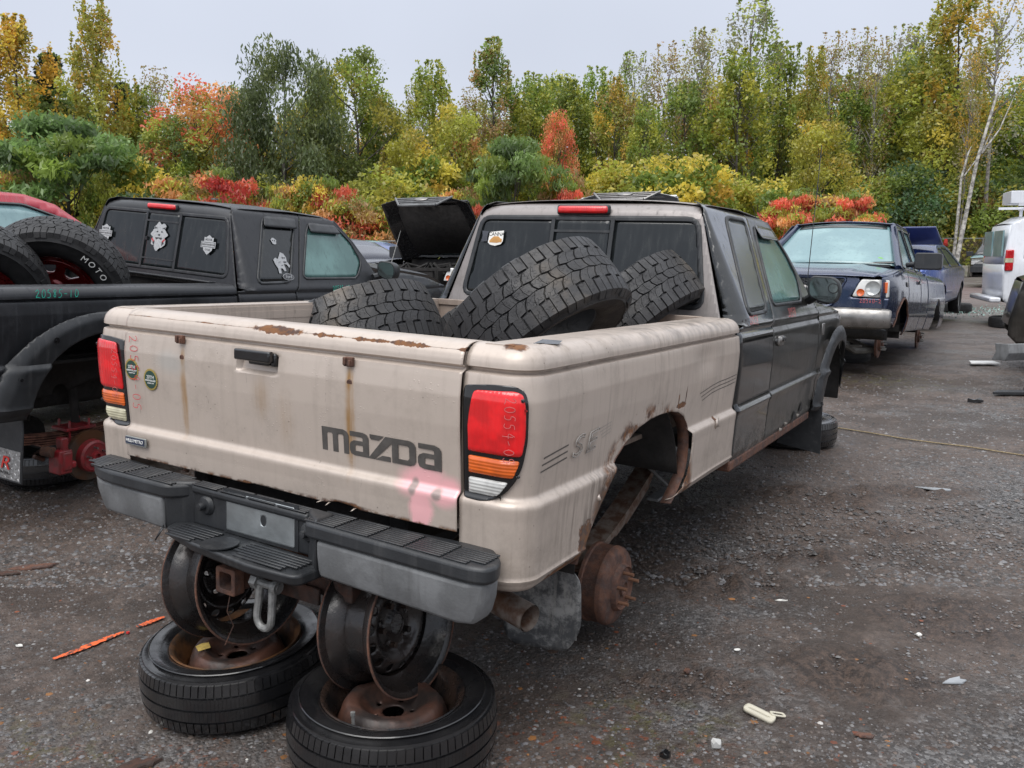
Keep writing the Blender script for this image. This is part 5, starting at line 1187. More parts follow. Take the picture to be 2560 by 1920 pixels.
        MB().tube([(.62, -.35, 1.02), (.66, -.75, 1.66)], .007, 6).build('hood_prop', GALV, root)
    else:
        # nose panel with the honeycomb grille
        def nose(x, z): return np.stack([x, -.03-.10*np.clip(np.abs(x)/.9, 0, 1)**2.2+.0*z-.03*np.clip((z-.95)/.15, 0, 1), z], 1)
        gr = roundpoly([(-.50, 1.065), (.50, 1.065), (.365, .745), (-.365, .745)], .05)
        npoly = [(-.92, .72), (.92, .72), (.945, .845), (.555, .850), (.64, 1.045), (.60, 1.10), (-.60, 1.10), (-.64, 1.045), (-.555, .850), (-.945, .845)]
        nn = panel('nose_panel', npoly, nose, .022, pm, root, .005, holes=[gr], flip=True)
        MB().tube([tuple(nose(np.array([x]), np.array([z]))[0]+[0, .008, 0]) for x, z in gr+gr[:1]], .014, 6).build('grille_surround', pm, nn)
        hc = MB(); s_ = .034
        for i in range(-16, 17):
            for j in range(0, 8):
                x = i*s_*.9; z = .765+j*s_*1.03+(.5*s_ if i % 2 else 0)
                if abs(x) > .355+(z-.745)*.42-.01 or z > 1.05: continue
                hx = [(x+s_*.60*math.cos(a), -.055, z+s_*.60*math.sin(a)) for a in (k*PI/3 for k in range(6))]; hi = [(x+s_*.42*math.cos(a), -.055, z+s_*.42*math.sin(a)) for a in (k*PI/3 for k in range(6))]
                hc.add(hx+hi, [(k, (k+1) % 6, 6+(k+1) % 6, 6+k) for k in range(6)])
        hc.build('honeycomb_mesh', BLKPL, nn, kind='stuff', solid=.01)
        MB().box((0, -.12, .90), (1.0, .02, .36)).build('radiator', BLK, root)
        ov = MB(); ov.add([(x, -.030, .93+z) for x, z in circ(0, 0, .115, 32, .048)], [tuple(range(32))]); o1 = ov.build('oval_badge', CHROME, nn, solid=.01)
        ov = MB(); ov.add([(x, -.0275, .93+z) for x, z in circ(0, 0, .104, 32, .040)], [tuple(range(32))]); o2 = ov.build('oval_field', simple('badge_blue', (.01, .03, .12), .3), o1, solid=.004)
        place(text_mesh('t', 'Ford', .07, shear=.35), 'badge_text', WHITE, o1, frame((0, -.0235, .93), (-1, 0, 0), (0, 0, 1)))
    HL = simple('clear_headlight', (.66, .66, .64), .12, .1, coat=.6, var=.15); AM = AMBL
    for sg in (-1, 1):
        pl = [(.570, .858), (.935, .853), (.925, 1.050), (.655, 1.055), (.625, 1.00)]
        hs = lambda x, z, e=0.: np.stack([x, -.03-.10*np.clip(np.abs(x)/.9, 0, 1)**2.2-.08*np.clip((x-.82)/.12, 0, 1)**2+.010-.03*np.clip((z-.95)/.15, 0, 1)+e, z], 1)
        hl = panel('headlight', roundpoly(pl, .02), hs, .02, HL, root, .01, mirror=sg < 0, flip=True)
        for nm, cx, cz, r, m_ in (('lamp_bowl', .775, .955, .078, simple('lamp_glass', (.48, .50, .50), .1, .2, coat=.6, var=.3)), ('amber_lamp', .655, .905, .040, AM)):
            b = MB(); b.lathe([(0, .002), (r*.5, .003), (r*.9, .010), (r, .016), (r*1.05, .006)], 28, frame((cx*sg, float(hs(np.array([cx]), np.array([cz]))[0][1])+.004, cz), (0, 1, 0), (1, 0, 0))); b.build(nm, m_, hl)
        b = MB(); yy = float(hs(np.array([.895]), np.array([.96]))[0][1]); b.box((.893*sg, yy+.012, .965), (.05, .012, .12)); b.build('side_amber', AM, hl, bevel=.01)
    # bumper
    def bs(x, z): return np.stack([x, .05-.14*np.clip(np.abs(x)/.98, 0, 1)**3-.05*((z-.63)/.12)**2, z], 1)
    bp = roundpoly([(-.985, .52), (-.80, .50), (.80, .50), (.985, .52), (.99, .715), (.93, .735), (-.93, .735), (-.99, .715)], .03)
    bu = panel('front_bumper', bp, bs, .03, CHROME if detail else GREYPL, root, .01, flip=True)
    panel('air_dam', roundpoly([(-.90, .39), (.90, .39), (.94, .505), (-.94, .505)], .04), lambda x, z: bs(x, z)-np.array([0, .05, 0]), .05, BLKPL, root, .01, flip=True)
    # glass, roof, pillars
    ws = lambda x, t: np.stack([x*(.60+.21*t), -2.02+.78*t-.10*x**2*(1-.2*t), 1.80-.545*t+.03*(1-x**2)], 1)
    w = panel('windshield', [(-1, 0), (1, 0), (1, 1), (-1, 1)], ws, .08, glass, root, .006, smooth=180)
    panel('windshield_band', [(-.9, .02), (.9, .02), (.9, .10), (-.9, .10)], lambda x, t: ws(x, t)+np.array([0, .004, .004]), .1, FOGD, w, .002, smooth=180)
    for sx in (-.55, .25):
        MB().tube([(sx+.25, -1.24, 1.262), (sx, -1.30, 1.285), (sx-.28, -1.34, 1.300)], .008, 5).tube([(sx-.30, -1.345, 1.305), (sx+.18, -1.31, 1.285)], .012, 5).build('wiper', BLK, w)
    MB().box((0, -1.25, 1.25), (1.5, .10, .03)).build('cowl', BLKPL, root)
    for sg in (-1, 1): MB().tube([(.60*sg, -2.12, 1.815), (.72*sg, -1.68, 1.53), (.845*sg, -1.22, 1.23)], .038, 8).build('windshield_pillar', pm, root)
    rf = lambda x, y: np.stack([x, y, 1.835+.045*(1-(x/.66)**2)-.10*np.clip((y+2.2)/.25, 0, 1)**2*.5-.12*np.clip((-2.9-y)/.2, 0, 1)**2], 1)
    panel('roof', roundpoly([(-.65, -2.06), (.65, -2.06), (.65, -3.05), (-.65, -3.05)], .06), rf, .06, pm, root, .006, smooth=60, flip=False)
    MB().box((0, -3.05, 1.5), (1.36, .03, .58)).build('rear_window', TINT, root); MB().box((0, -3.08, .85), (1.86, .03, .75)).build('cab_back', pm, root)
    b = MB(); b.box((0, -2.2, .50), (1.8, 1.9, .08)); b.box((0, -1.45, 1.1), (1.6, .3, .2))
    b.build('cab_floor', DARK, root)
    for sg in (-1, 1): MB().box((.42*sg, -2.35, 1.05), (.5, .14, .65)).box((.42*sg, -2.1, .76), (.5, .5, .16)).box((.42*sg, -2.37, 1.48), (.26, .1, .18)).build('seat', simple('grey_cloth', (.12, .12, .12), .9), root, bevel=.03)
    b = MB(); b.box((0, -4.2, .78), (1.7, 2.1, .04)); b.box((0, -5.22, .95), (1.7, .04, .55)); b.box((0, -3.15, .95), (1.7, .04, .55)); b.build('bed_floor', pm, root)
    b = MB()
    for sg in (-1, 1): b.box((.42*sg, -2.6, .50), (.09, 5.0, .15))
    b.box((0, -.9, .44), (.9, .16, .12)); b.box((0, -.4, .46), (.9, .1, .1)); b.box((0, -1.7, .45), (.5, .7, .25)); b.build('chassis_frame', DARK, root, bevel=.01)
    a = MB(); 
    for sg in (-1, 1): a.tube([(.30*sg, -.62, .36), (.52*sg, -.78, .22), (.74*sg, -.93, .24)], [.035, .045, .035], 8).tube([(.35*sg, -1.2, .34), (.72*sg, -.98, .22)], .03, 8).tube([(.30*sg, -.55, .40), (.30*sg, -.62, .30)], .06, 8).tube([(.5*sg, -.93, .35), (.52*sg, -.93, .8)], .04, 8)
    a.tube([(-.6, -.7, .28), (.6, -.7, .28)], .016, 8); a.box((0, -.55, .30), (.75, .10, .12)); a.build('front_suspension', simple('cast_alloy', (.22, .21, .19), .6, .4, var=.4), root)
    for sg in (-1, 1):
        for y in (-.93, -4.35):
            b = MB(); b.lathe([(0, .02), (.035, .02), (.037, .0), (.08, -.002), (.085, -.03), (.165, -.03), (.165, -.055), (0, -.055)], 32, T(.78*sg, y, .31) @ Matrix.Rotation(0 if sg > 0 else PI, 4, 'Z')); h = b.build('brake_rotor', RUST, root)
            for i in range(7):
                q = i*2*PI/7; b = MB(); b.tube([(-.002, .068*math.cos(q), .068*math.sin(q)), (.05, .068*math.cos(q), .068*math.sin(q))], .009, 6, T(.78*sg, y, .31) @ Matrix.Rotation(0 if sg > 0 else PI, 4, 'Z')); b.build('wheel_stud', GALV, h)
    MB().tube([(-.74, -4.35, .42), (.74, -4.35, .42)], .045, 10).tube([(.55, -3.3, .36), (.55, -3.9, .38)], .10, 14).build('rear_axle', DARK, root)
def pose(x, y, z, yaw, pitch=0., roll=0.): return T(x, y, z) @ Matrix.Rotation(-math.radians(yaw), 4, 'Z') @ Matrix.Rotation(math.radians(pitch), 4, 'X') @ Matrix.Rotation(math.radians(roll), 4, 'Y')
P_BLUE = paint('navy_paint', (.010, .022, .066), (.12, .125, .135), .3, metal=.4, rough=.25, coat=.8, streak=.2, lowdirt=.5, drops=.3)
P_BLK2 = paint('black_paint', (.010, .010, .012), (.08, .08, .075), .3, metal=.2, rough=.22, coat=.7)
P_SILV = paint('silver_paint', (.38, .40, .42), (.15, .14, .13), .2, metal=.6, rough=.3, coat=.6)
r_ = thing('pickup_truck', 'navy blue full size pickup facing the viewer with a chrome bumper and no wheels', 'pickup truck', pose(3.25, 9.62, .096, 212.9, 3.38, -.39)); fullsize(r_, P_BLUE, PALEREFL)
place(script_mesh('20560-2', .045, .002, 3), 'crayon_number', PALEW, r_, frame((-.66, -.02, .79), (-1, 0, 0), (0, 0, 1)))
gs_ = MB(); gs_.tube([(-.60, -1.41, 1.315), (-.60, -1.40, 1.318)], .05, 12); gs_.build('green_windshield_mark', simple('green_marker', (.25, .65, .08), .5), r_)
r_ = thing('pickup_truck', 'black full size pickup with its hood up, engine bay bare, behind the satin black pickup', 'pickup truck', pose(-1.60, 13.2, .14, 206, 1)); fullsize(r_, P_BLK2, PALEREFL, hood=math.radians(55), detail=False)
r_ = thing('pickup_truck', 'silver pickup behind the beige truck, only its raised hood showing above the roof', 'pickup truck', pose(1.52, 12.6, .15, 207, 1)); fullsize(r_, P_SILV, PALEREFL, hood=math.radians(57), detail=True)
def ground_tyre(name, label, loc, R=.33, W=.21, lay=True, grp=None, rz=0):
    t = thing(name, label, 'tyre', T(*loc) @ (Matrix.Rotation(-PI/2, 4, 'Y') if lay else Matrix.Rotation(rz, 4, 'Z')), grp); link('tyre_tread', tyre_mesh(R, .20, W, 40, 'road', Wi=W*.85), RUBBER, t); MB().lathe([(.20, .06), (.16, .01), (.0, .03)], 28).build('disc', DISCR, t); return t
ground_tyre('scrap_wheel', 'tyre lying flat under the front of the navy blue pickup', gp(2110, 905, .0)+Vector((.1, .25, .10)))
b = MB(); b.tube([(0, 0, 0), (0, 0, .36)], .05, 12); b.tube([(0, 0, .30), (0, 0, .34)], .10, 12); jk = b.build('jack_post', GALV, None); jk.location = gp(2110, 905, .0)+Vector((.12, .3, .15)); tag(jk, 'grey metal post standing on the flat tyre under the navy blue pickup', 'stand')

# ------------------------------------------------------------------ plainer vehicles further off
def car(root, prof_, Wd, belt, H, arches, pm, glass, segs_glass, wins, floor=.28, wheels=True, wr=.31, taper=(.12, .10), wheelmat=None, rake=.30, lamps=()):
    """prof_: top line from rear (y<0) to front as (y,z); segs_glass: index of glass segments"""
    Y0, Y1 = prof_[0][0], prof_[-1][0]
    def hw(y, z):
        x = Wd/2*(1-rake*np.clip((z-belt)/max(.01, H-belt), 0, 1)-.06*np.clip((.55-z)/.3, 0, 1)-.02*np.clip((z-.75)/(belt-.70), 0, 1)**3)
        x = x-taper[0]*Wd*np.clip((Y0+.7-y)/.7, 0, 1)**2.5-taper[1]*Wd*np.clip((y-Y1+.8)/.8, 0, 1)**2.5
        return x
    sf = lambda y, z, e=0.: np.stack([hw(y, z)+e, y, z], 1)
    bot = [(Y1, floor+.1), (Y1-.1, floor)]
    for cy in sorted(arches, reverse=True): bot += [(cy+(wr+.07)*math.cos(a), floor+.03+(wr+.07)*math.sin(a)*.98) for a in np.linspace(0, PI, 12)]
    bot += [(Y0+.1, floor), (Y0, floor+.1)]
    poly = list(prof_)+bot
    for mir in (False, True):
        sd_ = panel('body_side', poly, sf, .045, pm, root, .006, holes=wins, mirror=mir, flip=False)
        for w in wins:
            panel('window', grow(w, .004), lambda a, b: sf(a, b, -.008), .08, glass, sd_, .004, mirror=mir); ringpart('window_trim', w, sf, .018, BLK, sd_, .004, .008, .03, mirror=mir)
        sg = -1 if mir else 1
        for cy in arches:
            MB().lathe([(wr+.085, (Wd/2-.03)*sg), (wr+.085, (Wd/2-.35)*sg), (.03, (Wd/2-.35)*sg)], 18, T(0, cy, floor+.03), a0=-.1, a1=PI+.1).build('wheel_well', DARK, sd_, solid=.004)
            if wheels:
                t = MB(); t.lathe([(.20, .06), (.23, .09), (wr-.02, .10), (wr, .07), (wr, -.07), (wr-.02, -.10), (.2, -.09)], 28); wo = t.build('wheel', RUBBER, root, loc=((Wd/2-.12)*sg, cy, wr), rot=(0, 0, 0 if sg > 0 else PI)); MB().lathe([(.20, .07), (.17, .04), (.05, .06), (0, .06)], 24).build('hub_cap', GALV, wo)
    fine = [prof_[0]]
    n = len(prof_)
    for k in range(n-1):
        (y0, z0), (y1, z1) = prof_[k], prof_[k+1]
        def top(x, t, y0=y0, y1=y1, z0=z0, z1=z1):
            y = y0+(y1-y0)*t; z = z0+(z1-z0)*t; h = hw(y, z); nrm = math.hypot(y1-y0, z1-z0); ny, nz = -(z1-z0)/nrm, (y1-y0)/nrm; cr_ = .045*(1-x**2)
            return np.stack([x*h, y+ny*cr_, z+nz*cr_], 1)
        g = k in segs_glass; nm = 'windshield' if g and y0 > (Y0+Y1)/2 else 'rear_window' if g else 'body_top'
        panel(nm, [(-1, 0), (1, 0), (1, 1), (-1, 1)], top, (.12, .5), glass if g else pm, root, .005, smooth=180)
    MB().box((0, (Y0+Y1)/2, floor+.05), (Wd*.86, (Y1-Y0)*.92, .08)).box((0, (Y0+Y1)/2, floor+.35), (Wd*.80, (Y1-Y0)*.55, .35)).build('underbody', DARK, root)
    for nm, c, d, m_ in lamps: MB().box(c, d).build(nm, m_, root, bevel=.012)
    return hw
SED = [(-2.3, .55), (-2.33, .92), (-2.25, 1.0), (-1.75, 1.06), (-1.05, 1.40), (-.7, 1.45), (.25, 1.44), (.55, 1.38), (1.25, .98), (2.0, .86), (2.3, .70), (2.33, .45)]
SUV = [(-2.35, .60), (-2.38, 1.05), (-2.22, 1.60), (-2.0, 1.72), (-1.0, 1.77), (.1, 1.75), (.35, 1.68), (1.05, 1.16), (1.9, 1.05), (2.3, .92), (2.36, .50)]
VAN = [(-2.75, .55), (-2.78, 1.2), (-2.68, 1.95), (-2.45, 2.08), (0, 2.12), (1.2, 2.08), (1.5, 1.98), (2.2, 1.30), (2.85, 1.05), (2.9, .55)]
RX = simple('red_tail_lens', (.5, .01, .015), .2, coat=.4)
sw = [roundpoly([(-1.55, 1.02), (-.98, 1.34), (-.55, 1.36), (-.55, 1.0)], .03), roundpoly([(-.50, 1.0), (-.50, 1.36), (.22, 1.36), (.50, 1.27), (.95, 1.0)], .03)]
sv = [roundpoly([(-2.05, 1.14), (-1.98, 1.58), (-1.25, 1.64), (-1.25, 1.14)], .04), roundpoly([(-1.18, 1.14), (-1.18, 1.65), (-.42, 1.66), (-.42, 1.14)], .04), roundpoly([(-.36, 1.14), (-.36, 1.66), (.12, 1.65), (.34, 1.56), (.82, 1.16)], .04)]
P_RED = paint('red_paint', (.42, .015, .035), (.3, .2, .2), .15, metal=.1, rough=.25, coat=.7); P_BL2 = paint('mid_blue_paint', (.02, .06, .25), (.2, .2, .25), .2, metal=.4, rough=.25, coat=.7)
P_GRY = paint('grey_blue_paint', (.05, .055, .075), (.15, .15, .16), .25, metal=.4, rough=.25, coat=.7); P_WHT = paint('white_paint', (.68, .70, .74), (.30, .29, .28), .25, metal=0., rough=.3, coat=.5, streak=.2, lowdirt=.6); P_BRZ = paint('bronze_paint', (.052, .048, .042), (.14, .13, .12), .35, metal=.5, rough=.3, coat=.6)
def vehicle(name, label, cat, M, *a, **k):
    t = thing(name, label, cat, M); car(t, *a, **k); return t
RL_ = lambda W_, y, z, dz=.16: [('tail_light', (sx*(W_/2-.26), y, z), (.30, .05, dz), RX) for sx in (-1, 1)]
HL_ = lambda W_, y, z: [('headlight', (sx*(W_/2-.30), y, z), (.34, .05, .15), simple('headlight_lens', (.55, .56, .56), .15, .2, coat=.5)) for sx in (-1, 1)]
vehicle('parked_suv', 'bright red car roof and pale window at the left edge, behind the satin black pickup', 'car', pose(-4.62, 7.2, .15, 24), SUV, 1.85, 1.12, 1.77, (-1.5, 1.45), P_RED, PALEREFL, (3, 7), [roundpoly([(-1.9, 1.14), (-1.8, 1.58), (-1.05, 1.64), (-1.05, 1.14)], .04), roundpoly([(-.55, 1.14), (-.55, 1.66), (.05, 1.66), (.42, 1.54), (.95, 1.16)], .04)])
vehicle('parked_sedan', 'dark grey sedan with red tail light beside the black pickup hood, seen past the mirror', 'car', pose(-3.9, 17.0, .22, -48), SED, 1.78, 1.0, 1.45, (-1.4, 1.4), P_GRY, FOGD, (4, 8), sw, lamps=RL_(1.78, -2.30, .86))
vehicle('parked_sedan', 'blue sedan with pale windows farther back between the two black pickups', 'car', pose(-4.3, 22.5, .25, -52), SED, 1.78, 1.0, 1.45, (-1.4, 1.4), P_BL2, PALEREFL, (4, 8), sw, lamps=RL_(1.78, -2.30, .86))
vehicle('parked_sedan', 'white sedan farthest back in the gap left of the raised black hood', 'car', pose(-5.1, 29, .25, -60), SED, 1.78, 1.0, 1.45, (-1.4, 1.4), P_WHT, PALEREFL, (4, 8), sw, lamps=RL_(1.78, -2.30, .86))
h = vehicle('parked_hatchback', 'blue hatchback with raised lid just behind the navy pickup cab', 'car', pose(8.15, 17.5, .15, 34), SED, 1.8, 1.0, 1.45, (-1.4, 1.4), P_BL2, FOGD, (4, 8), sw)
MB().loft([[(-.75, -1.9, 1.72), (.75, -1.9, 1.72), (.75, -1.9, 1.75), (-.75, -1.9, 1.75)], [(-.78, -1.1, 1.42), (.78, -1.1, 1.42), (.78, -1.1, 1.46), (-.78, -1.1, 1.46)]]).build('raised_lid', paint('faded_blue_paint', (.09, .11, .26), (.2, .2, .25), .2, metal=.3), h, bevel=.01)
vehicle('parked_suv', 'small black suv facing the viewer far down the lane beside the concrete blocks', 'suv', pose(20.9, 36.3, .15, 216), SUV, 1.85, 1.12, 1.77, (-1.5, 1.45), P_BLK2, PALEREFL, (3, 7), sv, wheels=False, lamps=HL_(1.85, 2.30, .86)+[('front_bumper', (0, 2.38, .60), (1.6, .10, .26), BLKPL), ('grille', (0, 2.36, .84), (.6, .06, .18), BLKPL)]+[('door_mirror', (sx*1.08, .75, 1.22), (.26, .12, .2), BLKPL) for sx in (-1, 1)])
ang = 108; hd = Vector((math.sin(math.radians(ang)), math.cos(math.radians(ang)), 0)); lf = Vector((-hd.y, hd.x, 0))
c0 = Vector((9.42, 16.2, 0))+hd*2.78+lf*1.0
v = vehicle('white_van', 'white cargo van with tall red tail light and white roof ladder rack, right edge', 'van', pose(c0.x, c0.y, .0, ang), VAN, 2.0, 1.25, 2.12, (-1.7, 1.9), P_WHT, FOGD, (7,), [roundpoly([(-2.45, 1.30), (-2.40, 1.85), (-1.75, 1.9), (-1.75, 1.30)], .05)], floor=.42, wr=.34, rake=.16, taper=(.03, .10))
b = MB(); b.box((0, -2.88, .52), (1.9, .20, .10)); b.build('rear_bumper', P_WHT, v, bevel=.03)
for sx in (-1, 1):
    b = MB(); b.box((sx*.945, -2.70, 1.28), (.07, .14, .40)); q = b.build('tail_light', RX, v, bevel=.02); MB().box((sx*.948, -2.71, 1.28), (.072, .135, .08)).build('reverse_lens', CREAML, q)
for sx in (-1, 1): MB().box((sx*.44, -2.80, 1.60), (.70, .03, .50)).build('rear_door_window', PALEREFL, v)
rk = MB(); 
for y in (-2.2, -1.0, .2): rk.box((0, y, 2.30), (1.7, .05, .04)); [rk.box((sx*.72, y, 2.20), (.05, .05, .2)) for sx in (-1, 1)]
for sx in (-1, 1): rk.box((sx*.80, -1.0, 2.33), (.05, 3.2, .05))
rk.build('roof_rack', P_WHT, v)
b = MB(); b.box((.30, -1.0, 2.48), (.7, 3.4, .24)); tl = b.build('white_roof_box', P_WHT, None, bevel=.01); tl.matrix_world = pose(c0.x, c0.y, .0, ang); tl.name = 'roof_box'; tag(tl, 'long white box strapped on the roof rack of the white van', 'box')
ang = 298; hd = Vector((math.sin(math.radians(ang)), math.cos(math.radians(ang)), 0)); lf = Vector((-hd.y, hd.x, 0))
c1 = Vector((5.93, 10.0, 0))-hd*2.36-lf*.9
bz = vehicle('parked_suv', 'dusty dark bronze suv nosing in from the right edge in front of the white van', 'suv', pose(c1.x, c1.y, .06, ang), [(-2.35, .60), (-2.38, 1.05), (-2.22, 1.60), (-2.0, 1.78), (-1.0, 1.82), (-.2, 1.80), (.1, 1.70), (.85, 1.26), (1.8, 1.18), (2.25, 1.02), (2.36, .50)], 1.9, 1.20, 1.82, (-1.5, 1.45), P_BRZ, FOGD, (3, 7), sv, wheels=False, wr=.36)
MB().box((-1.08, .55, 1.34), (.26, .12, .20)).build('door_mirror', P_SILV, bz, bevel=.04); MB().box((-.945, -.1, 1.08), (.02, .16, .04)).build('door_handle', CHROME, bz, bevel=.01)
# ------------------------------------------------------------------ trees
def leafmat(name, var=.3):
    s = NT(name); a = s.n('Attribute'); a.attribute_name = 'Col'; oi = s.n('ObjectInfo')
    c = s.mix(s.mr(oi.outputs['Random'], 0, 1, 0, .35), a.outputs['Color'], s.mix(1, a.outputs['Color'], (1.25, .85, .6), 'MULTIPLY'))
    d = s.n('BsdfDiffuse'); s.put(d.inputs[0], c); t = s.n('BsdfTranslucent'); s.put(t.inputs[0], c); g = s.n('BsdfGlossy'); g.inputs['Roughness'].default_value = .45
    m = s.n('MixShader'); m.inputs[0].default_value = .55; s.t.links.new(d.outputs[0], m.inputs[1]); s.t.links.new(t.outputs[0], m.inputs[2])
    m2 = s.n('MixShader'); m2.inputs[0].default_value = .04; s.t.links.new(m.outputs[0], m2.inputs[1]); s.t.links.new(g.outputs[0], m2.inputs[2]); s.t.links.new(m2.outputs[0], s.out.inputs[0]); return s.m
LEAF = leafmat('autumn_leaves')
BARK = simple('bark', (.085, .075, .065), .9, var=.5, nsc=8, bump=.5, bsc=30); GBARK = simple('grey_bark', (.26, .24, .22), .85, var=.5, nsc=6, col2=(.12, .11, .10)); BIRCH = simple('pale_birch_bark', (.52, .50, .46), .7, var=.6, nsc=5, col2=(.16, .15, .14))
GRN = (.20, .29, .06); DGR = (.15, .215, .062); YGR = (.35, .39, .065); YEL = (.55, .48, .085); GLD = (.52, .36, .06); OLV = (.30, .31, .06); RED = (.62, .15, .09); ORG2 = (.60, .32, .12); BRN = (.34, .23, .10); BGR = (.14, .235, .075); PALE = (.33, .33, .24)
def leaves(P, size, cols, rr, droop=0., long_=1., wid=1.):
    n = len(P); d = rr.normal(size=(n, 3)); d /= np.linalg.norm(d, axis=1)[:, None]; e = rr.normal(size=(n, 3)); e -= d*(d*e).sum(1)[:, None]; e /= np.linalg.norm(e, axis=1)[:, None]
    if droop: e = e*(1-droop)+np.array([0, 0, -1])*droop; d = np.cross(e, rr.normal(size=(n, 3))); d /= np.linalg.norm(d, axis=1)[:, None]
    s = size*(.6+.8*rr.random((n, 1)))
    w_ = s*.5*wid; V = np.stack([P-d*w_-e*s*.15*long_, P+e*s*.6*long_+d*s*.05, P+d*w_+e*s*.1*long_, P-e*s*.5*long_], 1)
    F = np.arange(4*n).reshape(n, 4); C = np.repeat(cols, 4, 0); return V.reshape(-1, 3), F, C
def crown(seed, kind, H, R, base, cols, n, size, dens=1.):
    rr = np.random.default_rng(seed); n = int(n*.85); K = {'column': 80, 'round': 75, 'broad': 80, 'willow': 90, 'conifer': 90, 'sparse': 60, 'sumac': 60, 'shrub': 46}[kind]; n = int(n*2.3); size = size*.70
    t = rr.random(K)**(.85 if kind != 'conifer' else 1.2)
    if kind == 'column': env = R*np.clip(.75+.75*t-1.25*t**2.4, .16, 1.1)*(.6+.7*rr.random(K))*1.25
    elif kind == 'conifer': env = R*(1-t)**.9+.15
    elif kind in ('willow',): env = R*np.sqrt(np.clip(1-(t*1.0-.35)**2/.45, .05, 1))
    elif kind == 'sparse': env = R*np.clip(.35+.9*t-.95*t**3, .15, 1)
    elif kind in ('sumac', 'shrub'): env = R*np.sqrt(np.clip(1-t**2, .05, 1))
    else: env = R*np.sqrt(np.clip(1-((t-.42)/.62)**2, .06, 1))
    a = rr.random(K)*2*PI; q = np.sqrt(rr.random(K))*.95; q = .25+.75*q
    cx = np.cos(a)*env*q; cy = np.sin(a)*env*q; cz = base+(H-base)*t
    cr_ = ((.11+.13*rr.random(K))*R*(1.15 if kind not in ('column', 'conifer') else 1.0)+.14)*(1.25 if kind == 'round' else 1)
    if kind == 'sumac': cz = base+(H-base)*t
    m = rr.integers(0, K, n); w = rr.normal(size=(n, 3)); w /= np.linalg.norm(w, axis=1)[:, None]; rad = cr_[m, None]*rr.random((n, 1))**.45
    w = w*rad*np.array([1, 1, {'column': 1.5, 'willow': 1.4, 'sparse': 1.3, 'sumac': .45, 'conifer': .4}.get(kind, .85)])
    P = np.c_[cx[m], cy[m], cz[m]]+w
    if kind == 'column' or kind == 'sparse': # feathery twig tips pointing up
        k = int(n*.25); j = rr.integers(0, K, k); h = rr.random(k); P[:k] = np.c_[cx[j]+.25*h*rr.normal(size=k)*.3, cy[j]+.25*h*rr.normal(size=k)*.3, cz[j]+cr_[j]+h*1.1]; P[:k, 2] = np.minimum(P[:k, 2], H+.6)
    P[:, 2] = np.maximum(P[:, 2], .05)
    cs = np.array(cols); ci = rr.integers(0, len(cs), K); C = cs[ci][m]
    C = C*1.15*(.74+.50*rr.random((K, 1)))[m]*(.75+.5*rr.random((n, 1)))
    V, F, CC = leaves(P, size, C, rr, .55 if kind == 'willow' else (.35 if kind == 'sumac' else 0), 2.0 if kind in ('willow', 'sumac') else 1.1, .62 if kind in ('willow', 'sumac') else .8)
    return mesh_from('crown', V, F, 0, CC), (cx, cy, cz, cr_)
def trunk(seed, H, base, cl, r0, bare=0, lean=0.):
    rr = np.random.default_rng(seed+99); b = MB(); cx, cy, cz, cr_ = cl
    path = [(lean*h*.06+.10*math.sin(h*.9+seed), .08*math.cos(h*.7+seed), h) for h in np.linspace(-.2, H*.93, 8)]
    b.tube(path, [r0*(1-.88*i/7) for i in range(8)], 6)
    for k in range(0, len(cx), 3):
        z0 = max(base*.6, cz[k]-1.2-.35*math.hypot(cx[k], cy[k])); t = (z0+.2)/(H*.93+.2)*7; i = int(min(6, max(0, t))); p = Vector(path[i]).lerp(Vector(path[i+1]), min(1, max(0, t-i)))
        m = Vector((cx[k]*.55, cy[k]*.55, (z0+cz[k])/2+.1)); b.tube([p, m, (cx[k], cy[k], cz[k]+cr_[k]*.6)], [r0*.30, r0*.17, r0*.05], 4)
    for k in range(bare):
        a = rr.random()*2*PI; z0 = base+(H-base)*rr.random()**.8*.9; L = (1.0+1.6*rr.random())*(1-.5*z0/H); p = Vector((0, 0, z0)); q = p+Vector((math.cos(a)*L*.55, math.sin(a)*L*.55, L*.8)); b.tube([p, (p+q)/2+Vector((0, 0, -.1)), q], [.035, .022, .008], 3)
        for j in range(3):
            t_ = .4+.2*j; s_ = p.lerp(q, t_); a2 = a+rr.uniform(-1, 1); b.tube([s_, s_+Vector((math.cos(a2)*.5, math.sin(a2)*.5, .6))*(.5+.5*rr.random())], [.014, .005], 3)
    return mesh_from('trunk', b.V, b.F, 60)
PROT = {}
def proto(key, seed, kind, H, R, base, cols, n, size, r0=.12, bare=0):
    c, cl = crown(seed, kind, H, R, base, cols, n, size); PROT[key] = (c, trunk(seed, H, base, cl, r0, bare), H)
proto('gold_col', 1, 'column', 15, 2.2, 2.5, [GLD, YEL, OLV, GLD], 5200, .23, .16)
proto('olive_col', 2, 'column', 15, 2.0, 2.5, [OLV, YGR, GLD, OLV], 5200, .23, .16)
proto('green_col', 3, 'column', 12, 2.0, 1.5, [YGR, GRN, YGR, GRN], 4600, .22, .13)
proto('green_col2', 4, 'column', 12, 2.3, 1.0, [GRN, DGR, YGR], 4600, .23, .13)
proto('dark_col', 5, 'column', 13, 1.8, 3.0, [DGR, GRN, BRN, OLV], 4200, .22, .13)
proto('round_green', 6, 'round', 12, 3.2, 1.5, [GRN, DGR, YGR], 6000, .25, .16)
proto('broad_green', 7, 'broad', 13, 3.8, 2.0, [DGR, GRN, GRN, OLV], 6500, .25, .18)
proto('willow', 8, 'willow', 12.5, 4.1, .6, [(.085, .13, .055), (.10, .15, .06), (.13, .18, .06)], 19000, .23, .20)
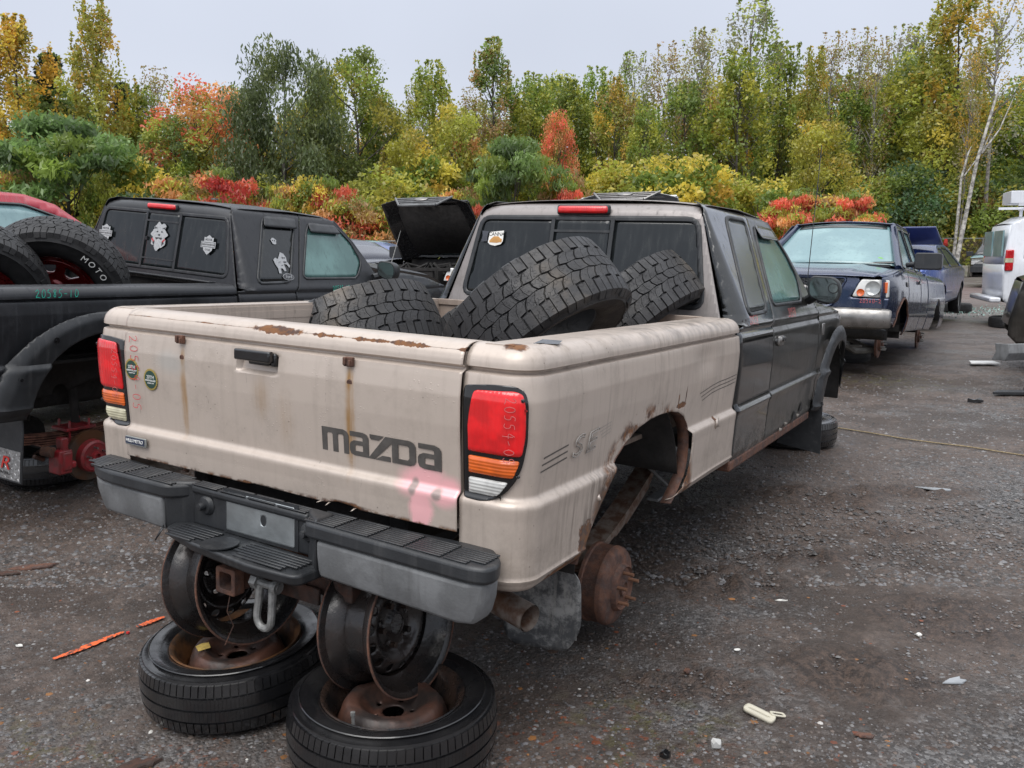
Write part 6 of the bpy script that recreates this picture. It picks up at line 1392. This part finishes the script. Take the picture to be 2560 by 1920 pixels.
proto('red_maple', 9, 'round', 10, 2.8, 1.5, [RED, RED, ORG2, (.60, .18, .08), OLV], 5600, .21, .13)
proto('orange', 10, 'round', 9, 2.6, 1.0, [ORG2, YEL, GRN, BRN], 5000, .23, .12)
proto('yellow_green', 11, 'round', 9, 2.7, .8, [YGR, YEL, OLV, YGR], 5200, .23, .12)
proto('sparse_grey', 12, 'sparse', 14, 2.2, 4, [PALE, OLV, BRN], 1500, .17, .12, 26)
proto('sparse_green', 13, 'sparse', 14, 2.3, 3, [GRN, YGR, PALE], 2600, .19, .13, 16)
proto('brown_col', 14, 'column', 12, 1.9, 2.0, [BRN, OLV, GLD, OLV], 3800, .22, .12, 6)
proto('conifer', 15, 'conifer', 12, 2.4, 1.0, [DGR, (.018, .035, .018)], 6500, .22, .16)
proto('sumac_green', 16, 'sumac', 4.6, 3.0, .8, [BGR, BGR, (.085, .15, .05), GRN], 7500, .19, .09)
proto('sumac_red', 17, 'sumac', 3.4, 2.2, .6, [RED, ORG2, RED, (.50, .06, .05), GRN, YGR], 4200, .17, .06)
proto('sumac_orange', 18, 'sumac', 3.2, 2.2, .5, [ORG2, RED, YEL, GRN, YGR, BRN], 3800, .17, .06)
proto('shrub_yellow', 19, 'shrub', 4.0, 2.3, .3, [YEL, YGR, YGR, GLD, GRN, YGR], 3600, .19, .06)
proto('shrub_green', 20, 'shrub', 3.6, 2.2, .2, [YGR, GRN, OLV], 3400, .19, .06)
proto('birch', 21, 'sparse', 16, 2.8, 7, [OLV, PALE, GLD], 1800, .18, .17, 22)
proto('dark_mound', 22, 'round', 6.5, 3.6, .5, [DGR, (.08, .16, .07), GRN, OLV], 6500, .24, .12)
NT_ = {}
def tree(key, px, ytop, D, label, wd=1., kind='tree', grp=None, sq=None, base=0.):
    """px, ytop in photo pixels (2212 wide) give bearing and height; D the distance away"""
    k = 2560/2212; p = at(px*k, ytop*k, D); c, t, H0 = PROT[key]; s = max(.2, (p.z-base)/H0)
    name = {'birch': 'birch_tree', 'willow': 'willow_tree', 'conifer': 'pine_tree'}.get(key, 'sumac_shrub' if key.startswith('sumac') else 'shrub' if key.startswith('shrub') else 'tree')
    o = thing(name, label, 'shrub' if ('shrub' in name) else 'tree', None, grp, (p.x, D, base-.1), random.uniform(0, 6.28)); o.scale = (wd*s**.5*1.05, wd*s**.5*1.05, s)
    link('trunk', t, GBARK if key == 'birch' or key.startswith('sparse') else BARK, o); link('crown', c, LEAF, o); return o
TREES = [
 ('gold_col', 22, 52, 56, 'tall golden orange poplar at the left edge', 1.15), ('gold_col', -75, 120, 56, 'golden poplar cut by the left edge', 1.1), ('olive_col', 197, 15, 55, 'tallest olive gold poplar on the left, rising high over the red roof', .95),
 ('conifer', 105, 118, 60, 'dark green pine between the two tall golden poplars', 1.1), ('green_col2', 60, 190, 62, 'dull green tree left of the pine', 1.1), ('round_green', 150, 205, 62, 'bushy green tree behind the tallest olive gold poplar', .9),
 ('conifer', 262, 180, 60, 'dark narrow conifer right of the tallest olive poplar', .9), ('sparse_grey', 335, 162, 58, 'thin grey tree with reddish twigs near the red maple', .9), ('green_col', 305, 205, 57, 'light green tree left of the red maple', 1.),
 ('red_maple', 425, 192, 54, 'red maple with orange lower leaves left of the willow', 1.1), ('round_green', 372, 260, 53, 'small green tree under the left flank of the red maple', .8), ('orange', 500, 205, 58, 'rusty orange maple touching the willow on its left', .8),
 ('willow', 608, 128, 50, 'big dark green willow with yellowish top', .97), ('broad_green', 765, 122, 54, 'open branched green tree just right of the willow', .95), ('round_green', 815, 215, 58, 'rounded green tree on the right side of the open branched tree', .7),
 ('green_col', 930, 152, 56, 'bright green poplar standing alone against the sky', .95), ('sparse_green', 905, 185, 60, 'thin green tree behind the bright green poplar', .8), ('sparse_grey', 1018, 205, 55, 'pale leafless looking tree left of the dark narrow poplar', .8),
 ('dark_col', 1066, 105, 57, 'dark narrow poplar with bronze foliage near the centre', 1.), ('green_col', 1148, 178, 58, 'green poplar right of the dark narrow poplar', .95), ('yellow_green', 985, 235, 52, 'yellow green tree in the centre gap', .9),
 ('green_col2', 1225, 192, 60, 'green tree above the small red tree', .9), ('red_maple', 1208, 250, 50, 'small narrow bright red tree near the centre', .42), ('green_col', 1290, 165, 60, 'yellowish green poplar with two tops', .85), ('brown_col', 1330, 190, 56, 'bronze tinged poplar right of the small red tree', .8),
 ('sparse_green', 1372, 132, 58, 'tall thin green tree left of the pale bare tree', .9), ('sparse_grey', 1443, 112, 58, 'pale bare topped aspen', .9), ('sparse_green', 1520, 84, 60, 'feathery grey green aspen left of the tallest middle poplar', 1.), ('green_col2', 1480, 200, 55, 'green tree below the pale bare topped aspen', .9),
 ('sparse_green', 1625, 22, 56, 'tallest green poplar right of centre', 1.15), ('green_col', 1600, 130, 54, 'leafy green poplar in front of the tallest middle one', 1.05), ('green_col2', 1690, 120, 60, 'green poplar right of the tallest middle one', .8), ('olive_col', 1760, 118, 56, 'gold brown poplar above the yellow shrub tree', .75),
 ('sparse_grey', 1800, 92, 61, 'thin grey aspen behind the gold brown poplar', .9), ('sparse_grey', 1862, 84, 60, 'thin grey aspen second from the gold brown poplar', .9), ('sparse_grey', 1900, 100, 56, 'leafless aspen left of the dark green trees', .75), ('sparse_green', 1965, 76, 62, 'thin dark green tree left of the tall olive poplar', 1.1),
 ('round_green', 1985, 130, 58, 'dense green tree under the thin dark green one', 1.05), ('olive_col', 2080, -10, 55, 'very tall olive poplar near the right edge', 1.2), ('birch', 2165, 0, 52, 'white trunked birch leaning near the right edge', 1.0), ('round_green', 2240, 180, 56, 'green tree cut by the right edge', 1.1),
 ('yellow_green', 2030, 260, 54, 'olive yellow tree low in front of the birch', 1.), ('yellow_green', 1775, 268, 50, 'yellow green shrub tree above the red sumac', .85), ('green_col', 1395, 240, 53, 'light green young tree below the tall thin green one', .8), ('brown_col', 1560, 215, 57, 'olive brown tree behind the leafy green poplar', .9),
 ('round_green', 700, 175, 60, 'green tree in the notch between willow and open tree', .6), ('yellow_green', 880, 290, 50, 'low yellow green tree left of the bright green poplar', .8), ('orange', 1010, 300, 51, 'peach coloured small tree below the dark narrow poplar', .55), ('green_col2', 1850, 215, 57, 'green tree among the grey aspens', .9), ('dark_col', 2130, 220, 60, 'dark tree behind the white birch trunk', 1.1)]
for key, px, yt, D, lab, wd in TREES: tree(key, px, yt, D, lab, wd)
bo = tree('birch', 2105, 120, 50.5, 'slim white birch stem leaning right beside the larger birch', .45)
# two leaning pale stems
for k, (x0, y0, x1, y1, D, r, lab) in enumerate(((2085, 470, 2150, 215, 49, .115, 'white birch trunk leaning right, the thickest one at the right'), (2072, 440, 2092, 330, 49.5, .08, 'short white birch trunk beside the thickest one'))):
    q = 2560/2212; a, b_ = at(x0*q, y0*q, D), at(x1*q, y1*q, D); base_ = a-(b_-a)*.35; base_.z = 0
    bm_ = MB(); bm_.tube([base_, a, a.lerp(b_, .5)+Vector((-.15, 0, 0)), b_, b_+(b_-a)*.12+Vector((.1, 0, 0))], [r*1.2, r, r*.8, r*.6, r*.25], 8)
    mid = a.lerp(b_, .55); bm_.tube([mid, mid+Vector((.9, 0, 1.3)), mid+Vector((1.6, 0, 3.2))], [r*.5, r*.35, r*.12], 6)
    o = bm_.build('birch_tree', BIRCH, None, kind=None); tag(o, lab, 'tree')
SHR = [
 ('sumac_green', 140, 262, 45, 'large blue green sumac mound above the red car roof', 1.05), ('sumac_orange', 35, 378, 44, 'orange sumac shrub at the left edge above the red roof', .7), ('shrub_yellow', 290, 352, 47, 'yellow shrub right of the large green sumac', .8), ('shrub_green', 218, 385, 42, 'small yellow green sapling left of the black cab roof', .45),
 ('sumac_orange', 385, 388, 46, 'dull red sumac behind the middle of the black cab roof', .8), ('sumac_red', 482, 372, 44, 'orange red sumac above the black cab roof below the willow', .75), ('shrub_green', 560, 398, 47, 'olive shrub under the willow', .8), ('sumac_orange', 605, 402, 44, 'small orange sumac right of the willow base', .5),
 ('shrub_yellow', 668, 392, 45, 'bright yellow shrub right of the willow', .6), ('sumac_red', 720, 392, 45.5, 'red and yellow sumac beside the bright yellow shrub', .6), ('sumac_orange', 752, 430, 43, 'salmon sumac behind the black cab windshield', .8), ('shrub_green', 800, 380, 48, 'light green shrub thicket in the centre left', 1.), ('shrub_green', 870, 395, 47, 'olive thicket left of the raised black hood', 1.),
 ('shrub_yellow', 930, 340, 50, 'yellow orange shrub behind the raised black hood', .9), ('sumac_orange', 990, 412, 46, 'salmon sumac right above the raised black hood', .55), ('sumac_red', 1020, 432, 43, 'small red sumac touching the beige cab roof corner', .35), ('sumac_green', 1112, 308, 46, 'bright green sumac mound over the beige cab', .72), ('sumac_orange', 1215, 375, 47, 'orange sumac right of the bright green mound', .6), ('sumac_red', 1232, 400, 45, 'crimson sumac low behind the raised silver hood', .4),
 ('shrub_yellow', 1330, 362, 49, 'yellow shrub mound above the raised silver hood', .95), ('shrub_yellow', 1420, 352, 50, 'gold shrub mound in the middle', 1.), ('shrub_yellow', 1500, 350, 48, 'gold shrub mound left of the tall green poplar', 1.), ('shrub_green', 1570, 385, 50, 'green shrub at the foot of the tall green poplar', .9), ('shrub_yellow', 1640, 395, 48, 'yellow green shrub left of the red sumac', .9),
 ('sumac_red', 1720, 418, 44, 'scarlet sumac behind the navy pickup windshield, left one', .72), ('sumac_red', 1835, 420, 43, 'scarlet sumac behind the navy pickup windshield, right one', .72), ('sumac_orange', 1780, 425, 45, 'green and orange sumac between the two scarlet ones', .7), ('shrub_green', 1885, 400, 49, 'green shrub right of the scarlet sumac', .9),
 ('dark_mound', 1960, 368, 47, 'dark green bushy mound above the navy pickup cab', .80), ('dark_mound', 2050, 395, 49, 'dark green bush under the birch trunks', .8), ('shrub_yellow', 2030, 440, 49.5, 'olive yellow bush behind the chain link fence', 1.), ('shrub_yellow', 2100, 470, 49.3, 'yellow bush behind the fence right of the red tag', .7), ('shrub_green', 2150, 430, 49.6, 'green bush above the black suv', .9), ('sumac_orange', 2120, 400, 52, 'orange tinted bush under the birches', .7), ('dark_mound', 2210, 390, 50, 'dark bush behind the white van', .9),
 ('shrub_green', 700, 470, 40, 'weedy brown green thicket at the fence, centre left', 1.), ('shrub_green', 980, 470, 44, 'weedy thicket behind the raised black hood', 1.), ('sumac_orange', 870, 470, 40, 'small pink orange sumac at the fence left of the black hood', .4)]
for key, px, yt, D, lab, wd in SHR: tree(key, px, yt, (max(D, 52.5+.1*(D-40)) if px > 1880 else max(D, 44.6)), lab, wd*1.25)
for px, yt, key, lab in ((-150, 60, 'gold_col', 'golden poplar outside the left edge'), (-260, 140, 'round_green', 'green tree outside the left edge'), (-380, 100, 'broad_green', 'broad green tree far outside the left edge'), (2330, 90, 'olive_col', 'olive tree outside the right edge'), (2450, 150, 'round_green', 'green tree outside the right edge'), (2570, 120, 'yellow_green', 'yellow green tree far outside the right edge')): tree(key, px, yt, 56, lab, 1.1)
rf_ = random.Random(31); free = [(q[1], q[4]) for q in TREES]
for i in range(40):
    px = -70+i*61+rf_.uniform(-15, 15); yt = rf_.uniform(235, 300) if px < 1150 else rf_.uniform(170, 245)
    near = min(free, key=lambda q: abs(q[0]-px)); free.remove(near)
    tree(rf_.choice(['yellow_green', 'green_col2', 'round_green', 'green_col', 'brown_col', 'olive_col', 'broad_green', 'sparse_green']), px, yt, rf_.uniform(61, 66), 'second row tree behind the '+' '.join(near[1].split()[:11]), 1.15, grp='second row of trees in the woods')
# far woods that read as one mass, undergrowth, weeds
def woods():
    rr = np.random.default_rng(5); n = 125000
    x = rr.uniform(-80, 85, n); top = 6.2+2.6*fbm(x*.23, x*0+3, 4)*2+1.6*np.sin(x*.9)*rr.random(n)+np.clip((x-2)/16, 0, 1)*3.2; z = top*rr.random(n)**.65; y = 68+5*rr.random(n)
    P = np.c_[x, y, z]; pal = np.array([DGR, GRN, OLV, BRN, YGR]); C = pal[(rr.random(n)*3.2+2*vnoise(x*.6, z*.5)).astype(int) % 5]*(.45+.5*rr.random((n, 1)))
    V, F, CC = leaves(P, .30, C, rr); link('distant_woods', mesh_from('w', V, F, 0, CC), LEAF, kind='stuff')
    b = MB()
    for i in range(150):
        xx = rr.uniform(-46, 50); h = rr.uniform(6, 12); lx = rr.normal()*.5; yy = rr.uniform(63, 68); r_0 = rr.uniform(.05, .11); b.tube([(xx, yy, 0), (xx+lx*.4, yy, h*.5), (xx+lx, yy, h)], [r_0, r_0*.7, .02], 4)
    b.build('distant_trunks', BARK, None, kind='stuff')
    n = 60000; x = rr.uniform(-38, 42, n); y = rr.uniform(50.8, 60, n); z = (1.5+1.5*vnoise(x*.7, y*.5))*rr.random(n)**.7; P = np.c_[x, y, z]
    pal = np.array([YGR, OLV, GRN, YEL, BRN, GRN, ORG2]); C = pal[(rr.random(n)*3.5+3.4*vnoise(x*.9, y*.3)).astype(int) % 7]*(.6+.6*rr.random((n, 1)))
    V, F, CC = leaves(P, .17, C, rr); link('undergrowth', mesh_from('u', V, F, 0, CC), LEAF, kind='stuff')
    n = 9000; x = rr.uniform(-30, -2, n); y = rr.uniform(44, 50, n); z = 1.8*rr.random(n)**.8*(.5+vnoise(x*.8, y)); P = np.c_[x, y, z]
    C = np.array([YGR, OLV, BRN, (.17, .13, .06)])[rr.integers(0, 4, n)]*(.7+.5*rr.random((n, 1))); V, F, CC = leaves(P, .16, C, rr, 0, 2.0); link('tall_weeds', mesh_from('u', V, F, 0, CC), LEAF, kind='stuff')
    n = 5000; x = rr.uniform(24, 34, n); y = rr.uniform(50.7, 51.6, n); z = .4+1.7*rr.random(n)**.9*(.5+vnoise(x*.9, y)); P = np.c_[x, y, z]
    C = np.array([YGR, OLV, YEL, (.25, .17, .08)])[rr.integers(0, 4, n)]*(.7+.6*rr.random((n, 1))); V, F, CC = leaves(P, .16, C, rr, .3, 2.2); link('fence_weeds', mesh_from('u', V, F, 0, CC), LEAF, kind='stuff')
woods()
# ------------------------------------------------------------------ fence and concrete blocks
FG = simple('galvanised_fence', (.24, .25, .24), .6, .3)
def fence(x0, x1, y, h, label, name='chain_link_fence'):
    t = thing(name, label, 'fence', None, None, ((x0+x1)/2, y, 0)); w = x1-x0
    MB().tube([(-w/2, 0, h), (w/2, 0, h)], .03, 8).build('top_rail', FG, t)
    n = int(w/3); me = MB().tube([(0, 0, 0), (0, 0, h+.05)], .035, 8); m_ = mesh_from('post', me.V, me.F, 60)
    for i in range(n+1): link('post', m_, FG, t, loc=(-w/2+w*i/n, 0, 0))
    V = []; F = []; s = .16; r = .004
    for sgn in (-1, 1):
        k = -h
        while k < w:
            a, b_ = max(0, k), min(w, k+h)
            if b_ > a:
                za, zb = a-k, b_-k
                if sgn < 0: za, zb = h-za, h-zb
                i = len(V); V += [(a-w/2-r, 0, za), (a-w/2+r, 0, za), (b_-w/2+r, 0, zb), (b_-w/2-r, 0, zb)]; F.append((i, i+1, i+2, i+3))
            k += s
    link('wire_mesh', mesh_from('wire', V, F, 0), FG, t, kind='stuff')
fence(19, 40, 50.6, 2.25, 'chain link fence behind the concrete blocks at the right')
fence(-34, 2, 43.5, 2.0, 'chain link fence behind the sedans, left of the raised black hood')
CON = simple('old_concrete', (.30, .27, .24), .9, var=.35, nsc=3, bump=.4, bsc=20, col2=(.17, .17, .11), streak=.4, streakcol=(.12, .12, .06))
cm = None
CL = ['leftmost concrete block at the far end of the lane, beside the navy pickup mirror', 'concrete block below the red tag on the fence', 'concrete block left of the small black suv', 'concrete block partly behind the small black suv']
for i in range(6):
    b = MB(); b.box((0, 0, .33), (2.36, .60, .66))
    if cm is None: bo_ = b.build('concrete_block', CON, None, bevel=.03); cm = bo_.data
    else: bo_ = link('concrete_block', cm, CON, bevel=.03)
    bo_.location = (23.2+i*2.42, 50.0+.05*(i % 2), 0); bo_.rotation_euler = (0, 0, .01*(i % 3-1)); tag(bo_, CL[i] if i < 4 else ['concrete block between the black suv and the white van', 'concrete block behind the white van'][i-4], 'concrete block', 'concrete blocks along the far fence')
tg_ = MB(); tg_.add([(-.16, 0, -.2), (.16, 0, -.2), (.10, 0, .22), (-.08, 0, .22)], [(0, 1, 2, 3)]); rt = tg_.build('red_tag', simple('red_cloth', (.55, .04, .03), .8), None, solid=.01); rt.location = at(2364, 607, 50.5); tag(rt, 'small red cloth tag hanging on the chain link fence', 'tag')

# ------------------------------------------------------------------ things on the ground
def tg(o, l, c, g=None): return tag(o, l, c, g)
def blob(pts, r, jag=.2, seed=1, n=5):
    rn = random.Random(seed); L = []
    for (x, y), (x2, y2) in zip(pts, pts[1:]+pts[:1]):
        for i in range(n): t = i/n; L.append((x+(x2-x)*t+rn.uniform(-jag, jag)*r, y+(y2-y)*t+rn.uniform(-jag, jag)*r))
    return L
def gz(x, y): X, Y = np.array([x]), np.array([y]); return float((.010*fbm(X*2.1, Y*2.1, 5)*2+.05*fbm(X*.35, Y*.35, 3)+.008*fbm(X*11, Y*11, 3)-.012)[0])
OR = NT('orange_spray'); oc = OR.co(); om = OR.mr(OR.noise(26, 7, rough=.8), .40, .52); OR.bsdf(OR.mix(om, (.05, .04, .035), (.78, .13, .03)), .7, nrm=OR.bump(OR.noise(80, 4), .6, .01)); 
for k, (q0, q1, lab) in enumerate((((115, 1420), (268, 1362), 'long orange spray paint stroke on the gravel at the left'), ((295, 1352), (355, 1330), 'short orange spray paint stroke next to the upright rim'))):
    s_ = 2560/2212; a, b_ = gp(q0[0]*s_, q0[1]*s_), gp(q1[0]*s_, q1[1]*s_); d = (b_-a); nn = Vector((-d.y, d.x, 0)).normalized(); L = d.length; N = 40; V = []; F = []; rn = random.Random(k)
    for i in range(N+1):
        p = a+d*(i/N); w = .014*(1-.6*abs(2*i/N-1)**3)+rn.uniform(-.004, .004)
        for sg in (-1, 0, 1): r3 = p+nn*(w*sg); V.append((r3.x, r3.y, gz(r3.x, r3.y)+.008))
    for i in range(N): F += [(3*i, 3*i+1, 3*i+4, 3*i+3), (3*i+1, 3*i+2, 3*i+5, 3*i+4)]
    o = link('paint_mark', mesh_from('paint_mark', V, F, 0), OR.m); tg(o, lab, 'paint mark', 'orange paint strokes on the gravel')
def lump(name, px, py, rx, ry, h, mat, label, cat, seed=1, rot=0., grp=None, pts=None):
    s_ = 2560/2212; p = gp(px*s_, py*s_); rr = np.random.default_rng(seed); n = 14
    pl = pts or [(rx*math.cos(a)*(.75+.5*rr.random()), ry*math.sin(a)*(.75+.5*rr.random())) for a in np.linspace(0, 2*PI, n, endpoint=False)]
    b = MB(); c_ = len(pl); b.loft([[(x, y, 0) for x, y in pl], [(x*.96, y*.96, h*(.6+.8*rr.random())) for x, y in pl]]); o = b.build(name, mat, None, smooth=20, loc=(p.x, p.y, gz(p.x, p.y)+.004), rot=(rr.normal()*.04, rr.normal()*.04, rot)); tg(o, label, cat, grp); return o
lump('rust_scrap', 72, 1216, .10, .030, .006, RUST, 'long flake of rusted sheet metal on the gravel at the far left', 'scrap', 3, .25)
lump('rust_scrap', 15, 1232, .05, .022, .005, RUSTD, 'dark rusted fragment at the left picture edge', 'scrap', 4, .1)
lump('rust_scrap', 300, 1650, .055, .028, .006, RUSTD, 'dark red rusted chip at the bottom left, in front of the left tyre', 'scrap', 5, .4)
lump('rust_scrap', 1868, 1585, .030, .016, .004, RUST, 'small oval rust flake at the lower right on bare gravel', 'scrap', 6)
lump('rust_scrap', 1485, 1448, .012, .022, .004, RUST, 'tiny orange rust flake right of the brake drum', 'scrap', 8)
SHG = simple('grey_plastic_shard', (.30, .32, .34), .5); 
lump('plastic_shard', 2030, 1057, 0, 0, .006, SHG, 'grey triangular plastic shard on the mud at the right', 'plastic shard', 2, 0, None, [(-.13, .05), (.13, .045), (-.005, -.06)])
lump('plastic_shard', 2062, 1468, 0, 0, .005, SHG, 'small torn grey plastic piece at the lower right', 'plastic shard', 3, .4, None, [(-.045, .01), (0, .02), (.04, .012), (.028, 0), (.045, -.012), (.01, -.022), (-.02, -.005)])
CREAM = simple('cream_plastic', (.50, .47, .38), .5, var=.15)
p = gp(1640*2560/2212, 1542*2560/2212)
def clipsurf(x, y): return np.stack([x, y, .012+0*x], 1)
o = panel('plastic_clip', rrect(-.05, -.019, .05, .019, .012), clipsurf, .006, CREAM, None, .012, holes=[rrect(-.036, -.004, .030, .003, .003)], loc=(p.x, p.y, gz(p.x, p.y)+.004), rot=(.05, .1, -.75)); tg(o, 'cream slotted plastic bezel lying on the gravel at the lower right', 'plastic part')
o2 = panel('ring', rrect(-.025, -.013, .025, .013, .009), clipsurf, .004, CREAM, None, .004, holes=[rrect(-.017, -.006, .017, .006, .005)], loc=(p.x+.055, p.y-.004, gz(p.x, p.y)), rot=(0, .2, .1)); o2.name = 'plastic_ring'; tg(o2, 'small white plastic loop beside the cream bezel', 'plastic part')
p = gp(2120*2560/2212, 787*2560/2212); b = MB(); b.prism([(-.19, -.10), (.17, -.13), (.20, .10), (-.10, .12)], .02, .035); o = b.build('paper_sheet', simple('white_sheet', (.75, .76, .76), .4), None, loc=(p.x, p.y, 0)); tg(o, 'flat white panel lying in the lane at the right', 'panel')
lump('black_scrap', 2107, 868, 0, 0, .03, BLK, 'black crumpled plastic scrap in the lane at the right', 'scrap', 4, .2, None, [(-.07, .025), (-.01, .0), (.06, .015), (.08, -.015), (.0, -.025), (-.03, -.015)])
lump('black_scrap', 1437, 1640-12, .014, .012, .012, BLK, 'tiny black bottle cap sized piece right of the mudflap', 'scrap', 9)
PALEST = simple('pale_stone', (.45, .45, .44), .8)
for k, (x, y, r, lab) in enumerate(((1520, 1862*.8643, .02, 'pale grey pebble bottom centre right'),)): pass
lump('pebble', 1548, 1610, .016, .013, .016, PALEST, 'pale angular pebble below the cream bezel', 'stone', 11)
lump('pebble', 520, 1282*1.0+0, .01, .008, .008, PALEST, 'small pale pebble on the gravel beyond the left tyre', 'stone', 12)
lump('white_chip', 1688, 1292, .022, .005, .004, CARD, 'thin white plastic sliver on the mud right of the drum', 'chip', 13, -.2)
lump('white_chip', 1986, 1367, .010, .008, .006, CARD, 'small white chip near the right edge', 'chip', 14)
lump('white_chip', 1592, 1405+0, .012, .005, .004, CARD, 'white chip left of the grey torn plastic', 'chip', 15)
lump('white_chip', 42, 1392, .012, .006, .005, CARD, 'white chip on the gravel left of the orange stroke', 'chip', 16)
RDC = simple('red_chip', (.55, .02, .02), .4)
lump('red_chip', 276, 1364+95*0+0, .006, .006, .006, RDC, 'small red plastic chip near the orange stroke', 'chip', 17)
lump('red_chip', 318*1.0-0, 1392, .005, .005, .005, RDC, 'tiny red plastic chip left of the flat tyre', 'chip', 18)
# string across the lane
pts = [gp(x*2560/2212, y*2560/2212) for x, y in ((1690, 905), (1770, 916), (1850, 930), (1950, 946), (2080, 964), (2212, 985), (2330, 1004))]
b = MB(); b.tube([(p.x, p.y, gz(p.x, p.y)+.010) for p in [pts[i].lerp(pts[i+1], t) for i in range(len(pts)-1) for t in (0, .25, .5, .75)]], .006, 5); tg(b.build('rope', simple('tan_rope', (.28, .22, .13), .8, var=.4, nsc=80), None), 'thin tan rope stretched over the gravel behind the black cab', 'rope')
b = MB(); pp = [gp(x*2560/2212, y*2560/2212) for x, y in ((500, 1558), (545, 1562), (590, 1560), (606, 1556))]; b.tube([(q.x, q.y, .006) for q in pp], .0018, 4); tg(b.build('wire_piece', PALEST, None), 'short piece of pale wire in front of the left tyre', 'wire')
# broken glass patch
rr = np.random.default_rng(3); n = 1500; cg = gp(2050*2560/2212, 672*2560/2212); P = np.c_[cg.x+rr.normal(size=n)*1.5, cg.y+rr.normal(size=n)*1.1, np.full(n, .02)]; V, F, CC = leaves(P, .030, np.tile([[.22, .33, .30]], (n, 1))*(.7+.5*rr.random((n, 1))), rr)
link('broken_glass', mesh_from('g', V, F, 0, CC), colmat('glass_crumbs', .15), kind='stuff')
# loose parts by the bronze suv
q = at(2540, 880, 9.3); b = MB()
L = []
for x, dy in ((-.10, .12), (-.06, .02), (.2, 0), (.6, 0), (1.1, 0)): L.append([(x, dy, .0), (x, dy-.05, .09), (x, dy-.03, .19), (x, dy+.02, .19), (x, dy, .09), (x, dy+.05, 0)])
b.loft(L); tg(b.build('loose_bumper', GREYPL, None, bevel=.006, loc=(q.x-.05, q.y, q.z-.10), rot=(0, 0, .25)), 'detached grey bumper cover in front of the bronze suv, cut by the right edge', 'bumper')
q = gp(2545, 980); b = MB(); b.loft([[(-.15, -.1, 0), (.5, -.15, 0), (.5, .2, 0), (-.05, .15, 0)], [(-.05, -.02, .20), (.5, -.05, .34), (.5, .1, .34), (.0, .06, .22)]]); tg(b.build('loose_fender_liner', BLKPL, None, bevel=.02, loc=(q.x+.18, q.y, 0)), 'dark plastic liner heaped below the detached grey bumper', 'car part')
q = gp(2490, 985); b = MB(); b.prism([(-.12, -.06), (.6, -.10), (.6, .10), (0, .07)], .005, .03); tg(b.build('black_scrap', BLKPL, None, loc=(q.x+.05, q.y, 0)), 'flat black plastic sheet at the right edge', 'scrap')
ground_tyre('scrap_wheel', 'tyre lying flat under the bronze suv at the right', gp(2500, 820)+Vector((.25, .2, .1)))
ground_tyre('scrap_wheel', 'tyre on the ground beneath the rear of the white van', gp(2492, 800)+Vector((.5, 2.6, .1)))
b = MB(); b.box((0, 0, .4), (.10, 1.0, .05)); tg(b.build('running_board', P_SILV, None, bevel=.02, loc=tuple(gp(2515, 800)+Vector((.1, .2, 0))), rot=(0, 0, .3)), 'silver running board end beside the bronze suv', 'running board')
